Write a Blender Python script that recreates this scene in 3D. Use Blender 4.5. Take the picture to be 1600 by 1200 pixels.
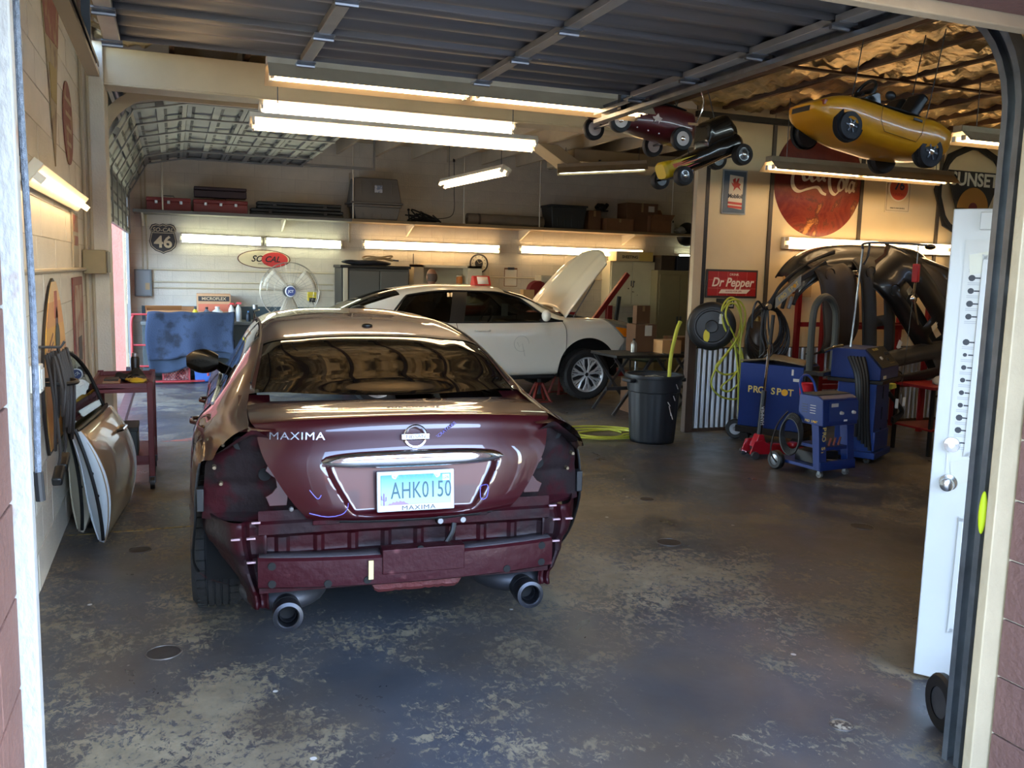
import bpy, bmesh, math, random
import numpy as np
from mathutils import Vector, Matrix, Euler
for o in list(bpy.data.objects): bpy.data.objects.remove(o)
scn = bpy.context.scene
COL = scn.collection
PI = math.pi
random.seed(7)

# ---------------------------------------------------------------- camera
cam_d = bpy.data.cameras.new('camera'); cam = bpy.data.objects.new('camera', cam_d); COL.objects.link(cam)
cam_d.sensor_width = 36.0; cam_d.lens = 1368.0 * 36.0 / 1600.0; cam_d.clip_start = .05; cam_d.clip_end = 300
_yaw, _pit, _rol = math.radians(21.18), math.radians(7.29), math.radians(-1.474)
_f = Vector((math.sin(_yaw)*math.cos(_pit), math.cos(_yaw)*math.cos(_pit), -math.sin(_pit)))
_r0 = Vector((math.cos(_yaw), -math.sin(_yaw), 0)); _d0 = _f.cross(_r0)
_r = math.cos(_rol)*_r0 + math.sin(_rol)*_d0; _d = -math.sin(_rol)*_r0 + math.cos(_rol)*_d0
_m = Matrix((_r, -_d, -_f)).transposed().to_4x4(); _m.translation = (0, 0, 1.70)
cam.matrix_world = _m
scn.camera = cam

# ---------------------------------------------------------------- world, sun, exposure
scn.view_settings.view_transform = 'Standard'; scn.view_settings.look = 'None'
scn.view_settings.gamma = 1.0; scn.view_settings.use_curve_mapping = False
scn.view_settings.exposure = 1.0
world = bpy.data.worlds.new('sky'); scn.world = world; world.use_nodes = True
_nt = world.node_tree; _nt.nodes.clear()
_sky = _nt.nodes.new('ShaderNodeTexSky'); _sky.sky_type = 'NISHITA'; _sky.sun_disc = False
_sky.sun_elevation = math.radians(52); _sky.sun_rotation = math.radians(150); _sky.air_density = 1.0; _sky.dust_density = .4
_bg = _nt.nodes.new('ShaderNodeBackground'); _bg.inputs['Strength'].default_value = 1.6
_out = _nt.nodes.new('ShaderNodeOutputWorld')
_nt.links.new(_sky.outputs[0], _bg.inputs[0]); _nt.links.new(_bg.outputs[0], _out.inputs[0])
sun_d = bpy.data.lights.new('sun', 'SUN'); sun_d.energy = 2.6; sun_d.angle = math.radians(.6); sun_d.color = (1, .93, .82)
sun = bpy.data.objects.new('sun', sun_d); COL.objects.link(sun)
sun.rotation_euler = Vector((-.42, .44, -1.0)).to_track_quat('-Z', 'Y').to_euler()
sun.location = (4, -6, 12)
TUBE_WARM, TUBE_COOL = 8.4, 7.6     # brightness of the fluorescent tubes

# ---------------------------------------------------------------- materials
def lin(c):
    return tuple(((v/255)/12.92 if v/255 <= .04045 else ((v/255+.055)/1.055)**2.4) for v in c)
MATS = {}
def mat(name, c, rough=.5, metal=0., var=0., scale=8., bump=0., bscale=None, coat=0., c2=None, thr=None, emis=None, es=0., alpha=None, spec=None, detail=6., stretch=None, rvar=0.):
    """Procedural principled material: colour varied by noise, optional second colour past a noise threshold, bump."""
    if name in MATS: return MATS[name]
    m = bpy.data.materials.new(name); m.use_nodes = True; MATS[name] = m
    nt = m.node_tree; N = nt.nodes; L = nt.links; p = N['Principled BSDF']
    col = lin(c); p.inputs['Base Color'].default_value = (*col, 1); p.inputs['Roughness'].default_value = rough; p.inputs['Metallic'].default_value = metal
    if coat: p.inputs['Coat Weight'].default_value = coat; p.inputs['Coat Roughness'].default_value = .03
    if spec is not None: p.inputs['Specular IOR Level'].default_value = spec
    if emis: p.inputs['Emission Color'].default_value = (*lin(emis), 1); p.inputs['Emission Strength'].default_value = es
    if var or bump or c2 or rvar:
        tc = N.new('ShaderNodeTexCoord'); mp = N.new('ShaderNodeMapping'); L.new(tc.outputs['Object'], mp.inputs[0])
        if stretch: mp.inputs['Scale'].default_value = stretch
        nz = N.new('ShaderNodeTexNoise'); nz.inputs['Scale'].default_value = scale; nz.inputs['Detail'].default_value = detail; L.new(mp.outputs[0], nz.inputs[0])
        if var or c2:
            rp = N.new('ShaderNodeValToRGB'); e = rp.color_ramp.elements
            if c2:
                t = thr if thr is not None else .5
                e[0].position = max(0, t-.06); e[1].position = min(1, t+.06)
                e[0].color = (*col, 1); e[1].color = (*lin(c2), 1)
                if var: e[0].color = (*[v*(1-var*.3) for v in col], 1)
            else:
                e[0].position = .3; e[1].position = .7
                e[0].color = (*[v*(1-var) for v in col], 1); e[1].color = (*[min(1, v*(1+var)) for v in col], 1)
            L.new(nz.outputs[0], rp.inputs[0]); L.new(rp.outputs[0], p.inputs['Base Color'])
        if rvar:
            mr = N.new('ShaderNodeMapRange'); mr.inputs[1].default_value = .3; mr.inputs[2].default_value = .7
            mr.inputs[3].default_value = max(0, rough-rvar); mr.inputs[4].default_value = min(1, rough+rvar)
            L.new(nz.outputs[0], mr.inputs[0]); L.new(mr.outputs[0], p.inputs['Roughness'])
        if bump:
            nb = N.new('ShaderNodeTexNoise'); nb.inputs['Scale'].default_value = bscale or scale*4; nb.inputs['Detail'].default_value = 4; L.new(mp.outputs[0], nb.inputs[0])
            bp = N.new('ShaderNodeBump'); bp.inputs['Strength'].default_value = bump; bp.inputs['Distance'].default_value = .02
            L.new(nb.outputs[0], bp.inputs['Height']); L.new(bp.outputs[0], p.inputs['Normal'])
    return m
def glass(name, tint, refl=1.0, rough=.0):
    """Thin tinted pane: transparent tint under a Fresnel reflection."""
    if name in MATS: return MATS[name]
    m = bpy.data.materials.new(name); m.use_nodes = True; MATS[name] = m
    nt = m.node_tree; N = nt.nodes; L = nt.links; N.remove(N['Principled BSDF'])
    t = N.new('ShaderNodeBsdfTransparent'); t.inputs[0].default_value = (*tint, 1)
    g = N.new('ShaderNodeBsdfGlossy'); g.inputs['Roughness'].default_value = rough
    fr = N.new('ShaderNodeFresnel'); fr.inputs[0].default_value = 1.6
    mx = N.new('ShaderNodeMixShader'); L.new(fr.outputs[0], mx.inputs[0]); L.new(t.outputs[0], mx.inputs[1]); L.new(g.outputs[0], mx.inputs[2])
    L.new(mx.outputs[0], N['Material Output'].inputs[0]); return m

# ---------------------------------------------------------------- mesh builder
class B:
    def __init__(s): s.v = []; s.f = []
    def add(s, vs, fs):
        n = len(s.v); s.v += [tuple(p) for p in vs]; s.f += [tuple(i+n for i in f) for f in fs]; return s
    def box(s, x0, x1, y0, y1, z0, z1):
        return s.add([(x0,y0,z0),(x1,y0,z0),(x1,y1,z0),(x0,y1,z0),(x0,y0,z1),(x1,y0,z1),(x1,y1,z1),(x0,y1,z1)],
            [(3,2,1,0),(4,5,6,7),(0,1,5,4),(1,2,6,5),(2,3,7,6),(3,0,4,7)])
    def cbox(s, c, d, rot=None):
        x,y,z = d[0]/2,d[1]/2,d[2]/2; b = B().box(-x,x,-y,y,-z,z)
        M = Euler(rot).to_matrix() if rot else Matrix.Identity(3)
        return s.add([Vector(c)+M@Vector(p) for p in b.v], b.f)
    def frustum(s, c, a, b_, z0, z1):
        (ax,ay),(bx,by) = a,b_; cx,cy = c
        return s.add([(cx-ax,cy-ay,z0),(cx+ax,cy-ay,z0),(cx+ax,cy+ay,z0),(cx-ax,cy+ay,z0),(cx-bx,cy-by,z1),(cx+bx,cy-by,z1),(cx+bx,cy+by,z1),(cx-bx,cy+by,z1)],
            [(3,2,1,0),(4,5,6,7),(0,1,5,4),(1,2,6,5),(2,3,7,6),(3,0,4,7)])
    def beam(s, p, q, w, h, up=(0,0,1)):
        p = Vector(p); q = Vector(q); d = (q-p).normalized(); u = Vector(up); sd = d.cross(u)
        if sd.length < 1e-4: sd = d.cross(Vector((0,1,0)))
        sd.normalize(); u = sd.cross(d)
        vs = [e+sd*a*w/2+u*b*h/2 for e in (p,q) for a,b in ((-1,-1),(1,-1),(1,1),(-1,1))]
        return s.add(vs, [(0,1,2,3),(7,6,5,4),(0,4,5,1),(1,5,6,2),(2,6,7,3),(3,7,4,0)])
    def tube(s, path, r, n=8, closed=False, cap=True, flat=None):
        P = [Vector(p) for p in path]; m = len(P); rs = r if isinstance(r,(list,tuple)) else [r]*m
        vs = []; T = []
        for i in range(m):
            a = P[(i-1)%m] if (i>0 or closed) else P[0]; b = P[(i+1)%m] if (i<m-1 or closed) else P[-1]
            t = (b-a); T.append(t.normalized() if t.length > 1e-9 else Vector((0,0,1)))
        ref = Vector((0,0,1)) if abs(T[0].z) < .9 else Vector((1,0,0))
        nrm = T[0].cross(ref).normalized()
        for i in range(m):
            nrm = (nrm - T[i]*nrm.dot(T[i])); nrm = nrm.normalized() if nrm.length > 1e-6 else T[i].orthogonal().normalized()
            bi = T[i].cross(nrm)
            for k in range(n):
                a = 2*PI*k/n; q = nrm*math.cos(a)*rs[i] + bi*math.sin(a)*rs[i]
                vs.append(P[i]+q)
        fs = []
        for i in range(m if closed else m-1):
            j = (i+1)%m
            for k in range(n): fs.append((i*n+k, i*n+(k+1)%n, j*n+(k+1)%n, j*n+k))
        if cap and not closed: fs += [tuple(range(n-1,-1,-1)), tuple(range((m-1)*n, m*n))]
        return s.add(vs, fs)
    def cyl(s, p, q, r0, r1=None, n=20, cap=True):
        return s.tube([p,q], [r0, r0 if r1 is None else r1], n, cap=cap)
    def lathe(s, o, ax, prof, n=32, arc=2*PI, closedprof=False):
        o = Vector(o); ax = Vector(ax).normalized(); u = ax.orthogonal().normalized(); w = ax.cross(u)
        full = abs(arc-2*PI) < 1e-6; k = n if full else n+1; m = len(prof)
        vs = [o+ax*h+(u*math.cos(arc*i/n)+w*math.sin(arc*i/n))*r for i in range(k) for r,h in prof]
        fs = []
        for i in range(n):
            j = (i+1)%k
            for a in range(m if closedprof else m-1):
                b = (a+1)%m; fs.append((i*m+a, i*m+b, j*m+b, j*m+a))
        return s.add(vs, fs)
    def prism(s, poly, ax, a, b):
        """poly of 2D points extruded along axis ax ('x': points are (y,z); 'y': (x,z); 'z': (x,y))."""
        def P(p, t): return (t,p[0],p[1]) if ax == 'x' else (p[0],t,p[1]) if ax == 'y' else (p[0],p[1],t)
        n = len(poly); vs = [P(p,a) for p in poly]+[P(p,b) for p in poly]
        fs = [tuple(range(n)), tuple(range(2*n-1,n-1,-1))]+[(i,(i+1)%n,n+(i+1)%n,n+i) for i in range(n)]
        return s.add(vs, fs)
    def grid(s, rows, flip=False, closev=False):
        m = len(rows); n = len(rows[0]); vs = [p for r in rows for p in r]; fs = []
        for i in range(m-1):
            for j in range(n if closev else n-1):
                k = (j+1)%n; q = (i*n+j, i*n+k, (i+1)*n+k, (i+1)*n+j); fs.append(q[::-1] if flip else q)
        return s.add(vs, fs)
    def ball(s, c, r, n=16, m=10):
        rx,ry,rz = r if isinstance(r,(tuple,list)) else (r,r,r)
        rows = [[(c[0]+rx*math.sin(PI*i/m)*math.cos(2*PI*j/n), c[1]+ry*math.sin(PI*i/m)*math.sin(2*PI*j/n), c[2]+rz*math.cos(PI*i/m)) for j in range(n)] for i in range(m+1)]
        return s.grid(rows, closev=True)
    def xf(s, M): s.v = [tuple(M@Vector(p)) for p in s.v]; return s
    def mirror_x(s):
        n = len(s.v); s.v += [(-x,y,z) for x,y,z in s.v]; s.f += [tuple(i+n for i in f[::-1]) for f in s.f]; return s
    def mesh(s, name):
        me = bpy.data.meshes.new(name); me.from_pydata(s.v, [], s.f); me.update()
        bm = bmesh.new(); bm.from_mesh(me); bmesh.ops.remove_doubles(bm, verts=bm.verts, dist=1e-5); bmesh.ops.recalc_face_normals(bm, faces=bm.faces); bm.to_mesh(me); bm.free()
        return me
    def build(s, name, m, parent=None, smooth=35, bevel=0, seg=2, solid=0, sub=0, label=None, kind=None):
        me = s.mesh(name); o = bpy.data.objects.new(name, me); COL.objects.link(o)
        if m: me.materials.append(m)
        if smooth:
            me.shade_smooth(); me.set_sharp_from_angle(angle=math.radians(smooth))
        if solid: md = o.modifiers.new('solidify','SOLIDIFY'); md.thickness = solid; md.offset = -1
        if sub: md = o.modifiers.new('subdivision','SUBSURF'); md.levels = sub; md.render_levels = sub
        if bevel: md = o.modifiers.new('bevel','BEVEL'); md.width = bevel; md.segments = seg; md.limit_method = 'ANGLE'; md.angle_limit = math.radians(40)
        if parent: o.parent = parent
        if label: o['label'] = label
        if kind: o['kind'] = kind
        return o
def tag(o, label=None, cat=None, group=None, kind=None):
    if label: o['label'] = label
    if cat: o['category'] = cat
    if group: o['group'] = group
    if kind: o['kind'] = kind
    return o
def thing(name, label, cat, loc=(0,0,0), rot=(0,0,0), group=None):
    o = bpy.data.objects.new(name, None); COL.objects.link(o); o.empty_display_size = .1
    o.location = loc; o.rotation_euler = rot if isinstance(rot,(tuple,list)) else (0,0,rot)
    return tag(o, label, cat, group)
def copy_tree(o, parent=None):
    c = o.copy(); COL.objects.link(c)
    if parent: c.parent = parent
    for ch in o.children: copy_tree(ch, c)
    return c
_depsgraph_texts = []
def text(name, body, size, m, parent=None, loc=(0,0,0), rot=(PI/2,0,0), ext=.001, align='CENTER', shear=0., sx=1., off=0., space=1.):
    cu = bpy.data.curves.new(name, 'FONT'); cu.body = body; cu.size = size; cu.extrude = ext; cu.align_x = align; cu.align_y = 'CENTER'
    cu.shear = shear; cu.offset = off; cu.space_character = space; cu.resolution_u = 3
    t = bpy.data.objects.new(name, cu); COL.objects.link(t)
    dg = bpy.context.evaluated_depsgraph_get(); me = bpy.data.meshes.new_from_object(t.evaluated_get(dg)); me.name = name
    bpy.data.objects.remove(t); bpy.data.curves.remove(cu)
    o = bpy.data.objects.new(name, me); COL.objects.link(o); me.materials.clear(); me.materials.append(m)
    o.location = loc; o.rotation_euler = rot; o.scale = (sx,1,1)
    if parent: o.parent = parent
    return o
def spline(pts, n=8, closed=False):
    """Catmull-Rom through the points."""
    P = [Vector(p) for p in pts]; m = len(P); out = []
    for i in range(m if closed else m-1):
        p0 = P[(i-1)%m] if (closed or i>0) else P[0]; p1 = P[i]; p2 = P[(i+1)%m]; p3 = P[(i+2)%m] if (closed or i<m-2) else P[-1]
        for k in range(n):
            t = k/n; out.append(.5*((2*p1)+(p2-p0)*t+(2*p0-5*p1+4*p2-p3)*t*t+(3*p1-p0-3*p2+p3)*t**3))
    if not closed: out.append(P[-1])
    return out
def circle(c, r, n=24, plane='xz', a0=0., a1=2*PI):
    k = n if abs(a1-a0-2*PI) < 1e-6 else n+1; o = []
    for i in range(k):
        a = a0+(a1-a0)*i/n; u = r*math.cos(a); w = r*math.sin(a)
        o.append((c[0]+u,c[1],c[2]+w) if plane == 'xz' else (c[0],c[1]+u,c[2]+w) if plane == 'yz' else (c[0]+u,c[1]+w,c[2]))
    return o
def smooth01(x): x = max(0., min(1., x)); return x*x*(3-2*x)
# ================================================================ STRUCTURE
XL, YF, YB, YM, XR = -.68, 2.08, 14.3, 8.2, 11.0     # left wall, front wall inner face, back wall, partition plane, right wall
ZC = 3.78
def struct(name, b, m, label, cat, **k):
    return tag(b.build(name, m, **k), label, cat, kind='structure')

def floor_mat():
    m = bpy.data.materials.new('worn_floor'); m.use_nodes = True; nt = m.node_tree; N = nt.nodes; L = nt.links; p = N['Principled BSDF']
    tc = N.new('ShaderNodeTexCoord')
    def noise(s, d=6, r=.6, dist=0, st=None):
        n = N.new('ShaderNodeTexNoise'); n.inputs['Scale'].default_value = s; n.inputs['Detail'].default_value = d; n.inputs['Roughness'].default_value = r; n.inputs['Distortion'].default_value = dist
        if st:
            mp = N.new('ShaderNodeMapping'); mp.inputs['Scale'].default_value = st; L.new(tc.outputs['Object'], mp.inputs[0]); L.new(mp.outputs[0], n.inputs[0])
        else: L.new(tc.outputs['Object'], n.inputs[0])
        return n
    def ramp(src, a, b, ca=(0,0,0), cb=(1,1,1)):
        r = N.new('ShaderNodeValToRGB'); e = r.color_ramp.elements; e[0].position = a; e[1].position = b; e[0].color = (*ca,1); e[1].color = (*cb,1); L.new(src, r.inputs[0]); return r
    def math_(op, a, b):
        n = N.new('ShaderNodeMath'); n.operation = op
        for i,x in enumerate((a,b)):
            if isinstance(x,(int,float)): n.inputs[i].default_value = x
            else: L.new(x, n.inputs[i])
        return n
    big = noise(.55, 3, .5); mid = noise(2.3, 5, .65, .4); fine = noise(30, 8, .8, .6, (1, .75, 1))
    sm = math_('ADD', math_('MULTIPLY', big.outputs[0], .55).outputs[0], math_('MULTIPLY', mid.outputs[0], .45).outputs[0])
    sel = math_('ADD', math_('MULTIPLY', sm.outputs[0], 1.25).outputs[0], math_('MULTIPLY', fine.outputs[0], .90).outputs[0])
    sel = math_('MULTIPLY', sel.outputs[0], .8)
    mask = ramp(sel.outputs[0], .868, .902)
    coat = ramp(noise(1.4, 5, .6).outputs[0], .3, .7, lin((48,51,56)), lin((72,74,79)))
    conc = ramp(noise(5, 6, .7).outputs[0], .3, .7, lin((104,97,82)), lin((136,127,106)))
    mx = N.new('ShaderNodeMix'); mx.data_type = 'RGBA'; L.new(mask.outputs[0], mx.inputs[0]); L.new(coat.outputs[0], mx.inputs[6]); L.new(conc.outputs[0], mx.inputs[7])
    warm = ramp(noise(.9, 4, .6).outputs[0], .42, .62)          # brown grime
    mw = N.new('ShaderNodeMix'); mw.data_type = 'RGBA'; L.new(math_('MULTIPLY', warm.outputs[0], .5).outputs[0], mw.inputs[0]); L.new(mx.outputs[2], mw.inputs[6]); mw.inputs[7].default_value = (*lin((88,74,56)),1)
    vor = N.new('ShaderNodeTexVoronoi'); vor.inputs['Scale'].default_value = 3.2; L.new(tc.outputs['Object'], vor.inputs[0])
    wob = math_('ADD', vor.outputs['Distance'], math_('MULTIPLY', noise(30, 4).outputs[0], .05).outputs[0])
    chip = ramp(wob.outputs[0], .062, .068, (1,1,1), (0,0,0))
    mc = N.new('ShaderNodeMix'); mc.data_type = 'RGBA'; L.new(chip.outputs[0], mc.inputs[0]); L.new(mw.outputs[2], mc.inputs[6]); mc.inputs[7].default_value = (*lin((175,172,165)),1)
    L.new(mc.outputs[2], p.inputs['Base Color'])
    rr = N.new('ShaderNodeMapRange'); rr.inputs[1].default_value = .3; rr.inputs[2].default_value = .7; rr.inputs[3].default_value = .26; rr.inputs[4].default_value = .5
    L.new(mid.outputs[0], rr.inputs[0])
    rs = math_('ADD', rr.outputs[0], math_('MULTIPLY', mask.outputs[0], .12).outputs[0]); L.new(rs.outputs[0], p.inputs['Roughness'])
    bp = N.new('ShaderNodeBump'); bp.inputs['Strength'].default_value = .25; bp.inputs['Distance'].default_value = .006
    hs = math_('SUBTRACT', math_('MULTIPLY', noise(3,4).outputs[0], .6).outputs[0], mask.outputs[0]); L.new(hs.outputs[0], bp.inputs['Height']); L.new(bp.outputs[0], p.inputs['Normal'])
    return m
FLOOR = floor_mat()
fl = struct('floor', B().box(XL-.2, XR, 1.5, YB+.1, -.12, 0), FLOOR, 'worn grey painted concrete floor with peeling tan patches', 'floor', smooth=0)
M_conc = mat('apron_concrete', (140,134,126), .85, var=.12, scale=3, bump=.2)
struct('floor_outside', B().box(-40, 45, -2.5, 1.5, -.14, -.02).box(-40, XL-.2, 1.5, 40, -.14, -.02), M_conc, 'pale concrete ground outside the garage', 'ground', smooth=0)
struct('road_outside', B().box(-40, 45, -45, -2.5, -.16, -.04), mat('asphalt', (84,83,82), .9, var=.15, scale=4, bump=.3), 'grey asphalt road outside the garage', 'road', smooth=0)

M_blk = mat('painted_block', (206,196,176), .62, var=.07, scale=5, bump=.25, bscale=60)
M_blk2 = mat('painted_block_white', (212,205,190), .6, var=.08, scale=4, bump=.25, bscale=60)
M_joint = mat('mortar_joint', (188,178,158), .8)
M_cream = mat('cream_paint', (198,180,148), .55, var=.08, scale=3, bump=.1)
M_pinkb = mat('pink_block', (100,70,62), .75, var=.1, scale=6, bump=.4, bscale=40)
M_trimc = mat('cream_trim', (168,150,120), .6, var=.08, scale=7, bump=.2)
M_peel = mat('peeling_white_trim', (150,150,148), .55, c2=(120,84,74), thr=.70, scale=16, bump=.3, stretch=(1,1,.5))
M_wood = mat('rough_wood', (92,66,46), .7, var=.3, scale=5, stretch=(6,.6,6), bump=.2)
M_brownpost = mat('brown_post', (70,52,40), .6, var=.25, scale=6, stretch=(5,5,.6))
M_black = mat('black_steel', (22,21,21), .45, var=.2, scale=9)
M_galv = mat('galvanised', (150,154,158), .32, .9, var=.18, scale=9, bump=.05)
M_darkgalv = mat('dark_galvanised', (92,94,98), .4, .8, var=.25, scale=7)

def block_wall(name, label, ax, plane, a0, a1, z0, z1, m, thick, keep, out):
    """Wall slab with mortar colour; each block a proud piece of its own. ax: 'x' runs along X (plane is Y), 'y' runs along Y (plane is X); out: sign of the facing normal."""
    b = B()
    if ax == 'x': b.box(a0, a1, *sorted((plane, plane-out*thick)), z0, z1)
    else: b.box(*sorted((plane, plane-out*thick)), a0, a1, z0, z1)
    w = struct(name, b, M_joint, label, 'wall', smooth=0)
    bw, bh, g, pr = .405, .203, .006, .004
    def blk(a, c, z, d): return B().box(a, c, *sorted((plane-out*.02, plane+out*pr)), z, d) if ax == 'x' else B().box(*sorted((plane-out*.02, plane+out*pr)), a, c, z, d)
    full = B().box(-(bw-g)/2, (bw-g)/2, -.012, .012, -(bh-g)/2, (bh-g)/2).mesh('block')
    full.materials.append(m)
    rest = B(); lst = []
    nr = int((z1-z0)/bh)+1; n = int((a1-a0)/bw)+2
    for r in range(nr):
        za, zb = z0+r*bh+g/2, min(z0+(r+1)*bh-g/2, z1)
        if zb-za < .03: continue
        for i in range(-1, n):
            sa = a0+(i+(.5 if r%2 else 0))*bw; aa, ab = max(sa+g/2, a0), min(sa+bw-g/2, a1)
            if ab-aa < .03: continue
            lst.append((aa, ab, za, zb, ab-aa > bw-g-.001 and zb-za > bh-g-.001))
    vis = sorted(lst, key=lambda t: keep((t[0]+t[1])/2, (t[2]+t[3])/2))
    for k, (aa, ab, za, zb, isfull) in enumerate(vis):
        if k < 290:
            j = random.uniform(-.0015, .0015)
            if isfull:
                o = bpy.data.objects.new('block', full); COL.objects.link(o)
                c = ((aa+ab)/2, (za+zb)/2); off = plane+out*(pr-.012+j)
                o.location = (c[0], off, c[1]) if ax == 'x' else (off, c[0], c[1])
                if ax == 'y': o.rotation_euler = (0,0,PI/2)
            else:
                bb = blk(aa, ab, za, zb); o = bb.build('block', m, smooth=0)
            o.parent = w
        else:
            bb = blk(aa, ab, za, zb); rest.add(bb.v, bb.f)
    if rest.v: rest.build('blocks', m, w, smooth=0, kind='stuff')
    return w
wall_left = block_wall('wall_left', 'cream painted block wall on the left with hanging signs', 'y', XL, YF, 8.15, 0, ZC-.35, M_blk2, .2, lambda a,z: -a+abs(z-1.7)*.1 if a < 4 else -10+a*.01, 1)
wall_back = block_wall('wall_back', 'cream painted block wall at the back of the garage', 'x', YB, -.62, XR, 0, ZC-.05, M_blk, .2, lambda a,z: abs(z-2.1)+max(0,a-9.2)*5+max(0,.9-z)*3, -1)
# side wall of the rear bay: pilaster, piers, header over the side door
b = B().box(XL-.2, -.5, 8.15, 8.62, 0, ZC).box(XL-.2, XL+.03, 8.62, 8.86, 0, ZC).box(XL-.2, XL+.03, 8.62, YB, 2.95, ZC)
struct('wall_left_rear', b, M_blk2, 'cream pilaster and piers around the open side door', 'wall', bevel=.006, smooth=0)
struct('wall_left_jamb', B().box(XL-.2, XL+.03, 13.78, YB, 0, ZC), mat('salmon_stucco', (206,122,104), .8, var=.06, scale=5, bump=.5, bscale=30), 'salmon pink stucco jamb at the far side of the open side door', 'wall', smooth=0)
struct('trim_1', B().box(XL+.02, XL+.055, 13.70, 13.79, 0, 2.95), M_trimc, 'cream trim at the far jamb of the side door', 'trim', bevel=.004)
M_pink = mat('pink_stucco', (126,66,54), .8, var=.06, scale=5, bump=.5, bscale=30)
struct('wall_outside', B().box(-5, -.72, 14.32, 14.6, -.02, 4.5), M_pink, 'salmon pink stucco wall outside the side door', 'wall', smooth=0)

# front wall: block piers at both sides, header, eave
wf = struct('wall_front', B().box(XL-.2, -.335, 1.45, YF-.02, -.02, 3.4).box(2.585, 2.78, 1.45, YF, -.02, 3.4).box(3.56, XR, 1.45, YF, -.02, 3.4)
    .box(-.335, 2.585, 1.45, YF, 2.54, 3.4).box(2.78, 3.56, 1.45, YF, 2.1, 3.4), M_joint, 'dusty pink block wall around the garage opening', 'wall', smooth=0)
for side, x in ((0, -.335), (1, 2.585)):                      # proud blocks on the reveals of the opening
    for r in range(13):
        z = r*.203-.02; ys = [1.45,1.62,2.03] if r%2 else [1.45,1.82,2.03]
        for a, c in zip(ys[:-1], ys[1:]):
            B().box(*( (x-.01, x+.012) if side == 0 else (x-.012, x+.01)), a+.003, c-.003, z+.003, z+.2).build('block', M_pinkb, wf, bevel=.003, smooth=0)
for i in range(9):                                          # lintel blocks over the opening
    B().box(-.42+i*.405+.003, -.42+(i+1)*.405-.003, 1.44, 2.02, 2.50, 2.56).build('block', M_pinkb, wf, bevel=.003, smooth=0)
struct('trim_2', B().box(-.43, -.290, 2.045, 2.09, -.02, 2.54), M_peel, 'white door jamb with peeling paint at the left edge', 'trim', bevel=.004)
struct('trim_3', B().box(2.50, 2.60, 2.035, 2.07, -.02, 2.54), M_trimc, 'cream wooden door jamb beside the pink blocks at right', 'trim', bevel=.004)
struct('trim_4', B().box(-.32, 2.54, 2.025, 2.07, 2.465, 2.53), M_trimc, 'cream wooden trim under the garage opening header', 'trim', bevel=.004)
struct('trim_5', B().box(2.76, 2.80, 1.6, YF+.01, 0, 2.06).box(3.54, 3.58, 1.6, YF+.01, 0, 2.06).box(2.76, 3.58, 1.6, YF+.01, 2.05, 2.1), M_trimc, 'cream frame of the entry doorway', 'trim', smooth=0)
struct('eave', B().box(-6, XR+.2, .30, 2.0, 2.80, 2.95), M_pinkb, 'unseen roof overhang shading the garage opening', 'eave', smooth=0)  # out of view, its depth set to keep sun off the jambs
struct('wall_right', B().box(XR, XR+.2, YF-.3, YB+.2, 0, ZC), M_cream, 'cream wall on the far right', 'wall', smooth=0)

# partition with the soda signs: cream sheets, dark battens, corrugated wainscot
M_sheet = mat('partition_sheet', (216,196,152), .5, var=.05, scale=2.5)
M_corr = mat('corrugated_metal', (176,178,178), .3, .85, var=.25, scale=4, stretch=(3,3,.4))
wp = struct('wall_partition', B().box(5.25, XR, YM+.03, YM+.10, 0, 3.6), M_brownpost, 'cream partition wall with dark battens and corrugated wainscot', 'wall', smooth=0)
BAT = [5.36, 6.19, 7.44, 8.62, 9.85]
edges = [5.22]+BAT+[XR]
for a, c in zip(edges[:-1], edges[1:]):
    B().box(a+.004, c-.004, YM, YM+.04, .93, 3.6).build('panel', M_sheet, wp, smooth=0)
for x in BAT: B().box(x-.022, x+.022, YM-.02, YM+.01, .93, 3.42).build('batten', M_black if x < 6 else mat('batten_grey', (74,66,56), .5), wp, smooth=0)
B().box(5.17, XR, YM-.05, YM+.02, 3.37, 3.43).build('ledger', M_black, wp, smooth=0)
def corrugated(x0, x1, y, z0, z1, pitch=.068, amp=.011):
    n = int((x1-x0)/pitch*8); r = []
    for z in (z0, z1): r.append([(x0+(x1-x0)*i/n, y-amp*math.tanh(2.2*math.sin(2*PI*(x1-x0)*i/n/pitch)), z) for i in range(n+1)])
    return B().grid(r)
x = 5.30
while x < XR-.1:
    c = min(x+.66, XR); corrugated(x, c-.002, YM-.012, .03, .92).build('corrugated_sheet', M_corr, wp, smooth=80); x = c
B().box(5.20, 5.30, YM-.05, YM+.03, 0, 1.12).build('post', M_brownpost, wp, bevel=.006)
B().box(5.22, 5.33, YM-.03, YM+.03, 1.12, 3.6).build('post', M_cream, wp, bevel=.006)
B().box(5.30, XR, YM-.03, YM+.01, 0, .035).build('base_rail', M_brownpost, wp, smooth=0)

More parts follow.
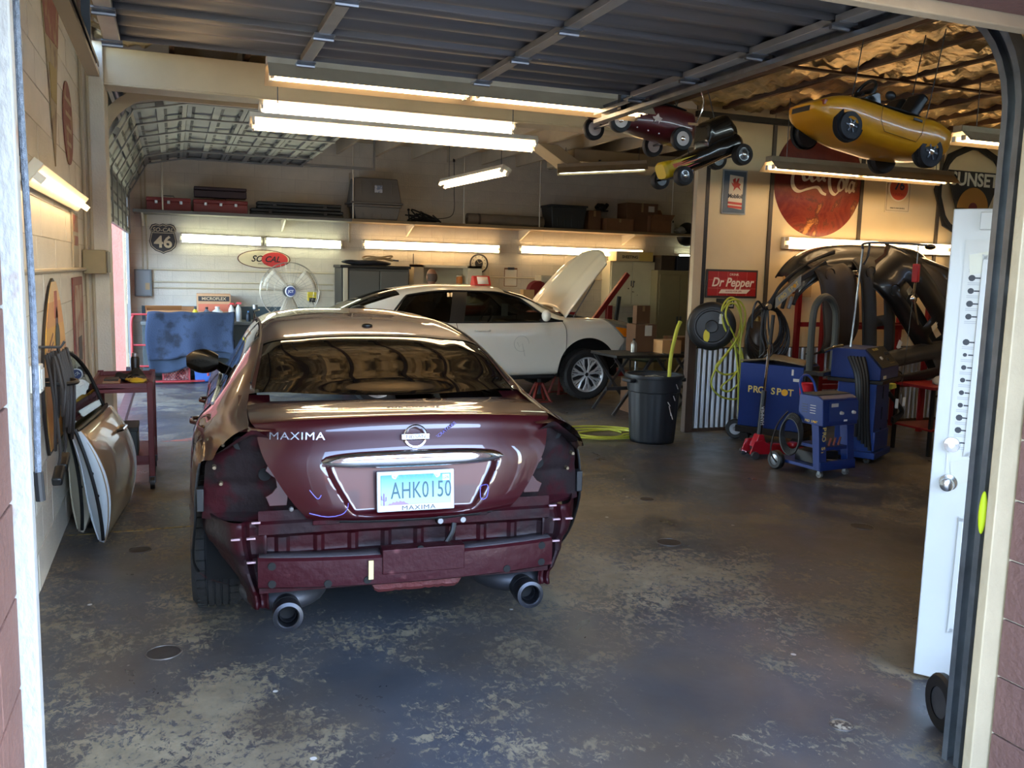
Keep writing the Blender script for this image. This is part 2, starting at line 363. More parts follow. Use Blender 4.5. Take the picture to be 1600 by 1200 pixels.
# beam, ceiling, joists, foil
struct('beam', B().box(-.62, 5.2, YM, YM+.26, 3.16, 3.45).box(-.62, 5.2, YM-.012, YM+.272, 3.145, 3.165), M_cream, 'long tan painted beam under the ceiling', 'beam', bevel=.006)
M_foil = mat('crinkled_foil', (196,174,132), .34, .75, var=.35, scale=6, bump=1., bscale=14)
ceil = struct('ceiling', B().box(XL-.2, XR+.2, 1.4, YB+.2, ZC, ZC+.1), M_wood, 'open ceiling with wooden joists and foil insulation', 'ceiling', smooth=0)
jx = XL+.1; J = []
while jx < XR: J.append(jx); jx += .61
for x in J:
    B().box(x-.022, x+.022, YF, YM+.26, ZC-.30, ZC).build('joist', M_wood, ceil, smooth=0); B().box(x-.022, x+.022, YM+.262, YB, ZC-.30, ZC).build('joist', M_cream, ceil, smooth=0)
for a, c in zip(J[:-1], J[1:]):
    rows = []; ny = 70; nx = 9; sd = random.random()*50
    for i in range(ny+1):
        y = YF+.05+(YM-YF-.05)*i/ny
        rows.append([(a+.022+(c-a-.044)*k/nx, y, ZC-.255-.05*math.sin(PI*k/nx)*(.6+.5*math.sin(y*2.1+sd))+random.uniform(-.028,.028)) for k in range(nx+1)])
    B().grid(rows).build('foil_sheet', M_foil, ceil, smooth=25)
for a, c in zip(J[:-1], J[1:]):                                   # white boards between joists of the rear bay
    B().box(a+.024, c-.024, YM+.3, YB, ZC-.10, ZC-.08).build('ceiling_board', M_cream, ceil, smooth=0)
for y in (4.3, 6.3): B().box(XL, XR, y-.02, y+.02, ZC-.32, ZC-.30).build('brace', M_wood, ceil, smooth=0)

# building across the street, mirrored in the paint of the car
ac = struct('building_outside', B().box(-30, 12, -26, -24, 0, 4.2), mat('orange_stucco', (196,112,78), .8, var=.08, scale=1), 'low orange building across the street', 'building', smooth=0)
for i in range(8): B().box(-27+i*4.6, -25+i*4.6, -24.05, -23.95, .2, 2.6).build('window', mat('dark_pane', (40,48,56), .1), ac, smooth=0)
# ================================================================ LIGHTS
TW = mat('tube_warm', (255,222,160), .4, emis=(255,218,165), es=TUBE_WARM)
TCo = mat('tube_cool', (250,255,235), .4, emis=(240,250,222), es=TUBE_COOL)
TWh = mat('tube_white', (255,245,235), .4, emis=(255,236,214), es=TUBE_COOL)
M_hous = mat('fixture_enamel', (214,206,186), .4, var=.08, scale=6)
M_housd = mat('fixture_dusty', (150,134,108), .55, var=.12, scale=6)
M_socket = mat('socket_white', (225,220,205), .5)
def fixture(label, p, q, kind='strip', tube=None, face=(0,0,-1), tubes=2, group=None, segs=1, hang=0.):
    """Fluorescent fixture between p and q. face = direction the tubes look."""
    p, q = Vector(p), Vector(q); L = (q-p).length; d = (q-p).normalized(); fc = Vector(face); fc = (fc-d*fc.dot(d)).normalized(); s = d.cross(fc)
    M = Matrix((d, s, -fc)).transposed().to_4x4(); M.translation = (p+q)/2
    t = thing('fluorescent_light', label, 'light', group=group); t.matrix_world = M
    h = L/2; tube = tube or TW
    if kind == 'strip':
        B().box(-h, h, -.065, .065, 0, .05).build('housing', M_hous, t, bevel=.004)
        ys = (-.042, .042) if tubes == 2 else (0,)
    elif kind == 'hood':
        B().box(-h, h, -.05, .05, .03, .085).build('housing', M_housd, t, bevel=.004)
        b = B(); b.prism([(-.15,-.055),(-.147,-.056),(-.05,.032),(.05,.032),(.147,-.056),(.15,-.055),(.052,.036),(-.052,.036)], 'x', -h, h)
        b.build('reflector', M_housd, t, smooth=20)
        ys = (-.05, .05)
    if hang:
        Mi = M.to_3x3().inverted()
        for e in (-.82,.82): B().cyl(Vector((e*h,0,.05)), Vector((e*h,0,.05))+Mi@Vector((0,0,hang)), .004, n=5).build('hanging_wire', M_darkgalv, t)
    for k in range(segs):
        a, c = -h+L*k/segs+.03, -h+L*(k+1)/segs-.03
        for y in ys:
            B().cyl((a,y,-.022), (c,y,-.022), .0185, n=12).build('tube', tube, t)
            for e in (a, c): B().box(e-.012 if e == a else e-.006, e+.006 if e == a else e+.012, y-.02, y+.02, -.045, .0).build('socket', M_socket, t, smooth=0)
    return t
fixture('long hooded light hanging closest, in front of the tan beam', (.52,5.33,2.80), (2.97,5.33,2.80), 'hood', segs=2, hang=.66)
fixture('bright white bare tube light under the tan beam', (.74,8.30,3.10), (3.18,8.30,3.10), 'strip', TWh, face=(0,-.8,-1))
fixture('warm bare tube light hanging just below the tan beam', (.586,7.37,2.82), (3.03,7.37,2.82), 'strip', face=(0,-.6,-1), hang=.63)
fixture('slanting warm tube light hanging above the shelf of the rear bay', (3.57,12.12,2.90), (3.73,10.0,2.90), 'strip', face=(-.5,0,-1), hang=.56)
fixture('short hooded light hanging below the duct', (5.10,11.6,3.14), (6.25,11.1,3.22), 'hood', TCo, hang=.26)
fixture('hooded light hanging across the round soda sign', (5.63,7.53,2.84), (8.07,7.53,2.84), 'hood', segs=2, hang=.62)
fixture('wall light under the round soda sign', (6.36,YM-.06,2.10), (8.82,YM-.06,2.10), 'strip', face=(0,-1,0))
fixture('hooded light behind the yellow toy car at right', (6.46,6.0,2.99), (8.90,6.0,2.99), 'hood', hang=.47)
fixture('tube light fixed to the left block wall', (-.60,4.75,2.10), (-.60,7.19,2.10), 'strip', face=(.75,0,-.6), tubes=1)
fixture('cool white wall light beside the shield sign', (.10,YB-.06,2.08), (1.31,YB-.06,2.07), 'strip', TCo, face=(0,-1,0))
fixture('cool white wall light above the fan', (1.33,YB-.06,2.07), (2.54,YB-.06,2.06), 'strip', TCo, face=(0,-1,0))
fixture('warm wall light above the grey cabinet', (2.86,YB-.06,2.08), (5.24,YB-.06,2.08), 'strip', face=(0,-1,0))
fixture('warm wall light behind the raised white hood', (5.58,YB-.06,2.09), (8.02,YB-.06,2.09), 'strip', face=(0,-1,0))
fixture('cool wall light beside the partition post', (8.72,YB-.06,2.04), (9.95,YB-.06,2.04), 'strip', TCo, face=(0,-1,0))

# ================================================================ FRONT OVERHEAD DOOR (rolled up under the ceiling)
M_panel = mat('door_panel_metal', (108,107,109), .45, .35, var=.12, scale=2.5, stretch=(.4,6,1))
M_stile = mat('door_stile', (150,146,140), .45, .5, var=.15, scale=5)
od = thing('overhead_door', 'grey metal sectional garage door rolled up overhead', 'garage door', (0,0,0))
Z0 = 2.72; X0, X1 = -.27, 2.53
secs = [4.62, 4.06, 3.50, 2.94, 2.38]
for a, c in zip(secs[1:], secs[:-1]):
    rows = []; n = 24; pr = []
    for i in range(n+1):
        t = i/n; y = a+.006+(c-a-.012)*t
        pr.append((y, Z0+.035+.012*math.tanh(3*math.sin(t*2*PI*3))))
    pr = [(a+.006, Z0)]+pr+[(c-.006, Z0)]
    s = B().grid([[(X0,y,z) for y,z in pr],[(X1,y,z) for y,z in pr]]).build('section', M_panel, od, smooth=30, solid=.004)
    for x, w in ((X0+.03,.07),(.64,.055),(1.57,.055),(X1-.03,.07)):
        B().box(x-w/2, x+w/2, a+.01, c-.01, Z0-.012, Z0+.02).build('stile', M_stile, s, bevel=.003)
        hb = B().box(x-.045, x+.045, c-.05, c+.05, Z0-.018, Z0-.010).cyl((x-.045,c,Z0-.024),(x+.045,c,Z0-.024),.010,n=8)
        if x > 2: hb.cyl((x+.02,c,Z0-.02),(x+.11,c,Z0-.02),.006,n=6).lathe((x+.10,c,Z0-.02),(1,0,0),[(0,-.01),(.022,-.01),(.022,.01),(0,.01)],12)
        hb.build('hinge', M_galv, s, smooth=40)
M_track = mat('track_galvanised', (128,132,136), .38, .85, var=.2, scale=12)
def track(side):
    x = X0-.10 if side < 0 else X1+.05
    P = [(x,2.16,z) for z in np.linspace(0.0,2.24,6)]+[(x,2.16+.42*(1-math.cos(a)),2.24+.46*math.sin(a)) for a in np.linspace(.12,PI/2,10)]+[(x,y,2.70) for y in np.linspace(2.8,5.25,6)]
    prof = [(-.030,-.036),(-.030,.036),(.030,.036),(.030,.014),(.026,.014),(.026,.031),(-.026,.031),(-.026,-.031),(.026,-.031),(.026,-.014),(.030,-.014),(.030,-.036)]
    rows = []
    for i, p in enumerate(P):
        a = Vector(P[max(i-1,0)]); c = Vector(P[min(i+1,len(P)-1)]); t = (c-a).normalized(); nn = Vector((1,0,0)).cross(t)
        # channel opens towards the door centre
        rows.append([Vector(p)+Vector((-side*u,0,0))+nn*w for u,w in prof])
    return B().grid(rows, closev=True)
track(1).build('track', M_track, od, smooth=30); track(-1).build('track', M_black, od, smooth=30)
for s, x in ((1, X1+.05), (-1, X0-.10)):
    B().beam((x+s*.045,2.12,0.02),(x+s*.045,2.12,2.4),.05,.012).build('track_angle', M_track, od, smooth=0)
    for z in (.5,1.1,1.7): B().box(x+s*.005, x+s*.05, 2.10, 2.16, z-.03, z+.03).build('track_bracket', M_galv, od, bevel=.003)
    B().box(x+.0*s-.02, x+.02, 4.9, 4.94, 2.7, 3.48).build('hanger', M_black, od, smooth=0)
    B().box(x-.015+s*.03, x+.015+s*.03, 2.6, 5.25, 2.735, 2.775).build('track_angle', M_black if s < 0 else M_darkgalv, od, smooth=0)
B().cyl((X0,2.3,3.0),(X1,2.3,3.0),.045,n=16).build('spring_tube', M_darkgalv, od)
sp = B(); sp.ball((X1+.018,2.122,.93),(.012,.014,.075)); sp.build('paint_mark', mat('yellow_spray', (200,220,30), .6), od, label='yellow-green sprayed spot on the track')
# pull rope
rp = thing('pull_rope', 'blue grey braided rope hanging beside the left jamb', 'rope', (-.31,2.3,2.4))
B().tube(spline([(0,0,.2),(-.003,0,-.3),(.004,0,-.8),(.0,0,-1.2)],6), .0075, 8).build('rope', mat('blue_rope', (116,126,142), .8, var=.35, scale=120, bump=.6, stretch=(1,1,.6)), rp)
B().cyl((0,0,-1.2),(.003,0,-1.27),.011,n=10).build('grip', mat('rubber_black', (24,24,26), .6), rp)

# ================================================================ SIDE OVERHEAD DOOR OF THE REAR BAY
M_sd = mat('side_door_metal', (132,130,123), .45, .2, var=.08, scale=3)
M_sdd = mat('side_door_shadow', (54,54,52), .6)
sd = thing('side_overhead_door', 'off white sectional door curving up at the left of the rear bay', 'garage door', (0,0,0))
YA, YZ = 8.92, 13.66
path = [(-.58,2.10),(-.58,2.64)]
arc = [(-.08-.50*math.cos(a), 2.70+.50*math.sin(a)) for a in np.linspace(.12, PI/2, 3)]
pts = [(-.58,2.10),(-.58,2.66),(-.33,3.10),(.16,3.205),(.72,3.205),(1.28,3.205),(1.84,3.205)]
for (xa,za),(xb,zb) in zip(pts[:-1], pts[1:]):
    d = Vector((xb-xa,0,zb-za)); Ln = d.length; d.normalize(); nrm = Vector((d.z,0,-d.x))   # inner side
    def Q(u, y, w): return Vector((xa,0,za))+d*u+Vector((0,y,0))+nrm*w
    b = B(); b.add([Q(.004,YA,-.02),Q(Ln-.004,YA,-.02),Q(Ln-.004,YZ,-.02),Q(.004,YZ,-.02),Q(.004,YA,-.014),Q(Ln-.004,YA,-.014),Q(Ln-.004,YZ,-.014),Q(.004,YZ,-.014)],[(3,2,1,0),(4,5,6,7),(0,1,5,4),(1,2,6,5),(2,3,7,6),(3,0,4,7)])
    s = b.build('section', M_sd, sd, smooth=0)
    for u0, u1 in ((.004,.05),(Ln*.5-.035,Ln*.5+.035),(Ln-.05,Ln-.004)):            # rails of each section
        b = B(); b.add([Q(u0,YA,-.014),Q(u1,YA,-.014),Q(u1,YZ,-.014),Q(u0,YZ,-.014),Q(u0,YA,.018),Q(u1,YA,.018),Q(u1,YZ,.018),Q(u0,YZ,.018)],[(3,2,1,0),(4,5,6,7),(0,1,5,4),(1,2,6,5),(2,3,7,6),(3,0,4,7)])
        b.build('rail', M_sd, s, smooth=0)
        sl = B()
        for k in range(11):
            y = YA+.25+k*.42; w_ = .026; sl.add([Q(u1-.004,y,.0186),Q(u1+w_,y,.0186),Q(u1+w_,y+.33,.0186),Q(u1-.004,y+.33,.0186)],[(0,1,2,3)]) if u1 < Ln-.02 else sl.add([Q(u0-w_,y,.0186),Q(u0+.004,y,.0186),Q(u0+.004,y+.33,.0186),Q(u0-w_,y+.33,.0186)],[(0,1,2,3)])
        sl.build('slot_shadows', M_sdd, s, smooth=0, solid=.001, kind='stuff')  # flat dark strips painting in the shadow beside the rails
    for k in range(6):
        y = YA+.05+(YZ-YA-.1)*k/5
        b = B(); b.add([Q(.0,y-.04,.018),Q(Ln,y-.04,.018),Q(Ln,y+.04,.018),Q(.0,y+.04,.018),Q(.0,y-.04,.032),Q(Ln,y-.04,.032),Q(Ln,y+.04,.032),Q(.0,y+.04,.032)],[(3,2,1,0),(4,5,6,7),(0,1,5,4),(1,2,6,5),(2,3,7,6),(3,0,4,7)])
        b.build('stile', M_sd, s, smooth=0)
for y in (YA-.06, YZ+.05):
    P = [(-.60,y,z) for z in np.linspace(.0,2.64,4)]+[(-.10-.50*math.cos(a),y,2.68+.54*math.sin(a)) for a in np.linspace(.1,PI/2,10)]+[(x,y,3.22) for x in (.4,1.2,2.0,2.95)]
    rows = []
    for i, p in enumerate(P):
        a = Vector(P[max(i-1,0)]); c = Vector(P[min(i+1,len(P)-1)]); t = (c-a).normalized(); nn = t.cross(Vector((0,1,0)))
        w = .05 if y < 10 else .02
        rows.append([Vector(p)+nn*w+Vector((0,-.02,0)), Vector(p)+nn*w+Vector((0,.02,0)), Vector(p)-nn*w+Vector((0,.02,0)), Vector(p)-nn*w+Vector((0,-.02,0))])
    B().grid(rows, closev=True).build('track', M_cream if y < 10 else M_sd, sd, smooth=30)
    B().box(2.92,2.95,y-.015,y+.015,3.2,3.7).build('hanger', M_sd, sd, smooth=0)
B().cyl((-.5,YA,3.45),(-.5,YZ,3.45),.05,n=14).build('spring_tube', M_darkgalv, sd)

# ================================================================ ENTRY DOOR AT RIGHT
ed = thing('entry_door', 'white panelled entry door standing open behind the right track', 'door', (3.50,2.05,.015), math.atan2(.70,-.52))
M_wd = mat('white_door_paint', (188,189,187), .42, var=.04, scale=3)
W, Hh, T = .87, 1.985, .044
b = B(); b.box(0,W,-T/2,T/2,0,Hh); leaf = b.build('leaf', M_wd, ed, bevel=.004)
for x0,x1,z0,z1 in ((.12,.41,.22,.72),(.46,.75,.22,.72),(.12,.41,.98,1.80),(.46,.75,.98,1.80)):
    b = B()
    for s in (-1,1):
        y = s*T/2; o = y+s*.006
        for r in ((x0,x1,z0,z0+.02),(x0,x1,z1-.02,z1),(x0,x0+.02,z0,z1),(x1-.02,x1,z0,z1)): b.box(r[0],r[1],*sorted((y,o)),r[2],r[3])
    b.build('moulding', M_wd, leaf, bevel=.003)
M_chrome = mat('chrome', (225,225,225), .08, 1.)
for s in (-1,1):
    b = B().lathe((W-.07,s*T/2,.86),(0,s,0),[(.0,.0),(.036,.0),(.034,.010),(.014,.016),(.012,.034),(.024,.040),(.029,.052),(.026,.066),(.012,.072),(0,.072)],24); b.build('door_knob', mat('satin_chrome', (200,200,198), .2, 1.), ed)
    B().lathe((W-.07,s*T/2,1.02),(0,s,0),[(0,0),(.033,0),(.030,.012),(.012,.014),(.012,.018),(0,.018)],24).build('deadbolt', mat('satin_chrome', (200,200,198), .2, 1.), ed)
B().box(W-.26,W-.10,T/2,T/2+.018,1.90,1.97).build('door_holder', M_wd, ed, bevel=.003)
ps = thing('fastener_chart', 'paper chart of bolts and fasteners taped to the white door', 'poster')
ps.parent = None; ps.matrix_world = Matrix.Translation((3.50,2.05,.015)) @ Matrix.Rotation(math.atan2(.70,-.52),4,'Z')
y0 = T/2+.0015
B().box(.30,.815,y0,y0+.0008,.88,1.86).build('sheet', mat('chart_paper', (196,195,190), .6, var=.03, scale=3), ps, smooth=0)
pr = B(); gr = B()
for r in range(17):
    z = 1.76-r*.052
    for c in range(7):
        x = .782-c*.062
        if random.random() < .08: continue
        n = 10; rr = random.choice((.008,.010,.012,.013))
        pr.add([(x+rr*math.cos(2*PI*k/n), y0+.0012, z+rr*math.sin(2*PI*k/n)) for k in range(n)], [tuple(range(n))])
        if c%2 == 0: pr.add([(x-.012,y0+.0012,z-.003),(x-.036,y0+.0012,z-.003),(x-.036,y0+.0012,z+.003),(x-.012,y0+.0012,z+.003)], [(0,1,2,3)])
        for k in range(2): gr.add([(x+.014,y0+.0012,z-.018-k*.007),(x-.03,y0+.0012,z-.018-k*.007),(x-.03,y0+.0012,z-.021-k*.007),(x+.014,y0+.0012,z-.021-k*.007)], [(0,1,2,3)])
pr.build('bolt_pictures', mat('print_dark', (52,54,60), .6), ps, smooth=0, kind='stuff')
gr.build('caption_lines', mat('print_grey', (165,165,168), .6), ps, smooth=0, kind='stuff')
M_tape = mat('masking_tape', (190,188,172), .35)
tp = B(); tp.add([(.62,y0+.002,1.84),(.80,y0+.002,1.80),(.79,y0+.002,1.72),(.60,y0+.002,1.76)],[(0,1,2,3)]); tp.build('tape', M_tape, ps, smooth=0, solid=.0005)
tp = B(); tp.add([(.72,y0+.002,.97),(.80,y0+.002,.95),(.79,y0+.002,.85),(.70,y0+.002,.88)],[(0,1,2,3)])
tp.build('tape', M_tape, ps, smooth=0, solid=.0005)
# ================================================================ CARS
def pchip(xs, ys, x):
    n = len(xs); i = max(0, min(n-2, int(np.searchsorted(xs, x))-1))
    def sl(k): return (ys[k+1]-ys[k])/(xs[k+1]-xs[k])
    def m(k):
        if k == 0: return sl(0)
        if k == n-1: return sl(n-2)
        a, b = sl(k-1), sl(k)
        if a*b <= 0: return 0.
        h0, h1 = xs[k]-xs[k-1], xs[k+1]-xs[k]; w0, w1 = 2*h1+h0, h1+2*h0
        return (w0+w1)/(w0/a+w1/b)
    h = xs[i+1]-xs[i]; t = (x-xs[i])/h; t2, t3 = t*t, t*t*t
    return (2*t3-3*t2+1)*ys[i]+(t3-2*t2+t)*h*m(i)+(-2*t3+3*t2)*ys[i+1]+(t3-t2)*h*m(i+1)
class Loft:
    """Half body surface: sections[i] is a list of (x, z[, dy]) at length station ys[i]."""
    def __init__(s, ys, secs):
        s.ys = list(ys); s.S = [[(p[0], p[1], p[2] if len(p) > 2 else 0.) for p in q] for q in secs]; s.nv = len(secs[0])
    def __call__(s, u, v):
        u, v = float(u), float(v)
        C = []
        for k in range(s.nv):
            xs = s.ys; C.append(Vector((pchip(xs,[q[k][0] for q in s.S],u), u+pchip(xs,[q[k][2] for q in s.S],u), pchip(xs,[q[k][1] for q in s.S],u))))
        i = max(0, min(s.nv-2, int(v))); t = v-i
        p1, p2 = C[i], C[i+1]; p0 = C[i-1] if i > 0 else p1-(p2-p1)*.5
        if i < s.nv-2: p3 = C[i+2]
        else: p3 = Vector((-C[i].x, C[i].y, C[i].z))
        # centripetal-like damped tangents
        d01, d12, d23 = max((p1-p0).length,1e-4)**.5, max((p2-p1).length,1e-4)**.5, max((p3-p2).length,1e-4)**.5
        m1 = (p2-p1)+d12*((p1-p0)/d01-(p2-p0)/(d01+d12)); m2 = (p2-p1)+d12*((p3-p2)/d23-(p3-p1)/(d12+d23))
        t2, t3 = t*t, t*t*t
        return (2*t3-3*t2+1)*p1+(t3-2*t2+t)*m1+(-2*t3+3*t2)*p2+(t3-t2)*m2
    def patch(s, u0, u1, v0, v1, nu, nv, off=0., arches=()):
        """Grid over u in [u0(v),u1(v)] and v in [v0,v1]; wheel arches (y, z, r) cut out."""
        f0 = u0 if callable(u0) else (lambda v: u0); f1 = u1 if callable(u1) else (lambda v: u1)
        rows = []
        for j in range(nv+1):
            v = v0+(v1-v0)*j/nv; a, b = f0(v), f1(v); rows.append([s(a+(b-a)*i/nu, v) for i in range(nu+1)])
        if off:
            nr = []
            for j in range(nv+1):
                r = []
                for i in range(nu+1):
                    du = rows[j][min(i+1,nu)]-rows[j][max(i-1,0)]; dv = rows[min(j+1,nv)][i]-rows[max(j-1,0)][i]
                    n = du.cross(dv); n = n.normalized() if n.length > 1e-9 else Vector((1,0,0))
                    if n.x < 0 and abs(n.x) > .3: n = -n
                    elif n.z < 0 and abs(n.x) <= .3: n = -n
                    r.append(rows[j][i]+n*off)
                nr.append(r)
            rows = nr
        m = nu+1; vs = [p.copy() for r in rows for p in r]; inside = []
        for p in vs:
            k = None
            for ci, (ay, az, ar) in enumerate(arches):
                if p.x > .3 and (p.y-ay)**2+(p.z-az)**2 < ar*ar: k = ci
            inside.append(k)
        fs = []
        for j in range(nv):
            for i in range(nu):
                q = (j*m+i, j*m+i+1, (j+1)*m+i+1, (j+1)*m+i)
                if all(inside[k] is not None for k in q): continue
                fs.append(q)
        for k, p in enumerate(vs):
            if inside[k] is not None:
                ay, az, ar = arches[inside[k]]; d = Vector((p.y-ay, p.z-az))
                if d.length > 1e-6: d = d.normalized()*ar; p.y, p.z = ay+d.x, az+d.y
        used = sorted({i for f in fs for i in f}); mp = {o: n for n, o in enumerate(used)}
        return B().add([vs[i] for i in used], [tuple(mp[i] for i in f) for f in fs])
M_tire = mat('tire_rubber', (26,26,27), .75, var=.2, scale=20, bump=.15)
M_tread = mat('tread_groove', (10,10,10), .9)
M_rim = mat('alloy_silver', (196,197,198), .3, .35, var=.05, scale=5)
M_rimd = mat('alloy_dark_gap', (30,30,32), .6)
def wheel(parent, x, y, z, r=.325, w=.235, side=1, spokes=5, style='split', rot=0.):
    """Wheel with axle along local x, outer face towards side."""
    t = B(); hw = w/2
    rr = r*.68
    prof = [(rr,-hw*.86),(rr+.03,-hw*.98),(r*.90,-hw),(r*.975,-hw*.80),(r,-hw*.62)]
    g = [-.42,-.14,.14,.42]
    for q in g: prof += [(r,hw*(q-.05)),(r-.008,hw*(q-.035)),(r-.008,hw*(q+.035)),(r,hw*(q+.05))]
    prof += [(r,hw*.62),(r*.975,hw*.80),(r*.90,hw),(rr+.03,hw*.98),(rr,hw*.86)]
    t.lathe((0,0,0),(1,0,0),prof,56)
    b = B()
    for k in range(40):                                       # tread blocks across the shoulders
        a = 2*PI*k/40
        for s in (-1,1): b.cbox((s*hw*.62, math.cos(a)*(r-.001), math.sin(a)*(r-.001)), (hw*.36,.006,.006), (a,0,0))
    wh = thing_part('wheel', parent, (x,y,z))
    ti = t.build('tire', M_tire, wh, smooth=40); b.build('tread', M_tread, ti, smooth=0, kind='stuff')
    s = side
    rim = B().lathe((0,0,0),(1,0,0),[(rr*.97,-s*hw*.8),(rr*.95,s*hw*.3),(rr*.93,s*hw*.62),(rr*1.0,s*hw*.86),(rr*1.02,s*hw*.9),(rr*.97,s*hw*.84),(rr*.90,s*hw*.66),(rr*.88,s*hw*.2)],48)
    rim.build('rim', M_rim, wh, smooth=50)
    B().lathe((0,0,0),(1,0,0),[(0,s*hw*.30),(rr*.9,s*hw*.30)],32).build('brake_disc', M_rimd, wh)
    sp = B(); xo = s*hw*.72
    for k in range(spokes):
        a = 2*PI*k/spokes+rot
        def pt(rad, da, xx): return (xx, math.cos(a+da)*rad, math.sin(a+da)*rad)
        for e in (-1,1):
            sp.tube([pt(rr*.16,0,xo*.96), pt(rr*.55,e*.13,xo*1.0), pt(rr*.93,e*.27,xo*.97)], [rr*.07,rr*.066,rr*.074], 6)
            if style == 'lattice': sp.tube([pt(rr*.50,e*.13,xo*1.0), pt(rr*.93,e*.02+e*.05,xo*.97)], [rr*.04,rr*.045], 6)
    sp.lathe((0,0,0),(1,0,0),[(0,xo*1.06),(rr*.15,xo*1.05),(rr*.20,xo*.98),(rr*.20,xo*.6)],20)
    sp.build('spokes', M_rim, wh, smooth=45)
    cap = B().lathe((0,0,0),(1,0,0),[(0,xo*1.12),(rr*.10,xo*1.10),(rr*.12,xo*1.0)],16)
    for k in range(5):
        a = 2*PI*(k+.5)/5+rot; c = Vector((xo*1.02, math.cos(a)*rr*.24, math.sin(a)*rr*.24)); cap.cyl(c-Vector((s*.03,0,0)), c+Vector((s*.004,0,0)), .011, n=8)
    cap.build('hub_cap', M_rimd, wh)
    return wh
def thing_part(name, parent, loc, rot=(0,0,0)):
    o = bpy.data.objects.new(name, None); COL.objects.link(o); o.empty_display_size = .05; o.location = loc; o.rotation_euler = rot
    if parent: o.parent = parent
    return o
# ---------------------------------------------------------------- dark red sedan with its rear bumper removed
def paint(name, c, flake=.12, rough=.32, coat=1.):
    m = mat(name, c, rough, .15, coat=coat); m.node_tree.nodes['Principled BSDF'].inputs['Coat Roughness'].default_value = .015; return m
M_red = paint('maroon_paint', (52,4,12))
M_redraw = mat('maroon_primer', (40,6,12), .42, .1, c2=(30,17,20), thr=.54, scale=6, bump=.3, bscale=14, spec=.18)
M_dirt = mat('bare_dirty_metal', (30,22,23), .7, c2=(46,8,15), thr=.52, scale=7, bump=.4, bscale=20, spec=.15)
M_privacy = mat('privacy_glass', (6,7,7), .03, 0, coat=.0)
M_rubber = mat('trim_rubber', (14,14,15), .5)
M_hole = mat('hole_black', (4,4,4), .9)
mx = thing('dark_red_sedan', 'glossy dark red sedan with its rear bumper cover and tail lamps removed', 'car', (.925,3.47,0), math.radians(-3.5))
mx_ys = [.10,.40,.70,1.05,1.48,1.95,2.45,2.95,3.40,3.85,4.35,4.65]
mx_S = [
 [(.70,.24),(.80,.32),(.835,.62),(.815,.86),(.765,.985),(.665,1.052),(.35,1.075),(0,1.08)],
 [(.72,.22),(.86,.30),(.890,.60),(.868,.86),(.800,.995),(.665,1.068),(.35,1.090),(0,1.095)],
 [(.74,.20),(.89,.29),(.920,.58),(.895,.87),(.820,.995),(.650,1.116),(.36,1.172),(0,1.188)],
 [(.75,.19),(.90,.28),(.930,.58),(.905,.90),(.825,1.000),(.605,1.245),(.36,1.290),(0,1.304)],
 [(.75,.18),(.895,.27),(.925,.58),(.900,.88),(.820,.985),(.575,1.328),(.36,1.371),(0,1.384)],
 [(.75,.18),(.89,.26),(.920,.57),(.895,.86),(.815,.965),(.565,1.358),(.36,1.406),(0,1.419)],
 [(.75,.18),(.89,.26),(.918,.57),(.892,.84),(.815,.950),(.570,1.355),(.36,1.415),(0,1.43)],
 [(.75,.18),(.89,.26),(.918,.57),(.892,.82),(.815,.935),(.590,1.285),(.36,1.37),(0,1.39)],
 [(.75,.19),(.90,.27),(.925,.57),(.895,.81),(.810,.915),(.640,1.08),(.40,1.19),(0,1.22)],
 [(.74,.20),(.90,.28),(.930,.58),(.900,.82),(.800,.905),(.660,.945),(.42,.99),(0,1.01)],
 [(.70,.22),(.85,.30),(.890,.55),(.850,.74),(.760,.82),(.620,.86),(.40,.90),(0,.92)],
 [(.55,.26),(.66,.32),(.700,.50),(.680,.64),(.620,.70),(.500,.74),(.32,.77),(0,.78)]]
mxl = Loft(mx_ys, mx_S)
arch = [(1.0,.325,.365),(3.78,.325,.365)]
ub = lambda v: .50+.17*((7-v)/2)**2            # base line of the rear window
ut = 1.24
body = B()
q = mxl.patch(lambda v: .34+.30*smooth01((2.2-v)/1.4), 4.65, 0, 3.0, 130, 26, arches=arch); body.add(q.v, q.f)
q = mxl.patch(lambda v: .34-.22*smooth01((v-3)/.5), 4.65, 3.0, 4.0, 60, 12); body.add(q.v, q.f)
q = mxl.patch(.10, lambda v: 1.16+.26*(v-4), 4, 5, 26, 8); body.add(q.v, q.f)
q = mxl.patch(lambda v: 2.07+.05*(v-4), lambda v: 2.16+.05*(v-4), 4, 5, 4, 8); body.add(q.v, q.f)
q = mxl.patch(lambda v: 3.50-.65*(v-4), 4.65, 4, 5, 26, 8); body.add(q.v, q.f)
q = mxl.patch(lambda v: ub(v)+.0, lambda v: ut, 5, 5.10, 20, 2); body.add(q.v, q.f)
q = mxl.patch(ut, 2.88, 5, 7, 28, 16); body.add(q.v, q.f)
q = mxl.patch(2.88, 3.62, 5, 5.12, 12, 2); body.add(q.v, q.f)
q = mxl.patch(3.62, 4.65, 5, 7, 18, 12); body.add(q.v, q.f)
body.mirror_x(); body.build('body', M_red, mx, smooth=40)
b = mxl.patch(lambda v: ub(v)+.006, ut-.004, 5.08, 7, 40, 28, off=-.002).mirror_x(); b.build('rear_window', M_privacy, mx, smooth=60)
b = mxl.patch(lambda v: ut-.035, ut+.004, 5.0, 7, 3, 20, off=.002).mirror_x(); b.build('window_seal', M_rubber, mx, smooth=60)
b = mxl.patch(2.88, 3.62, 5.1, 7, 20, 16, off=-.002).mirror_x(); b.build('windshield', M_privacy, mx, smooth=60)
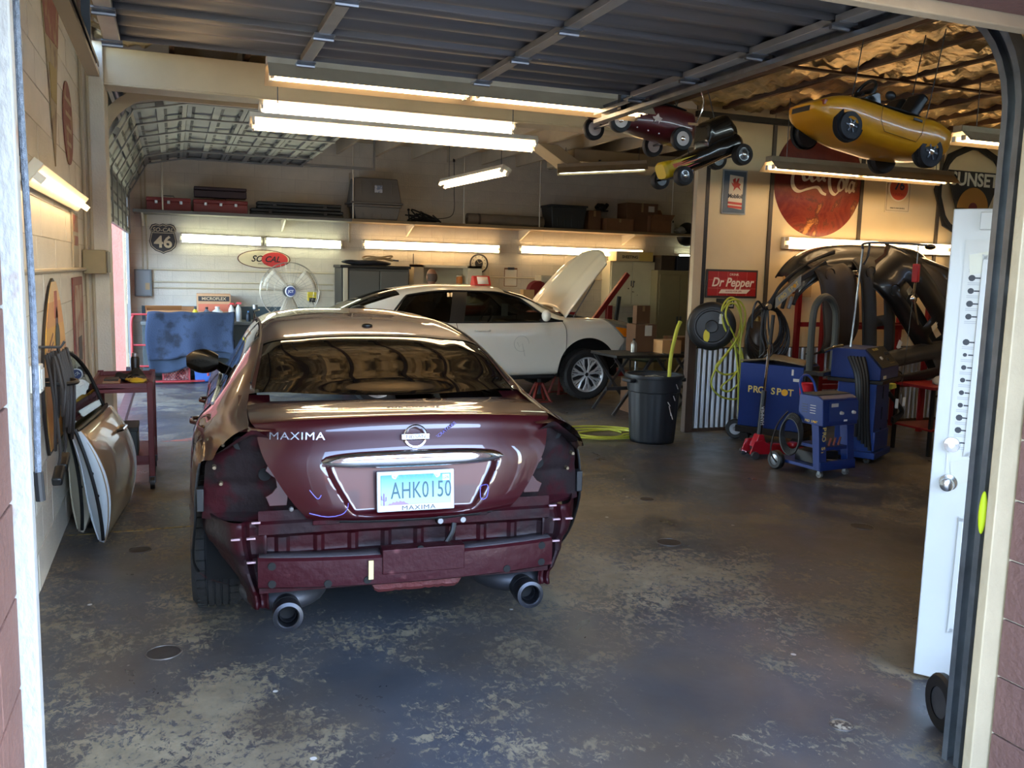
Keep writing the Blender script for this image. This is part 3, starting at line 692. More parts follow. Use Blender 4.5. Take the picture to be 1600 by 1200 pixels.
for s in (1,-1):
    for a, c in ((lambda v: 1.17+.26*(v-4), lambda v: 2.065+.05*(v-4)), (lambda v: 2.165+.05*(v-4), lambda v: 3.49-.65*(v-4))):
        b = mxl.patch(a, c, 4.03, 4.95, 24, 8, off=-.004)
        if s < 0: b.xf(Matrix.Scale(-1,4,(1,0,0)))
        b.build('side_window', M_privacy, mx, smooth=60)
    b = B().tube([mxl(u,4.02)+Vector((.003,0,0)) for u in np.linspace(1.1,3.55,24)], .009, 6)
    if s < 0: b.xf(Matrix.Scale(-1,4,(1,0,0)))
    b.build('belt_moulding', mat('belt_chrome', (150,150,150), .2, .9), mx)
    b = B().tube([mxl(u,5.02)+Vector((.004,0,.004)) for u in np.linspace(.78,2.9,30)], .006, 6)
    if s < 0: b.xf(Matrix.Scale(-1,4,(1,0,0)))
    b.build('roof_seam', M_rubber, mx)
    # door seams and handles
    b = B()
    for u in (2.12, 1.16, 3.3):
        b = B(); b.tube([mxl(u+.02*math.sin(v),v)+Vector((.001,0,0)) for v in np.linspace(.9,3.98,12)], .003, 4)
        if s < 0: b.xf(Matrix.Scale(-1,4,(1,0,0)))
        b.build('door_seam', M_hole, mx)
    for u in (1.45, 2.5):
        p = mxl(u,2.9); b = B().tube([p+Vector((.0,-.09,0)),p+Vector((.03,-.06,.004)),p+Vector((.034,.06,.004)),p+Vector((.0,.09,0))],.011,8)
        if s < 0: b.xf(Matrix.Scale(-1,4,(1,0,0)))
        b.build('door_handle', M_red, mx)
    # mirror
    b = B(); rows = []
    for i in range(9):
        t = i/8; x = .82+.21*t; h = .085*(math.sin(PI*(.12+.80*t))**.6); yy = 2.83+.05*t
        rows.append([(x, yy+.075*math.cos(a)*(.6 if math.cos(a) < 0 else 1), 1.035+h*math.sin(a)) for a in np.linspace(0,2*PI,20,endpoint=False)])
    b.grid(rows, closev=True).add([rows[0][k] for k in range(20)],[tuple(range(20))]).add([rows[-1][k] for k in range(20)],[tuple(range(20))])
    b.tube([(.78,2.90,.97),(.82,2.88,1.0),(.86,2.86,1.02)],[.035,.03,.03],8)
    if s < 0: b.xf(Matrix.Scale(-1,4,(1,0,0)))
    b.build('side_mirror', mat('mirror_black', (8,8,9), .25, coat=.4), mx)
    for ay, az, ar in arch:                                  # inner wheel houses
        b = B().lathe((.55,ay,az),(1,0,0),[(0,0),(ar+.01,0),(ar+.01,.30)],40); b.v = [(x,y,max(z,.24)) for x,y,z in b.v]
        if s < 0: b.xf(Matrix.Scale(-1,4,(1,0,0)))
        b.build('wheel_house', M_hole, mx)
B().box(-.60,.60,.6,4.5,.22,.32).build('underbody', M_hole, mx, smooth=0)
for s in (1,-1):
    for y in (1.0, 3.78): wheel(mx, s*.805, y, .325, .325, .235, s, 5)

for s in (1,-1):                                              # gutter under the lid seam
    B().grid([[(s*x, u, mxl(u,5).z-.016) for x in (.56,.62,.70)] for u in np.linspace(.10,.70,12)]).build('gutter', M_red, mx, smooth=50)
# trunk lid with licence recess
prof = [(.50,1.098,.661,.17,.025),(.34,1.100,.661,.15,.028),(.16,1.098,.659,.13,.034),(.075,1.092,.650,.115,.04),(.060,1.078,.634,.11,.042),(.054,1.068,.633,.108,.043),(.042,1.035,.628,.105,.042),(.024,.99,.618,.10,.036),(.006,.94,.600,.095,.03),(-.010,.87,.565,.09,.02),(-.022,.79,.520,.085,.012),(-.026,.73,.48,.08,.006),(-.018,.69,.452,.078,.0),(.006,.664,.435,.075,0),(.03,.655,.43,.075,0)]
cum = [0.]
for a, c in zip(prof[:-1], prof[1:]): cum.append(cum[-1]+math.hypot(c[0]-a[0], c[1]-a[1]))
def lid(s, t, disp=True):
    P = [pchip(cum,[q[k] for q in prof],s) for k in range(5)]
    x = P[2]*t; c = abs(t)**2.2
    p = Vector((x, P[0]+P[3]*c, P[1]-P[4]*c))
    if disp and p.z < 1.0:
        zt, zb = .900, .684; hw = .375-.115*max(0,(zt-p.z)/(zt-zb))**1.2
        e = min((hw-abs(x))/.028, (zt-p.z)/.012, (p.z-zb)/.022)
        d = smooth01(e)
        if p.z < zb+.03 and abs(x) > hw-.06: d *= smooth01(((hw-abs(x))+(p.z-zb))/.05)
        yp = .028+.16*(p.z-.80)
        p.y += d*(max(.0, yp+.012-p.y))
    return p
NS, NT = 150, 120
rows = [[lid(cum[-1]*(i/NS), -1+2*j/NT) for j in range(NT+1)] for i in range(NS+1)]
tl = B().grid(rows).build('trunk_lid', M_red, mx, smooth=50)
def rear_y(x, z):                                              # surface of the lid's rear face at (x, z)
    best = None
    for i in range(60, 151):
        s = cum[-1]*i/150; P2 = pchip(cum,[q[2] for q in prof],s); t = max(-1,min(1,x/P2)); p = lid(s,t)
        if p.y > .4: continue
        d = abs(p.z-z)
        if best is None or d < best[0]: best = (d, p.y)
    return best[1]
# dark tube standing in for the edge shadow under the lid
b = B().tube([lid(cum[-1],t)+Vector((0,.012,-.004)) for t in np.linspace(-1,1,30)], .008, 6); b.build('lid_edge_shadow', M_rubber, mx)
# chrome bar
M_chr = mat('bright_chrome', (232,232,234), .06, 1.)
rows = []
for i in range(41):
    t = -1+2*i/40; x = .383*t; zc = .925-.012*abs(t)**2+.004; hh = .030*(1-abs(t)**4)**.5+.004
    y0 = -.004+.075*abs(t)**2.2*.75-.022
    rows.append([(x, y0-.018*math.cos(a)-.006, zc+hh*math.sin(a)) for a in np.linspace(-PI*.5,PI*.5,9)]+[(x, y0+.05, zc+hh*.8), (x, y0+.05, zc-hh*.8)])
b = B().grid(rows, closev=True); b.build('chrome_bar', M_chr, mx, smooth=60)
# badge: ring and bar with lettering
yb = rear_y(0,1.012)-.012
b = B().lathe((0,yb,1.012),(0,-1,0),[(.040,0),(.049,.002),(.051,.008),(.047,.013),(.041,.011),(.040,0)],40)
em = thing_part('emblem', mx, (0,0,0)); b.build('ring', M_chr, em)
B().box(-.060,.060,yb-.014,yb-.002,.999,1.025).build('name_bar', M_chr, em, bevel=.003)
text('lettering', 'NISSAN', .022, mat('badge_dark', (60,70,85), .4), em, (0,yb-.0145,1.012), (PI/2,0,0), .0008, sx=1.12)
nm = text('model_lettering', 'MAXIMA', .044, mat('letter_chrome', (170,170,172), .15, 1.), mx, (-.475,rear_y(-.475,1.012)-.009,1.012), (PI/2-.12,0,.0), .003, sx=1.25, space=1.1)
nm.rotation_euler = (PI/2-.30,.0,-.195)
# grease pencil notes
M_pen = mat('grease_pencil', (104,96,170), .6)
yy = rear_y(.15,1.04)-.010
t1 = text('pencil_note', 'SCRATCHES', .019, M_pen, mx, (.135,yy,1.030), (PI/2-.25,-.62,.10), .004, off=-.0002)
for path in ([(-.43,.80),(-.40,.765),(-.385,.78)], [(-.43,.70),(-.36,.685),(-.30,.70),(-.275,.74)], [(.285,.775),(.315,.79),(.31,.74),(.285,.735),(.29,.775)]):
    b = B().tube([(x,rear_y(x,z)-.003,z) for x,z in [tuple(p)[:2] for p in spline([(a,c,0) for a,c in path],6)]], .0022, 5); b.build('pencil_note', M_pen, mx)
text('pencil_note', 'PDR CHARGE 1', .026, mat('faint_pencil', (96,84,80), .6), mx, (.05,.24,1.1005), (.02,0,0), .0005, sx=1.5)
text('pencil_note', 'A DAMAGE', .024, mat('faint_pencil', (96,84,80), .6), mx, (-.24,.26,1.0975), (.02,0,0), .0005, sx=1.4)
# licence plate
lp = thing_part('license_plate', mx, (0,-.006,.785), (-.11,0,0))
B().box(-.163,.163,-.006,.004,-.082,.086).build('plate_frame', mat('plate_frame_white', (176,176,176), .4), lp, bevel=.004)
pm = bpy.data.materials.new('plate_print'); pm.use_nodes = True; MATS['plate_print'] = pm
N = pm.node_tree.nodes; L = pm.node_tree.links; tc = N.new('ShaderNodeTexCoord'); sx = N.new('ShaderNodeSeparateXYZ'); rp = N.new('ShaderNodeValToRGB'); mr = N.new('ShaderNodeMapRange')
mr.inputs[1].default_value = -.055; mr.inputs[2].default_value = .07; L.new(tc.outputs['Object'], sx.inputs[0]); L.new(sx.outputs[2], mr.inputs[0]); L.new(mr.outputs[0], rp.inputs[0])
e = rp.color_ramp.elements; e[0].position = 0; e[0].color = (*lin((150,164,116)),1); e[1].position = 1; e[1].color = (*lin((52,132,156)),1)
for pos, c in ((.16,(146,168,154)),(.5,(130,168,178))): k = e.new(pos); k.color = (*lin(c),1)
L.new(rp.outputs[0], N['Principled BSDF'].inputs['Base Color']); N['Principled BSDF'].inputs['Roughness'].default_value = .4
pl = B().box(-.148,.148,-.0085,-.005,-.054,.070).build('plate', pm, lp, bevel=.002)
M_pt = mat('plate_teal', (24,72,86), .5)
text('plate_number', 'AHK0150', .098, M_pt, lp, (.022,-.0092,.002), (PI/2,0,0), .0012, sx=.62, space=1.06)
text('plate_state', 'ARIZONA', .024, mat('plate_state_teal', (60,150,176), .5), lp, (0,-.0092,.060), (PI/2,0,0), .0008, sx=1.5, space=1.1)
text('frame_lettering', 'MAXIMA', .026, mat('print_dark', (52,54,60), .6), lp, (.01,-.0066,-.069), (PI/2,0,0), .0008, sx=1.35, space=1.1)
st = B().box(.112,.142,-.0095,-.0085,.040,.066).build('sticker', mat('sticker_pale', (190,210,220), .5), lp, smooth=0)
text('sticker_number', '26', .018, M_pt, lp, (.131,-.0099,.053), (PI/2,0,0), .0004)
text('sticker_number', '10', .014, M_pt, lp, (.117,-.0099,.053), (PI/2,PI/2,0), .0004)
mt = B(); xs = np.linspace(-.12,-.03,13); hs = [0,.008,.006,.014,.010,.017,.012,.018,.013,.015,.008,.006,0]
mt.add([(x,-.0092,-.054) for x in xs]+[(x,-.0092,-.054+h) for x,h in zip(xs,hs)], [(i,i+1,14+i,13+i) for i in range(12)])
mt.build('mountain_print', mat('plate_purple', (132,104,190), .5), lp, smooth=0)
b = B().tube([(-.135,-.009,-.054),(-.135,-.009,-.004)],.0032,6).tube([(-.135,-.009,-.032),(-.144,-.009,-.030),(-.144,-.009,-.014)],.0024,6).tube([(-.135,-.009,-.036),(-.126,-.009,-.034),(-.126,-.009,-.018)],.0024,6); b.build('cactus_print', mat('plate_purple', (132,104,190), .5), lp)
for s in (-1,1):
    B().lathe((s*.088,-.007,.066),(0,-1,0),[(0,.004),(.006,.003),(.007,0)],12).build('screw', M_galv, lp)
    B().lathe((s*.088,-.006,.068),(0,-1,0),[(0,.0028),(.015,.0028),(.015,0)],16).build('frame_lug', mat('plate_frame_white', (176,176,176), .4), lp)

# tail lamp recesses left open
for s in (1,-1):
    rows = []
    for i in range(23):
        t = i/22; z = .63+.415*t; r = []
        xin = .385+.19*min(1,max(0,(z-.655)/.30))+.05*max(0,(z-1.0)/.04); xo = .855-.02*t-.06*max(0,(t-.85)/.15)
        for j in range(23):
            q = j/22; x = xin+(xo-xin)*q; z = .63+(1.04-.72*max(0,x-.655)-.63)*t; y = .125+.05*math.sin(PI*q)*(1 if .08 < t < .95 else .2)+.20*q**2.2
            y += .012*smooth01((abs(z-.86)-.05)/.01)*smooth01((.10-abs(z-.86))/.01)+.010*math.sin(x*21+z*9)
            if t > .90: y += (.105+.02*q-y)*smooth01((t-.90)/.09)
            r.append((s*x,y,z))
        rows.append(r)
    rc = B().grid(rows).build('lamp_recess', M_dirt, mx, smooth=40)
    b = B()
    for x, z, r in ((.70,.965,.024),(.60,.84,.026),(.775,.985,.010)):
        q = (x-.40)/.455; yh = .125+.05*math.sin(PI*q)+.20*q**2.2; B().lathe((s*x,yh-.03,z),(0,-1,0),[(0,.006),(r,.006),(r*1.1,-.03)],18).build('lamp_hole', M_hole, rc)
    b = B()
    for x, z in ((.765,.955),(.775,.79),(.80,.86)):
        b = B(); b.lathe((s*x,.30,z),(0,-1,0),[(0,.055),(.007,.055),(.009,.045),(.009,0)],10)
        b.build('stud', mat('stud_brass', (110,96,76), .45, .6), rc)
    # bare metal bracket with a round notch beside the lid
    pts = [(.515,.72),(.585,.72),(.60,.76),(.575,.775),(.555,.80),(.56,.835),(.58,.85),(.60,.87),(.59,.895),(.55,.90),(.525,.945),(.49,.955),(.475,.93),(.50,.86)]
    b = B().prism([(s*x,z) for x,z in pts], 'y', .112, .118); b.build('lamp_bracket', mat('maroon_glossy', (52,9,17), .22, .3, coat=.8), rc, bevel=.002)
    # lower corner panel
    rows = []
    for i in range(15):
        t = i/14; z = .29+.365*t; r = []
        for j in range(17):
            q = j/16; x = .60+.255*q-.05*max(0,.35-t); y = .085+.02*math.sin(q*9)+.26*q**3+.02*(math.sin(z*42) > .5)
            if .25 < q < .32 or .70 < q < .74: y += .018
            r.append((s*(.60+(x-.60)*(.42+.58*smooth01(t*1.15))),y,z))
        rows.append(r)
    cp = B().grid(rows).build('corner_panel', M_redraw, mx, smooth=35, solid=.004)
    b = B()
    for x, z in ((.66,.60),(.72,.60),(.66,.50),(.64,.665)):
        b = B(); b.box(*sorted((s*(x-.018),s*(x+.018))),.066,.08,z-.004,z+.004)
        b.build('clip_slot', mat('bare_edge', (170,140,146), .35, .4), cp, bevel=.002)
    b = B().box(*sorted((s*.845,s*.875)),.30,.36,.66,.76); b.build('bumper_clip', M_rubber, mx, bevel=.004)
    # edge lip along the lower quarter
    b = B().tube([mxl(.345+.30*smooth01((2.2-v)/1.4),v) for v in np.linspace(1.0,3,16)], .006, 6)
    if s < 0: b.xf(Matrix.Scale(-1,4,(1,0,0)))
    b.build('panel_edge', M_rubber, mx)
# rear panel between the corners, with pressed ribs
rows = []
for i in range(33):
    t = i/32; z = .36+.345*t; r = []
    for j in range(81):
        x = -.63+1.26*j/80; y = .085-.0*t
        if .42 < t < .72: y += .035*smooth01((t-.42)/.06)*smooth01((.72-t)/.06)*(1-.35*(math.sin(x*44) > .75))
        if t > .85: y += .012
        r.append((x,y,z))
    rows.append(r)
rpn = B().grid(rows).build('rear_panel', M_redraw, mx, smooth=35)
for x in (-.36,.02,.28): B().box(x-.055,x+.055,.070,.082,.640,.660).build('panel_slot', M_dirt, rpn, bevel=.003)
for x in (-.50,.40): B().lathe((x,.075,.715),(0,-1,0),[(0,.016),(.008,.014),(.010,0)],14).build('rubber_stop', mat('stop_grey', (84,80,78), .5), rpn)
# latch with its wire
la = thing_part('trunk_latch', mx, (.17,.07,.632))
B().box(-.065,.065,-.02,.02,-.014,.014).build('latch_plate', M_dirt, la, bevel=.004, seg=2)
for x in (-.05,.05): B().cyl((x,-.024,0),(x,.0,0),.012,n=12).build('latch_bolt', M_galv, la)
B().tube(spline([(.01,-.02,-.012),(.0,-.03,-.05),(-.03,-.03,-.10)],5),.012,8).build('latch_wire', M_rubber, la)
# bumper beam
bb = thing_part('bumper_beam', mx, (0,0,0))
M_beam = mat('beam_maroon', (46,7,15), .38, .15, c2=(90,50,52), thr=.70, scale=14, bump=.25, bscale=18, spec=.3)
rows = []
for i in range(31):
    x = -.635+1.27*i/30; y = -.02+.07*abs(x/.635)**2.2
    rows.append([(x,y+.075,.520),(x,y+.012,.522),(x,y,.510),(x,y-.004,.455),(x,y,.400),(x,y+.012,.392),(x,y+.075,.392)])
be = B().grid(rows).add([rows[0][k] for k in range(7)],[tuple(range(7))]).add([rows[-1][k] for k in range(7)],[tuple(range(7))]).build('beam_bar', M_beam, bb, smooth=35)
b = B()
for x0, x1 in ((-.63,-.145),(.215,.63)):
    n = 8
    for k in range(n):
        xa, xb = x0+(x1-x0)*k/n, x0+(x1-x0)*(k+1)/n; ya, yb2 = [-.02+.07*abs(q/.635)**2.2 for q in (xa,xb)]
        b.add([(xa,ya+.01,.5235),(xb,yb2+.01,.5235),(xb,yb2+.072,.530),(xa,ya+.072,.530)],[(0,1,2,3)])
    b.build('top_flange', mat('flange_grey', (66,62,66), .4, .4), be, smooth=20, solid=.003); b = B()
B().box(-.14,.21,-.022,.045,.51,.545).box(-.14,.21,-.027,-.018,.44,.545).build('center_plate', M_beam, be, bevel=.003)
for x, z in ((-.58,.49),(-.58,.415),(-.36,.412),(-.20,.42),(.58,.495),(.58,.42),(.41,.412),(.02,.535)):
    y = -.02+.07*abs(x/.635)**2.2; b = B().lathe((x,y-.006,z),(0,1,0),[(0,0),(.016 if z < .5 else .017,0),(.017,.012)],16); b.build('beam_hole', M_hole, be)
B().box(-.198,-.178,-.030,-.026,.425,.505).build('tape_strip', mat('tan_tape', (190,170,120), .6), be, smooth=0)
# spare wheel well hanging under the beam
rows = []
for i in range(25):
    x = -.20+.44*i/24; e = min(1, min(x+.20, .24-x)/.05); r = []
    for t, (y, z) in zip((0,1,2,3,4), ((.03,.40),(.035,.355),(.05,.338),(.12,.33),(.3,.32))):
        zz = .40+(z-.40)*smooth01(e)+.004*(math.sin(x*150) > .6)*(t in (1,2)); r.append((x,y,zz))
    rows.append(r)
B().grid(rows).build('spare_well', mat('well_primer', (74,26,26), .6, var=.25, scale=9, bump=.4, bscale=30), mx, smooth=30)
# exhaust
M_muf = mat('muffler_steel', (58,58,62), .5, .6, var=.3, scale=8)
M_tip = mat('exhaust_tip', (52,53,58), .38, .8, var=.2, scale=14)
for s in (1,-1):
    ex = thing_part('exhaust', mx, (s*.52,.0,.285), (-.05,0,0))
    B().lathe((0,-.005,0),(0,1,0),[(.040,.09),(.041,.0),(.046,-.004),(.060,.0),(.062,.02),(.055,.14),(.05,.16)],36).build('tip', M_tip, ex)
    B().lathe((0,.03,0),(0,1,0),[(0,.05),(.033,.05),(.034,.0),(.031,-.002),(.029,.01)],28).build('inner_pipe', M_tip, ex)
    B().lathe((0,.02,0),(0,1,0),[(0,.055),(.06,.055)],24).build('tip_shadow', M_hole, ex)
    B().ball((0,.36,.02),(.19,.24,.085),24,14).cyl((0,.12,0),(0,.25,.01),.035,n=14).build('muffler', M_muf, ex)
B().ball((0,.0,0),(.030,.022,.016),18,10).xf(Matrix.Translation((.0,1.42,1.380))).build('antenna', mat('antenna_black', (8,8,8), .3), mx)
# ---------------------------------------------------------------- white sedan on jack stands, hood up, front bumper off
M_white = mat('white_paint', (222,216,200), .3, 0, var=.03, scale=2, coat=.8)
M_pane = glass('tinted_pane', (.30,.32,.30)); M_pane_dk = glass('dark_tinted_pane', (.05,.055,.05))
wc = thing('white_sedan', 'white sedan raised on jack stands with its hood open and front bumper removed', 'car', (1.19,11.22,0), -PI/2)
wys = [0.,.35,.62,1.05,1.5,2.05,2.6,3.1,3.6,4.1,4.45,4.62]
wS = [
 [(.55,.45),(.68,.52),(.74,.72),(.72,.92),(.66,1.02),(.55,1.06),(.30,1.08),(0,1.085)],
 [(.70,.36),(.84,.44),(.88,.72),(.86,.95),(.79,1.05),(.62,1.09),(.34,1.11),(0,1.12)],
 [(.73,.34),(.88,.42),(.905,.70),(.885,.95),(.80,1.06),(.62,1.12),(.36,1.16),(0,1.17)],
 [(.74,.34),(.89,.41),(.91,.70),(.89,.95),(.805,1.06),(.60,1.26),(.36,1.32),(0,1.335)],
 [(.74,.345),(.89,.41),(.912,.70),(.892,.95),(.81,1.06),(.58,1.385),(.36,1.445),(0,1.458)],
 [(.74,.35),(.89,.41),(.912,.70),(.892,.95),(.815,1.06),(.57,1.45),(.36,1.503),(0,1.515)],
 [(.74,.355),(.89,.415),(.912,.70),(.892,.955),(.815,1.063),(.575,1.445),(.36,1.50),(0,1.512)],
 [(.74,.36),(.89,.42),(.912,.71),(.892,.965),(.815,1.07),(.60,1.335),(.36,1.41),(0,1.425)],
 [(.74,.37),(.89,.43),(.912,.72),(.892,.985),(.81,1.085),(.69,1.125),(.42,1.20),(0,1.22)],
 [(.72,.40),(.88,.50),(.905,.75),(.885,1.0),(.79,1.10),(.68,1.115),(.42,1.12),(0,1.12)],
 [(.70,.50),(.84,.60),(.885,.78),(.868,.97),(.79,1.055),(.66,1.08),(.4,1.09),(0,1.09)],
 [(.66,.55),(.78,.64),(.86,.80),(.845,.93),(.77,1.01),(.64,1.045),(.4,1.05),(0,1.05)]]
wl = Loft(wys, wS); warch = [(1.09,.42,.40),(3.87,.44,.43)]
body = B()
def fe(v): return 4.30 if v < 1.6 else 4.30+.11*min(1,(v-1.6)/.7) if v < 2.3 else 4.41-.16*(v-2.3)/.7 if v < 3 else 4.25-.11*(v-3)
for a in (wl.patch(0, fe, 0, 3, 130, 26, arches=warch), wl.patch(0, fe, 3, 4, 60, 8),
          wl.patch(0, lambda v: 1.20+.32*(v-4), 4, 5, 26, 8), wl.patch(lambda v: 2.02+.12*(v-4), lambda v: 2.14+.12*(v-4), 4, 5, 3, 8), wl.patch(lambda v: 3.52-.55*(v-4), fe, 4, 5, 22, 8),
          wl.patch(lambda v: 0., lambda v: .62+.12*((7-v)/2)**2, 5, 7, 12, 12), wl.patch(lambda v: .62, 1.42, 5, 5.12, 12, 2), wl.patch(1.42, 2.80, 5, 7, 24, 14), wl.patch(2.80, 3.62, 5, 5.12, 14, 2)):
    body.add(a.v, a.f)
body.mirror_x(); body.build('body', M_white, wc, smooth=40)
rows = [[wl(0,v) for v in np.linspace(0,7,30)]]; rows.append([Vector((0,p.y+.0,p.z)) for p in rows[0]])
B().grid(rows).mirror_x().build('tail_panel', M_white, wc)
wl.patch(lambda v: .63+.12*((7-v)/2)**2, 1.415, 5.1, 7, 20, 12, off=-.002).mirror_x().build('rear_window', M_pane_dk, wc, smooth=60)
wl.patch(2.81, 3.61, 5.1, 7, 20, 12, off=-.002).mirror_x().build('windshield', M_pane, wc, smooth=60)
for s in (1,-1):
    for a, c, m in ((lambda v: 1.21+.32*(v-4), lambda v: 2.015+.12*(v-4), M_pane_dk), (lambda v: 2.145+.12*(v-4), lambda v: 3.51-.55*(v-4), M_pane)):
        b = wl.patch(a, c, 4.03, 4.96, 20, 8, off=-.006)
        if s < 0: b.xf(Matrix.Scale(-1,4,(1,0,0)))
        b.build('side_window', m, wc, smooth=60)
    def fin(b, n, m, par=wc, **k):
        if s < 0: b.xf(Matrix.Scale(-1,4,(1,0,0)))
        return b.build(n, m, par, **k)
    fin(B().tube([wl(1.15+.36*t,4+t)+Vector((.004,0,0)) for t in np.linspace(0,.97,10)]+[wl(u,4.97)+Vector((.004,0,.002)) for u in np.linspace(1.55,2.98,20)]+[wl(3.53-.55*t,4+t)+Vector((.004,0,0)) for t in np.linspace(.97,0,10)], .013, 6), 'window_trim', M_rubber)
    fin(B().tube([wl(u,4.0)+Vector((.004,0,0)) for u in np.linspace(1.15,3.52,24)], .010, 6), 'belt_moulding', M_rubber)
    fin(wl.patch(lambda v: 1.985+.12*(v-4), lambda v: 2.175+.12*(v-4), 4.0, 4.97, 3, 8, off=.004), 'door_post', M_rubber)
    for u in (1.16, 2.08, 3.50):
        fin(B().tube([wl(u+(.05*math.sin((v-.8)*.9) if u > 3 else .0),v)+Vector((.001,0,0)) for v in np.linspace(.7,3.98,14)], .0035, 4), 'door_seam', M_hole)
    for u in (1.45, 2.40):
        p = wl(u,3.1); fin(B().tube([p+Vector((0,-.10,0)),p+Vector((.028,-.07,.0)),p+Vector((.032,.07,.0)),p+Vector((0,.10,0))],.012,8), 'door_handle', M_white)
    b = B().ball((.98,3.22,1.16),(.085,.055,.075),18,12); fin(b, 'side_mirror', M_white); fin(B().box(.80,.97,3.20,3.28,1.075,1.11), 'mirror_foot', M_rubber, bevel=.01)
    for q_ in ((1.09,.42,.41),(3.87,.44,.44)):
        b = B().lathe((.52,q_[0],q_[1]),(1,0,0),[(0,0),(q_[2],0),(q_[2],.36)],32); b.v = [(x,y,max(z,.36)) for x,y,z in b.v]; fin(b, 'wheel_house', M_hole)
    for y in (1.09, 3.87): wheel(wc, s*.80, y, .385, .335, .215, s, 7, 'lattice', .3)
    fin(B().box(.70,.86,1.5,3.42,.335,.40), 'sill_skirt', M_rubber, bevel=.02)
    # headlamp with amber lens
    hl = fin(wl.patch(lambda v: fe(v)+.006, lambda v: 4.60-.10*max(0,3-v), 2.45, 4.75, 14, 14, off=.002), 'headlamp', mat('lamp_lens', (150,148,138), .12, .3, coat=.6), smooth=50, solid=.02)
    fin(wl.patch(lambda v: fe(v)+.03, lambda v: 4.57-.10*max(0,3-v), 2.5, 3.15, 10, 8, off=.008), 'amber_lens', mat('amber_plastic', (240,138,20), .2, coat=.5), hl, smooth=50)
    fin(wl.patch(lambda v: fe(v)+.05, 4.56, 3.5, 4.4, 10, 8, off=.006), 'clear_lens', mat('lamp_chrome', (210,208,200), .1, .8), hl, smooth=50)
# hood: hinged at the cowl, swung up
hd = []
for i in range(25):
    t = i/24; r = []
    for j in range(31):
        q = -1+2*j/30; s0 = .13*(1-q*q); L = 1.20-.26*abs(q)**2.4; d = s0+(L-s0)*t; hw = .745-.13*(d/1.2)**2.2
        a0 = 53; st = 12; y, z = 3.60, 1.115; dl = d/st
        for k in range(st): a = math.radians(a0-13*((k+.5)*dl/1.2)**1.5); y += dl*math.cos(a); z += dl*math.sin(a)
        crown = .05*(1-q*q)+.012*math.exp(-((abs(q)-.55)/.08)**2)
        r.append((hw*q, y-crown*.75, z+crown*.6))
    hd.append(r)
B().grid(hd).build('hood', M_white, wc, smooth=50, solid=.012)
B().tube([(.70,3.70,1.08),(.66,4.05,1.62)],.008,6).build('hood_strut', M_galv, wc)
# open engine bay and bare front
bay = B().box(-.64,.64,3.55,4.50,.45,.86); bay.build('engine_bay', M_hole, wc, smooth=0)
en = B().cbox((-.15,3.95,.92),(.55,.5,.18)).cbox((.38,4.1,.93),(.26,.34,.2)).cbox((.0,4.35,.95),(.9,.12,.10)); en.build('engine_cover', mat('engine_black', (30,30,30), .5), wc, bevel=.03, kind='stuff')
B().box(-.66,.66,4.44,4.52,.94,1.02).box(-.60,.60,4.46,4.55,.46,.60).build('core_support', M_rubber, wc, bevel=.01)
B().box(-.62,.62,4.60,4.68,.60,.72).build('bumper_bar', mat('bare_aluminium', (150,150,146), .35, .8), wc, bevel=.015)
B().box(.45,.72,4.46,4.60,.66,.86).build('lamp_bracket', mat('bracket_white', (196,196,190), .5), wc, bevel=.01)
# cabin
B().box(-.78,.78,.75,3.5,.36,.62).build('cabin_floor', M_rubber, wc, smooth=0)
B().box(-.78,.78,3.1,3.62,.62,1.02).build('dashboard', M_rubber, wc, bevel=.05)
for x in (-.38,.38):
    st = thing_part('seat', wc, (x,2.25,.62)); B().box(-.25,.25,-.1,.45,0,.16).build('seat_cushion', M_rubber, st, bevel=.05); B().cbox((0,-.18,.36),(.48,.14,.62),(.22,0,0)).build('seat_back', M_rubber, st, bevel=.05); B().cbox((0,-.27,.74),(.26,.09,.18),(.15,0,0)).build('headrest', M_rubber, st, bevel=.04)
B().box(-.70,.70,1.0,1.45,.62,.80).cbox((0,.95,1.0),(1.3,.16,.5),(.25,0,0)).build('rear_bench', M_rubber, wc, bevel=.04)
B().tube(circle((-.38,0,0),.18,24,'xz'),.014,8,closed=True).xf(Matrix.Translation((0,2.88,1.05)) @ Matrix.Rotation(-.45,4,'X')).build('steering_wheel', M_rubber, wc)
B().box(-.02,.0,2.98,3.07,1.10,1.27).build('paper_tag', mat('tag_paper', (214,212,200), .6), wc, smooth=0)
B().tube([(.9145,2.86,.82),(.9145,2.89,.76),(.9145,2.93,.80),(.9145,2.95,.72),(.9145,2.97,.64)],.002,4).build('pencil_note', mat('grey_pencil', (168,164,152), .7), wc)
B().tube([(.9145,2.92+.10*math.cos(a),.80+.10*math.sin(a)*1.0) for a in np.linspace(0,5.2,20)],.002,4).build('pencil_note', mat('grey_pencil', (168,164,152), .7), wc)

rt = thing('roof_sign', 'small red wedge with a white card standing on the white roof', 'sign', (3.80,11.05,1.513))
B().prism([(-.10,0),(.10,0),(.045,.125),(-.025,.125)], 'x', -.115, .115).build('wedge', mat('red_plastic', (186,44,40), .4), rt, bevel=.006)
B().add([(-.07,-.090,.018),(.08,-.090,.018),(.08,-.038,.112),(-.07,-.038,.112)],[(0,1,2,3)]).build('card', mat('card_white', (226,216,206), .6), rt, solid=.003)

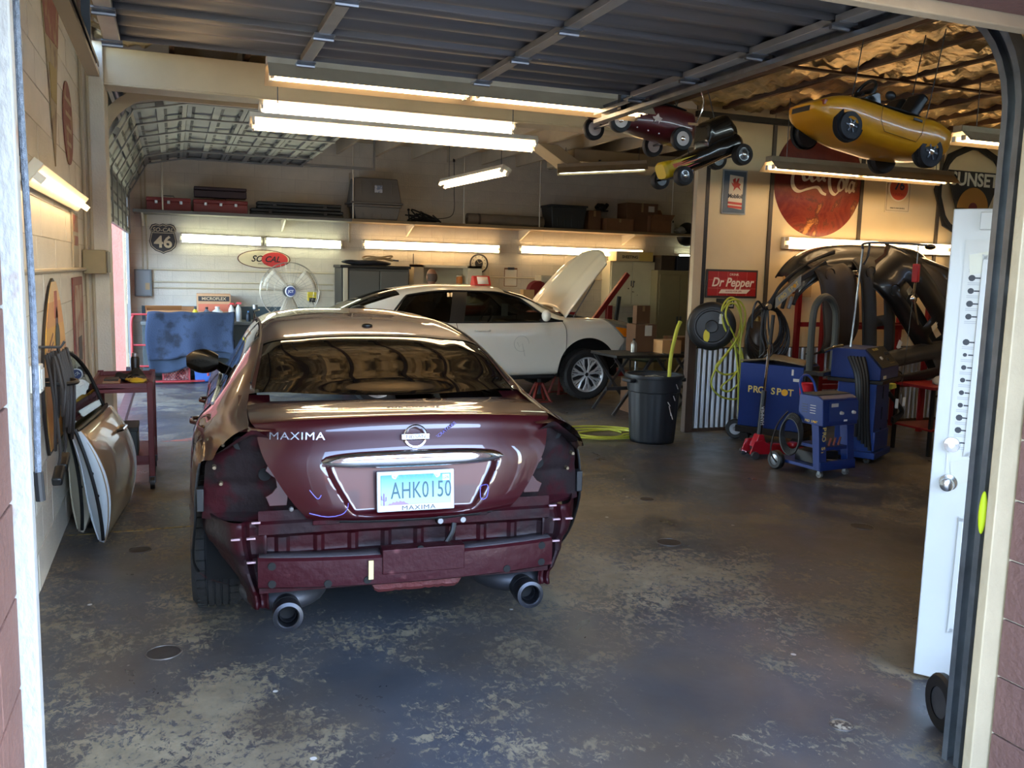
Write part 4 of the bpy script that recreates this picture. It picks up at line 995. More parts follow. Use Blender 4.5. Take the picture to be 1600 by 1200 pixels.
def jack_stand(label, loc, h, rz=0):
    t = thing('jack_stand', label, 'jack stand', loc, rz, 'jack stands under the white car'); m = mat('jack_red', (112,34,26), .5, .2, var=.2, scale=9)
    b = B()
    for a, c in ((-1,-1),(1,-1),(1,1),(-1,1)): b.beam((a*.13,c*.11,0),(a*.035,c*.03,h*.72),.035,.03)
    b.box(-.15,.15,-.12,-.10,0,.02).box(-.15,.15,.10,.12,0,.02).box(-.05,.05,-.04,.04,h*.66,h*.76); b.build('frame', m, t, bevel=.003)
    B().box(-.018,.018,-.02,.02,h*.3,h*.95).build('ratchet_bar', M_darkgalv, t, smooth=0); B().box(-.06,.06,-.03,.03,h*.94,h).build('saddle', M_darkgalv, t, bevel=.006)
    return t
jack_stand('dark red jack stand under the white sill, behind the wheel', (4.50,10.62,0), .34)
jack_stand('dark red jack stand under the front of the white car', (5.12,11.3,0), .45, .3)
jack_stand('dark red jack stand under the rear of the white car', (2.3,11.9,0), .34)
# ================================================================ LEFT WALL
XW = XL+.006
def wall_sign(name, label, cat, loc, rot): return thing(name, label, cat, loc, rot)
RW = (0,0,PI/2)    # sign frame: local x runs along +Y, local -y faces +X
def flat(b, name, m, par, **k): return b.build(name, m, par, smooth=0, **k)
M_faded = mat('faded_red_print', (128,62,52), .6, c2=(150,118,84), thr=.56, scale=7)
M_tin = mat('old_tin', (150,130,92), .55, c2=(110,84,60), thr=.55, scale=8)
# long pennant
t = thing('pennant_sign', 'long faded triangular tin sign high on the left wall', 'sign', (XW,6.25,2.28), RW)
flat(B().prism([(-.42,1.05),(.48,1.10),(.0,.0)],'y',-.006,0), 'plate', M_tin, t); flat(B().prism([(-.40,1.03),(.46,1.08),(.33,.78),(-.27,.74)],'y',-.009,-.006), 'red_band', M_faded, t)
flat(B().prism([(-.15,.60),(.20,.62),(.15,.40),(-.10,.40)],'y',-.009,-.006), 'yellow_band', mat('mustard_print', (150,128,62), .6), t)
t = thing('oval_sign', 'faded dark red oval sign beside the triangular one', 'sign', (XW,7.08,2.66), RW)
flat(B().prism([(.30*math.cos(a),.285*math.sin(a)) for a in np.linspace(0,2*PI,40,endpoint=False)],'y',-.006,0), 'plate', M_faded, t)
for k in range(4): flat(B().box(-.2+.02*k,.2-.02*k,-.008,-.006,.14-k*.10,.17-k*.10), 'lettering_band', mat('faded_cream', (168,140,110), .6), t)
t = thing('corner_sign', 'dark red pointed sign at the left edge behind the rope', 'sign', (XW,4.55,2.14), RW); flat(B().prism([(-.5,-.25),(.32,-.05),(-.5,.35)],'y',-.006,0), 'plate', M_faded, t)
t = thing('thermometer_sign', 'narrow red and grey strip sign under the wall light', 'sign', (XW,7.22,1.63), RW)
flat(B().box(-.17,.20,-.012,0,0,.42), 'plate', mat('strip_grey', (164,152,130), .6, var=.2, scale=8), t); flat(B().box(-.14,.17,-.015,-.012,.28,.40), 'red_band', M_faded, t); flat(B().box(-.12,.15,-.015,-.012,.18,.25), 'red_band', M_faded, t)
# surfboard sign
t = thing('surfboard_sign', 'surfboard shaped sunset sign with orange and tan stripes', 'sign', (XW,5.80,.62), RW)
def board(z): return .56*math.sin(PI*min(1,max(0,(.98-z)/1.25)))**.62 if z < .975 else .0
def band(z0, z1, n=8, k=1.): return [(-board(z)*k,z) for z in np.linspace(z0,z1,n)]+[(board(z)*k,z) for z in np.linspace(z1,z0,n)]
flat(B().prism(band(0,.975,24),'y',-.014,0), 'plate', mat('board_rim', (40,30,24), .5), t)
for z0, z1, c in ((.02,.58,(190,136,70)),(.58,.70,(222,164,66)),(.70,.84,(216,150,80)),(.84,.955,(226,184,120))): flat(B().prism(band(z0,z1,10,.93),'y',-.018,-.014), 'stripe', mat('board_%d' % c[1], c, .45, var=.06, scale=4), t)
flat(B().prism([(.06+.07*math.cos(a),.55+.26*math.sin(a)) for a in np.linspace(0,2*PI,24,endpoint=False)],'y',-.020,-.018), 'figure_print', mat('plum_print', (92,52,60), .5), t)
flat(B().prism([(.06+.10*math.cos(a),.62+.09*math.sin(a)) for a in np.linspace(0,2*PI,20,endpoint=False)],'y',-.022,-.020), 'figure_print', mat('dark_green_print', (54,58,44), .5), t)
flat(B().prism([(-.02,.90),(.10,.90),(.12,.74),(-.04,.74)],'y',-.020,-.018), 'figure_print', mat('rose_print', (176,92,66), .5), t)
for k in range(3): flat(B().beam((-.36,-.019,.58+.03*k-k*.06),(-.14,-.019,.66-k*.05),.003,.010), 'ray_print', mat('plum_print', (92,52,60), .5), t)
t = thing('tall_strip_sign', 'tall narrow faded red sign near the pilaster', 'sign', (XW,7.29,.82), RW)
flat(B().box(-.34,.34,-.010,0,0,.76), 'plate', mat('red_rim', (120,56,44), .6, var=.1), t); flat(B().box(-.24,.24,-.013,-.010,.06,.70), 'print', mat('grey_print', (168,146,124), .6, c2=(146,82,62), thr=.55, scale=5), t)
flat(B().box(-.14,.10,-.015,-.013,.14,.32), 'figure_print', mat('charcoal_print', (70,62,60), .6), t)
# electrical
t = thing('switch_box', 'tan metal switch box on the pilaster', 'electrical box', (-.60,7.95,1.60)); B().box(-.07,.10,-.18,.18,0,.19).build('case', mat('box_tan', (146,132,98), .5, var=.15, scale=6), t, bevel=.006); B().box(.10,.112,-.17,.17,.01,.18).build('cover', mat('box_grey', (96,92,80), .5), t, bevel=.003)
cd = thing('conduit', 'thin painted pipes running along the left block wall', 'conduit'); M_cond = mat('conduit_paint', (176,162,136), .5)
for P in ([(-.655,4.6,1.64),(-.655,8.1,1.635)], [(-.655,7.95,1.79),(-.655,7.95,3.4)], [(-.655,7.95,1.6),(-.655,7.95,.3)], [(-.62,8.09,.2),(-.62,8.09,3.4)]): B().cyl(*P,.014,n=8).build('pipe', M_cond, cd)
B().tube(spline([(-.655,4.75,3.4),(-.65,4.74,2.9),(-.655,4.75,2.5),(-.655,4.76,2.18)],6),.012,6).build('cable', M_rubber, cd)
t = thing('outlet_box', 'white outlet box low on the left wall behind the rope', 'outlet', (XL+.004,4.92,1.04)); B().box(0,.05,-.06,.06,0,.14).build('box', mat('outlet_white', (226,224,216), .4), t, bevel=.006); B().box(.05,.056,-.045,.045,.02,.12).build('cover', mat('outlet_white', (226,224,216), .4), t, bevel=.003)
# bundle of cords on a hook
t = thing('cord_bundle', 'bundle of black cords hanging over the surfboard sign', 'cords', (XL+.05,5.22,.0)); M_cord = mat('cord_brown_black', (44,36,32), .6)
B().tube([(-.045,0,1.24),(.06,0,1.24),(.08,0,1.27)],.008,6).build('hook', M_darkgalv, t)
for k in range(9):
    y = -.22+.05*k+random.uniform(-.02,.02); d = random.uniform(.28,.52); w = random.uniform(.03,.07); x = random.uniform(.0,.07)
    P = spline([(x,y-w,1.22),(x+.03,y-w*1.2,1.22-d*.5),(x+.02,y,1.22-d),(x+.03,y+w*1.1,1.22-d*.45),(x,y+w,1.22)],6); B().tube(P,.0085,6).build('cord', M_cord, t)
B().tube(circle((.03,-.06,1.06),.11,20,'xy'),.012,6,closed=True).build('tie', M_rubber, t)
for k, (y, z) in enumerate(((-.20,.64),(.05,.66))):
    B().tube(spline([(.04,y+.06,1.2),(.05,y,.95),(.06,y,.72),(.05,y,z)],6),.008,6).build('cord', M_cord, t); B().cbox((.05,y-.02,z-.05),(.05,.16,.045),(.25,0,0)).build('plug', M_rubber, t, bevel=.01)
# car doors leaning on the wall
def car_door(label, loc, rz, lean, skin, edge, group):
    t = thing('car_door', label, 'car door', loc, (0,lean,rz), group)
    def side(z): return -.02+.13*math.sin(PI*min(1,max(0,(z+.02)/.80)))**.8          # outward bulge of the skin
    out = [(-.52,.02),(-.54,.30),(-.50,.62),(-.48,.70)]; inn = [(.50,.70),(.54,.45),(.52,.15),(.46,.02)]
    rows = []
    for z in np.linspace(.0,.70,18):
        x0 = -.52-.03*math.sin(PI*z/.7); x1 = .47+.07*math.sin(PI*z/.75); rows.append([(side(z)*(1-.15*abs(2*q-1)**3), x0+(x1-x0)*q, z) for q in np.linspace(0,1,16)])
    B().grid(rows).build('skin', skin, t, smooth=60, solid=.006)
    rows = [[(-.035-.01*math.sin(z*9), (-.49)+(.94)*q, z) for q in np.linspace(0,1,10)] for z in np.linspace(.02,.68,12)]
    B().grid(rows).build('inner_shell', edge, t, smooth=50, solid=.006)
    for y in (-.52,.50):
        rows = [[(side(z)-.004, y+(.03*math.sin(PI*z/.75))*(1 if y > 0 else -1), z), (-.04, y*.93, z)] for z in np.linspace(.0,.70,16)]
        B().grid(rows).build('door_edge', edge, t, smooth=50, solid=.004)
        B().tube([(side(z)*.35-.01, y+(.03*math.sin(PI*z/.75))*(1 if y > 0 else -1)+(.004 if y > 0 else -.004), z) for z in np.linspace(.02,.72,16)],.011,6).build('seal', M_rubber, t)
    for y, z in ((-.545,.44),(-.55,.30)): B().lathe((.03,y,z),(0,-1,0),[(0,.006),(.012,.006),(.012,0)],10).build('striker_hole', M_hole, t)
    P = spline([(-.03,-.50,.70),(-.05,-.36,.93),(-.085,-.05,1.10),(-.09,.22,1.13),(-.06,.44,.98),(-.02,.50,.70)],8); B().tube(P,.016,8).build('window_frame', M_rubber, t)
    poly = [(p.y,p.z) for p in P]; b = B(); n = len(P); b.add([p+Vector((.004,0,0)) for p in P],[tuple(range(n))]); b.build('window_pane', glass('green_pane', (.35,.42,.40)), t, smooth=0)
    B().tube([(.0,-.50,.705),(.02,.0,.715),(.0,.50,.705)],.013,6).build('belt_moulding', M_rubber, t)
    p = side(.56)+.0; B().tube([(p,.16,.56),(p+.035,.18,.56),(p+.037,.34,.56),(p,.36,.56)],.012,8).build('door_handle', M_chrome, t)
    return t
M_tan = mat('champagne_paint', (176,150,116), .28, .4, coat=.9, var=.05, scale=2); M_paleblue = mat('pale_door_shell', (206,214,216), .4, var=.05, scale=3); M_creamshell = mat('cream_door_shell', (186,178,156), .5, var=.06, scale=4)
car_door('champagne car door with its window, leaning outermost against the left wall', (-.37,6.22,.0), -.10, -.20, M_tan, M_paleblue, 'car doors leaning on the left wall')
car_door('cream car door shell behind the champagne one on the left wall', (-.52,6.48,.0), -.08, -.11, M_creamshell, M_creamshell, 'car doors leaning on the left wall')
# red rolling cart
ct = thing('tool_cart', 'dark red steel rolling cart beside the leaning car doors', 'cart', (-.38,7.42,0)); M_cart = mat('cart_red', (98,28,30), .45, .1, var=.12, scale=6)
for x in (-.19,.20):
    for y in (-.40,.40):
        B().box(x-.022,x+.022,y-.022,y+.022,.10,.82).build('leg', M_cart, ct, bevel=.004)
        c = thing_part('caster', ct, (x,y,0)); B().lathe((0,0,.05),(1,0,0),[(0,-.016),(.05,-.016),(.05,.016),(0,.016)],18).build('caster_wheel', M_rubber, c); B().box(-.024,.024,-.02,.02,.05,.11).build('caster_fork', M_darkgalv, c, bevel=.004)
B().box(-.21,.22,-.42,.42,.765,.78).box(-.21,.22,-.42,-.40,.74,.81).box(-.21,.22,.40,.42,.74,.81).box(-.21,-.19,-.42,.42,.74,.81).box(.20,.22,-.42,.42,.74,.81).build('tray', M_cart, ct, bevel=.003, smooth=0)
B().box(-.20,.21,-.41,.41,.20,.22).box(-.20,.21,-.41,-.39,.19,.26).box(.19,.21,-.41,.41,.19,.26).build('lower_tray', M_cart, ct, bevel=.003, smooth=0)
M_card = mat('cardboard', (150,112,72), .75, var=.1, scale=5)
def simple(name, label, cat, loc, rz=0, group=None): return thing(name, label, cat, loc, rz, group)
t = simple('spray_can', 'brown and yellow spray can standing on the red cart', 'spray can', (-.30,7.58,.782)); B().lathe((0,0,0),(0,0,1),[(0,0),(.033,0),(.033,.06)],20).build('base', mat('can_yellow', (176,136,40), .4), t); B().lathe((0,0,0),(0,0,1),[(.033,.06),(.033,.155),(.026,.172)],20).build('body', mat('can_black', (32,28,24), .4), t); B().lathe((0,0,0),(0,0,1),[(.024,.172),(.024,.20),(0,.205)],16).build('cap', mat('cap_silver', (170,170,168), .3, .7), t)
t = simple('rag', 'black cloth bunched on the red cart', 'rag', (-.32,7.40,.80)); rows = [[(x,y,.035+.025*math.sin(x*38)+.02*math.sin(y*27+x*9)-.05*(abs(x)/.12)**3) for y in np.linspace(-.12,.12,14)] for x in np.linspace(-.12,.12,14)]; B().grid(rows).build('cloth', mat('cloth_black', (26,25,26), .9), t, solid=.01)
t = simple('glove', 'yellow rubber glove lying on the red cart tray', 'glove', (-.27,7.10,.785), .4)
gb = B().ball((0,0,.03),(.05,.07,.025),14,8)
for k in range(4): gb.tube([(-.03+.02*k,.05,.03),(-.035+.024*k,.11,.035),(-.03+.022*k,.14,.028)],[.012,.011,.009],8)
gb.tube([(.04,-.01,.03),(.075,.03,.03)],[.012,.009],8); gb.build('glove_shell', mat('glove_yellow', (196,166,40), .6), t)
for k, (x, y, c) in enumerate(((-.45,7.18,(150,120,96)),(-.28,7.32,(122,104,90)))):
    t = simple('sanding_pad', ('tan' if k == 0 else 'grey brown')+' sanding pad on the red cart', 'sanding pad', (x,y,.782), .3*k); B().box(-.06,.06,-.08,.08,0,.035).build('pad', mat('pad_%d' % k, c, .9, var=.2, scale=20), t, bevel=.008); B().box(-.05,.05,-.07,.07,.035,.05).build('grip', mat('pad_grip', (70,64,60), .8), t, bevel=.006)
t = simple('parts_box', 'dark grey box on the lower shelf of the red cart', 'box', (-.40,7.3,.222)); B().box(-.12,.12,-.16,.16,0,.22).build('case', mat('case_dark', (58,66,66), .6), t, bevel=.008); B().box(-.125,.125,-.165,.165,.2,.235).build('lid', mat('case_dark2', (44,50,50), .6), t, bevel=.006)
B_ = B
# floor covers
for x, y, r, c, lb in ((2.366,2.50,.042,1,'round speckled metal floor cover nearest the right track'),(-.075,3.96,.07,0,'dark round floor cover nearest the left jamb'),(-.22,5.5,.06,0,'dark round floor cover at the foot of the leaning car doors'),(2.94,4.72,.075,0,'dark round floor cover just right of the red sedan'),(4.45,4.65,.075,0,'dark round floor cover in front of the spot welders'),(3.35,5.72,.05,0,'small dark floor cover midway to the trash can')):
    t = thing('floor_plug', lb, 'floor cover', (x,y,0), 0, None if c else 'dark floor covers')
    B().lathe((0,0,0),(0,0,1),[(0,.003),(r*.9,.003),(r,.001),(r,0)],24).build('cover', mat('plug_light', (146,132,112), .6, c2=(60,50,44), thr=.5, scale=60) if c else mat('plug_dark', (40,34,32), .6, var=.2, scale=40), t); B().lathe((0,0,0),(0,0,1),[(r,.0),(r*1.02,.004),(r*1.08,.004),(r*1.1,0)],24).build('rim', mat('plug_rim', (74,66,60), .5), t)
# folding corner of a green mat at the bottom left
t = thing('green_mat', 'dark green mat edge at the bottom left corner', 'mat', (-.20,2.58,0), .3); B().box(-.16,.16,-.15,.15,0,.012).build('pile', mat('green_pile', (16,52,44), .95, var=.3, scale=40, bump=.6), t, bevel=.004)
# painted marks on the floor
t = thing('floor_marking', 'faded yellow line painted across the floor by the leaning doors', 'floor paint', (-.02,5.92,0)); B().box(-.64,-.20,-.012,.012,0,.0012).build('stripe', mat('yellow_floor_paint', (150,128,60), .6, c2=(90,82,66), thr=.52, scale=30), t, smooth=0); B().box(-.17,.30,-.012,.012,0,.0012).build('stripe', mat('yellow_floor_paint', (150,128,60), .6), t, smooth=0)
t = thing('floor_marking', 'faded orange paint mark on the floor behind the red cart', 'floor paint', (.10,8.95,0)); B().add([(-.25,-.05,0),(.30,-.10,0),(.28,.14,0),(.05,.08,0)],[(0,1,2,3)]).build('patch', mat('orange_floor_paint', (170,92,70), .6, c2=(100,90,84), thr=.55, scale=14), t, smooth=0, solid=-.0012)
t = thing('door_threshold', 'dark steel threshold strip under the open side door', 'threshold', (-.57,11.3,0)); B().box(-.05,.05,-2.35,2.35,0,.012).build('strip', M_darkgalv, t, bevel=.003); B().box(.05,.065,-2.35,2.35,0,.006).build('lip', M_black, t, smooth=0)
# ================================================================ REAR BAY: SHELF AND WHAT STANDS ON IT
ZS = 2.455
sh = thing('hanging_shelf', 'long grey wooden shelf hung high along the back wall', 'shelf')
for x0, x1, m in ((-.52,2.6,mat('shelf_grey', (104,98,88), .6, var=.15, scale=4, stretch=(.5,4,4))),(2.6,5.8,mat('shelf_wood', (128,104,70), .6, var=.2, scale=4, stretch=(.5,4,4))),(5.8,9.0,mat('shelf_wood', (128,104,70), .6, var=.2, scale=4, stretch=(.5,4,4)))): B().box(x0+.002,x1-.002,13.72,YB-.005,ZS-.045,ZS).build('plank', m, sh, bevel=.004, smooth=0)
for x in (-.12,2.62,4.42,5.75,8.30): B().cyl((x,13.76,ZS),(x,13.76,3.55),.011,n=8).build('hanger_rod', mat('rod_cream', (206,196,172), .5), sh)
for x in (-.4,1.6,3.6,5.6,7.6): B().prism([(YB-.01,ZS-.045),(YB-.01,ZS-.22),(YB-.04,ZS-.22),(13.80,ZS-.06),(13.80,ZS-.045)],'x',x-.012,x+.012).build('bracket', mat('rod_cream', (206,196,172), .5), sh, smooth=0)
def toolbox(label, loc, w, d, h, m, open_=False):
    t = thing('toolbox', label, 'toolbox', loc, 0, 'toolboxes on the high shelf')
    B().box(-w/2,w/2,-d/2,d/2,0,h*.68).build('body', m, t, bevel=.006); B().box(-w/2-.004,w/2+.004,-d/2-.004,d/2+.004,h*.69,h).build('lid', m, t, bevel=.012)
    for x in (-w*.28,0,w*.28): B().box(x-.02,x+.02,-d/2-.016,-d/2,h*.52,h*.76).build('latch', M_galv, t, bevel=.003)
    B().tube([(-.08,0,h),(-.07,0,h+.03),(.07,0,h+.03),(.08,0,h)],.007,6).build('handle', M_darkgalv, t)
M_tbr = mat('toolbox_red', (126,40,34), .5, var=.12, scale=5); M_tbd = mat('toolbox_dark', (52,34,34), .6, var=.15, scale=4)
toolbox('low dark red toolbox at the left end of the shelf', (-.04,14.0,ZS), .60, .24, .19, M_tbr)
toolbox('wide dark red toolbox under a brown case on the shelf', (.68,14.0,ZS), .76, .26, .19, M_tbr)
t = thing('brown_case', 'dark brown flat case lying on the red toolbox', 'case', (.68,14.0,ZS+.225)); B().box(-.37,.37,-.12,.12,0,.10).build('body', M_tbd, t, bevel=.01); B().box(-.37,.37,-.12,.12,.105,.15).build('lid', M_tbd, t, bevel=.01)
for k, (x, z, w) in enumerate(((1.80,ZS,1.38),(1.83,ZS+.105,1.26))):
    t = thing('long_case', ('lower' if k == 0 else 'upper')+' of two long black cases on the shelf', 'case', (x,14.0,z), 0, 'long black cases on the shelf'); B().box(-w/2,w/2,-.13,.13,0,.05).build('body', mat('case_black', (28,30,30), .55, var=.2, scale=6), t, bevel=.012); B().box(-w/2,w/2,-.13,.13,.052,.10).build('lid', mat('case_black', (28,30,30), .55), t, bevel=.012)
    for q in (-.3,.3): B().box(q*w-.03,q*w+.03,-.142,-.13,.03,.075).build('latch', M_rubber, t, bevel=.003)
def tote(label, loc, w, d, h, m, inv=False, lidm=None, group=None):
    t = thing('storage_tote', label, 'tote', loc, 0, group); a, c = ((w/2,d/2),(w*.43,d*.42)); a_, c_ = (c,a)
    B().frustum((0,0),(w*.44,d*.44) if not inv else (w/2,d/2),(w/2,d/2) if not inv else (w*.42,d*.42),0,h).build('bin', m, t, bevel=.012)
    for x in np.linspace(-w*.3,w*.3,4): B().box(x-.012,x+.012,-d*.47,-d*.455,h*.1,h*.85).build('rib', m, t, bevel=.004)
    if not inv: B().box(-w/2-.02,w/2+.02,-d/2-.02,d/2+.02,h,h+.035).build('lid', lidm or m, t, bevel=.01)
    else: B().box(-w/2-.02,w/2+.02,-d/2-.02,d/2+.02,0,.03).build('rim', m, t, bevel=.008)
    return t
M_tg = mat('tote_grey', (106,100,90), .6, var=.06, scale=4)
tote('grey storage tote standing on the shelf under an upturned one', (3.00,13.98,ZS), .74, .42, .20, M_tg)
t2 = tote('large grey tote turned upside down on another tote', (2.99,13.98,ZS+.24), .80, .44, .40, M_tg, True); B().box(-.03,.09,-.212,-.204,.18,.29).build('sticker', mat('sticker_blue', (120,132,150), .5, c2=(190,190,190), thr=.5, scale=30), t2, smooth=0)
t = thing('cable_tangle', 'tangle of black cables lying on the shelf', 'cables', (3.80,13.95,ZS))
for k in range(9):
    P = [(random.uniform(-.32,.32)*(1-.3*(i%2)),random.uniform(-.1,.1),.02+abs(random.gauss(0,.055))) for i in range(6)]; B().tube(spline(P,5),.012,6).build('cable', M_rubber, t)
B().tube([(-.24,0,.05),(-.26,-.03,.17)],.012,6).ball((-.26,-.03,.19),.022,10,6).build('jack_plug', M_rubber, t)
t = thing('rolled_sheet', 'long rolled grey foam sheet lying on the shelf', 'roll', (5.22,13.98,ZS)); B().lathe((-.68,0,.095),(1,0,0),[(.03,0),(.09,0),(.095,.02),(.095,1.34),(.09,1.36),(.03,1.36)],24).build('roll', mat('foam_grey', (120,106,88), .8, var=.15, scale=6), t); B().lathe((-.5,0,.095),(1,0,0),[(.097,0),(.097,.04)],24).build('strap', mat('strap_dark', (70,60,52), .7), t)
tote('black lidded storage bin on the shelf beside cardboard boxes', (6.30,14.0,ZS), .66, .44, .36, mat('tote_black', (44,46,46), .5, var=.1, scale=4))
M_cbd = mat('cardboard_dark', (104,72,46), .75, var=.12, scale=4); M_cbl = mat('cardboard_light', (196,146,92), .7, var=.06, scale=4)
def carton(label, loc, w, d, h, m=None, rz=0., group=None, print_=None, open_=False):
    m = m or M_cbd; t = thing('cardboard_box', label, 'box', loc, rz, group)
    if open_:
        b = B().box(-w/2,w/2,-d/2,d/2,0,.008).box(-w/2,-w/2+.006,-d/2,d/2,0,h).box(w/2-.006,w/2,-d/2,d/2,0,h).box(-w/2,w/2,-d/2,-d/2+.006,0,h).box(-w/2,w/2,d/2-.006,d/2,0,h); b.build('carton', m, t, smooth=0)
        B().cbox((0,d/2+.05,h+.06),(w,.005,.16),(-.7,0,0)).build('flap', m, t, smooth=0); B().cbox((0,-d/2-.05,h-.04),(w,.005,.14),(.8,0,0)).build('flap', m, t, smooth=0)
    else:
        B().box(-w/2,w/2,-d/2,d/2,0,h).build('carton', m, t, bevel=.004)
        for y0, y1 in ((-d/2,-.002),(.002,d/2)): B().box(-w/2,w/2,y0,y1,h,h+.004).build('flap', m, t, smooth=0)
        B().box(-w/2-.001,w/2+.001,-.025,.025,h+.004,h+.005).box(-.02,.02,-d/2-.0015,-d/2,h*.7,h).build('tape', mat('parcel_tape', (150,120,76), .4), t, smooth=0)
    if print_: B().box(print_[0],print_[1],-d/2-.003,-d/2-.001,print_[2],print_[3]).build('label', mat('label_white', (206,198,180), .6), t, smooth=0)
    return t
G = 'cardboard boxes on the high shelf'
carton('small square carton between the black bin and a dark part', (6.83,14.02,ZS), .24, .3, .33, group=G)
carton('low wide carton lying on the shelf', (7.28,13.95,ZS), .54, .34, .21, mat('cardboard_mid', (124,84,52), .75, var=.1), group=G)
carton('big dark carton with a white label on the shelf', (7.76,14.05,ZS), .62, .36, .50, group=G, print_=(.12,.24,.36,.46))
carton('open carton at the right end of the shelf', (8.08,13.90,ZS), .42, .30, .30, mat('cardboard_mid', (124,84,52), .75, var=.1), group=G, open_=True)
t = thing('engine_part', 'black molded engine part resting on a carton', 'car part', (6.98,13.95,ZS+.33)); b = B().ball((0,0,.07),(.10,.10,.07),14,8).cyl((-.08,0,.06),(-.08,-.08,.10),.04,n=10).cyl((.07,0,.05),(.09,-.07,.12),.035,n=10); b.build('casting', M_rubber, t); B().box(-.12,.12,-.06,.06,0,.02).build('flange', M_rubber, t, bevel=.004)
t = thing('spray_can', 'white aerosol can standing on the shelf end', 'spray can', (8.36,13.84,ZS)); B().lathe((0,0,0),(0,0,1),[(0,0),(.036,0),(.036,.17),(.026,.19)],18).build('body', mat('can_white', (196,190,172), .4), t); B().lathe((0,0,0),(0,0,1),[(.026,.19),(.026,.225),(0,.23)],14).build('cap', M_rubber, t)
t = thing('helmet_part', 'rounded black cover at the right end of the shelf', 'car part', (8.76,13.98,ZS)); B().ball((0,0,.0),(.20,.14,.22),20,12).build('shell', M_rubber, t); B().box(-.18,.18,-.12,.12,0,.02).build('rim', M_rubber, t, bevel=.006)
t = thing('plastic_bag', 'clear crumpled plastic bag near the shelf end', 'bag', (8.53,13.85,ZS)); b = B().ball((0,0,.06),(.12,.09,.07),16,10); b.v = [(x*(1+.2*math.sin(z*90+x*40)),y,max(0,z+.01*math.sin(x*60))) for x,y,z in b.v]; b.build('film', mat('bag_film', (150,146,134), .3), t, smooth=20)

# ================================================================ BACK WALL FITTINGS
YW = YB-.008
M_sgblack = mat('sign_charcoal', (52,48,46), .5, var=.08, scale=5); M_sgcream = mat('sign_cream', (214,198,160), .5, var=.04)
t = thing('shield_sign', 'dark highway shield sign with a big cream number 46', 'sign', (-.13,YW,2.06))
def shield(k): 
    h = [(0,.225),(.045,.205),(.10,.222),(.155,.205),(.185,.15),(.165,.095),(.18,.03),(.195,-.04),(.175,-.12),(.11,-.18),(.04,-.205),(0,-.225)]
    return [(x*k,z*k) for x,z in h]+[(-x*k,z*k) for x,z in h[-2:0:-1]]
B().prism(shield(1.),'y',-.010,0).build('plate', M_sgblack, t, smooth=0); B().prism(shield(.93),'y',-.013,-.010).build('border', M_sgcream, t, smooth=0); B().prism(shield(.89),'y',-.016,-.013).build('field', M_sgblack, t, smooth=0)
B().box(-.15,.15,-.018,-.016,.082,.090).build('line', M_sgcream, t, smooth=0); text('lettering', 'SO-CAL', .085, M_sgcream, t, (0,-.0165,.13), shear=.2); text('lettering', '46', .24, M_sgcream, t, (0,-.0165,-.055), off=.006, sx=1.05)
t = thing('oval_sign', 'cream and red oval sign with slanted black lettering above the fan', 'sign', (1.33,YW,1.80))
def ell(a, c, n=40, x0=0, z0=0): return [(x0+a*math.cos(q),z0+c*math.sin(q)) for q in np.linspace(0,2*PI,n,endpoint=False)]
B().prism(ell(.40,.145),'y',-.008,0).build('plate', mat('sign_brownrim', (90,50,36), .5), t, smooth=0); B().prism(ell(.385,.132),'y',-.011,-.008).build('field', M_sgcream, t, smooth=0); B().prism(ell(.20,.115,40,.16,-.005),'y',-.014,-.011).build('red_oval', mat('sign_red', (196,56,52), .45), t, smooth=0)
text('lettering', 'SO', .135, mat('sign_ink', (40,34,34), .5), t, (-.11,-.0118,.0), shear=.35, off=.003); text('lettering', 'CAL', .125, mat('sign_ink', (40,34,34), .5), t, (.12,-.0146,-.003), shear=.35, off=.003); text('lettering', 'SPEED SHOP', .028, mat('sign_ink', (40,34,34), .5), t, (-.02,-.0146,-.075), shear=.2)
t = thing('panel_box', 'grey electrical panel in the left corner of the back wall', 'electrical box', (-.42,YW,1.20)); B().box(-.12,.12,-.10,0,.0,.40).build('case', mat('panel_grey', (112,114,112), .5, var=.08), t, bevel=.006); B().box(-.10,.10,-.112,-.10,.02,.38).build('door', mat('panel_grey2', (128,130,128), .5), t, bevel=.004); B().box(.03,.09,-.118,-.112,.10,.20).build('notice', mat('notice_tan', (170,140,96), .6), t, smooth=0)
cd = thing('conduit', 'thin cream pipes along the back wall', 'conduit')
for P in ([(-.3,YB-.02,1.60),(8.0,YB-.02,1.60)], [(-.3,YB-.02,1.42),(2.4,YB-.02,1.42)], [(-.3,YB-.02,1.33),(2.4,YB-.02,1.33)], [(-.42,YB-.02,1.6),(-.42,YB-.02,3.4)], [(-.36,YB-.02,1.6),(-.36,YB-.02,3.4)], [(2.66,YB-.02,2.1),(2.66,YB-.02,3.2)]): B().cyl(*P,.012,n=8).build('pipe', mat('pipe_cream', (190,176,146), .5), cd)
for x, y in ((3.95,13.2),(4.4,12.4)): pass
t = thing('hanging_wire', 'thin dark wire hanging down above the shelf', 'wire', (4.28,13.9,0)); B().tube(spline([(0,0,3.45),(.01,0,3.0),(-.01,0,2.6),(-.3,.02,2.52)],6),.006,5).build('wire', M_rubber, t); B().cyl((0,0,3.44),(0,0,3.49),.02,n=8).build('clip', M_rubber, t)
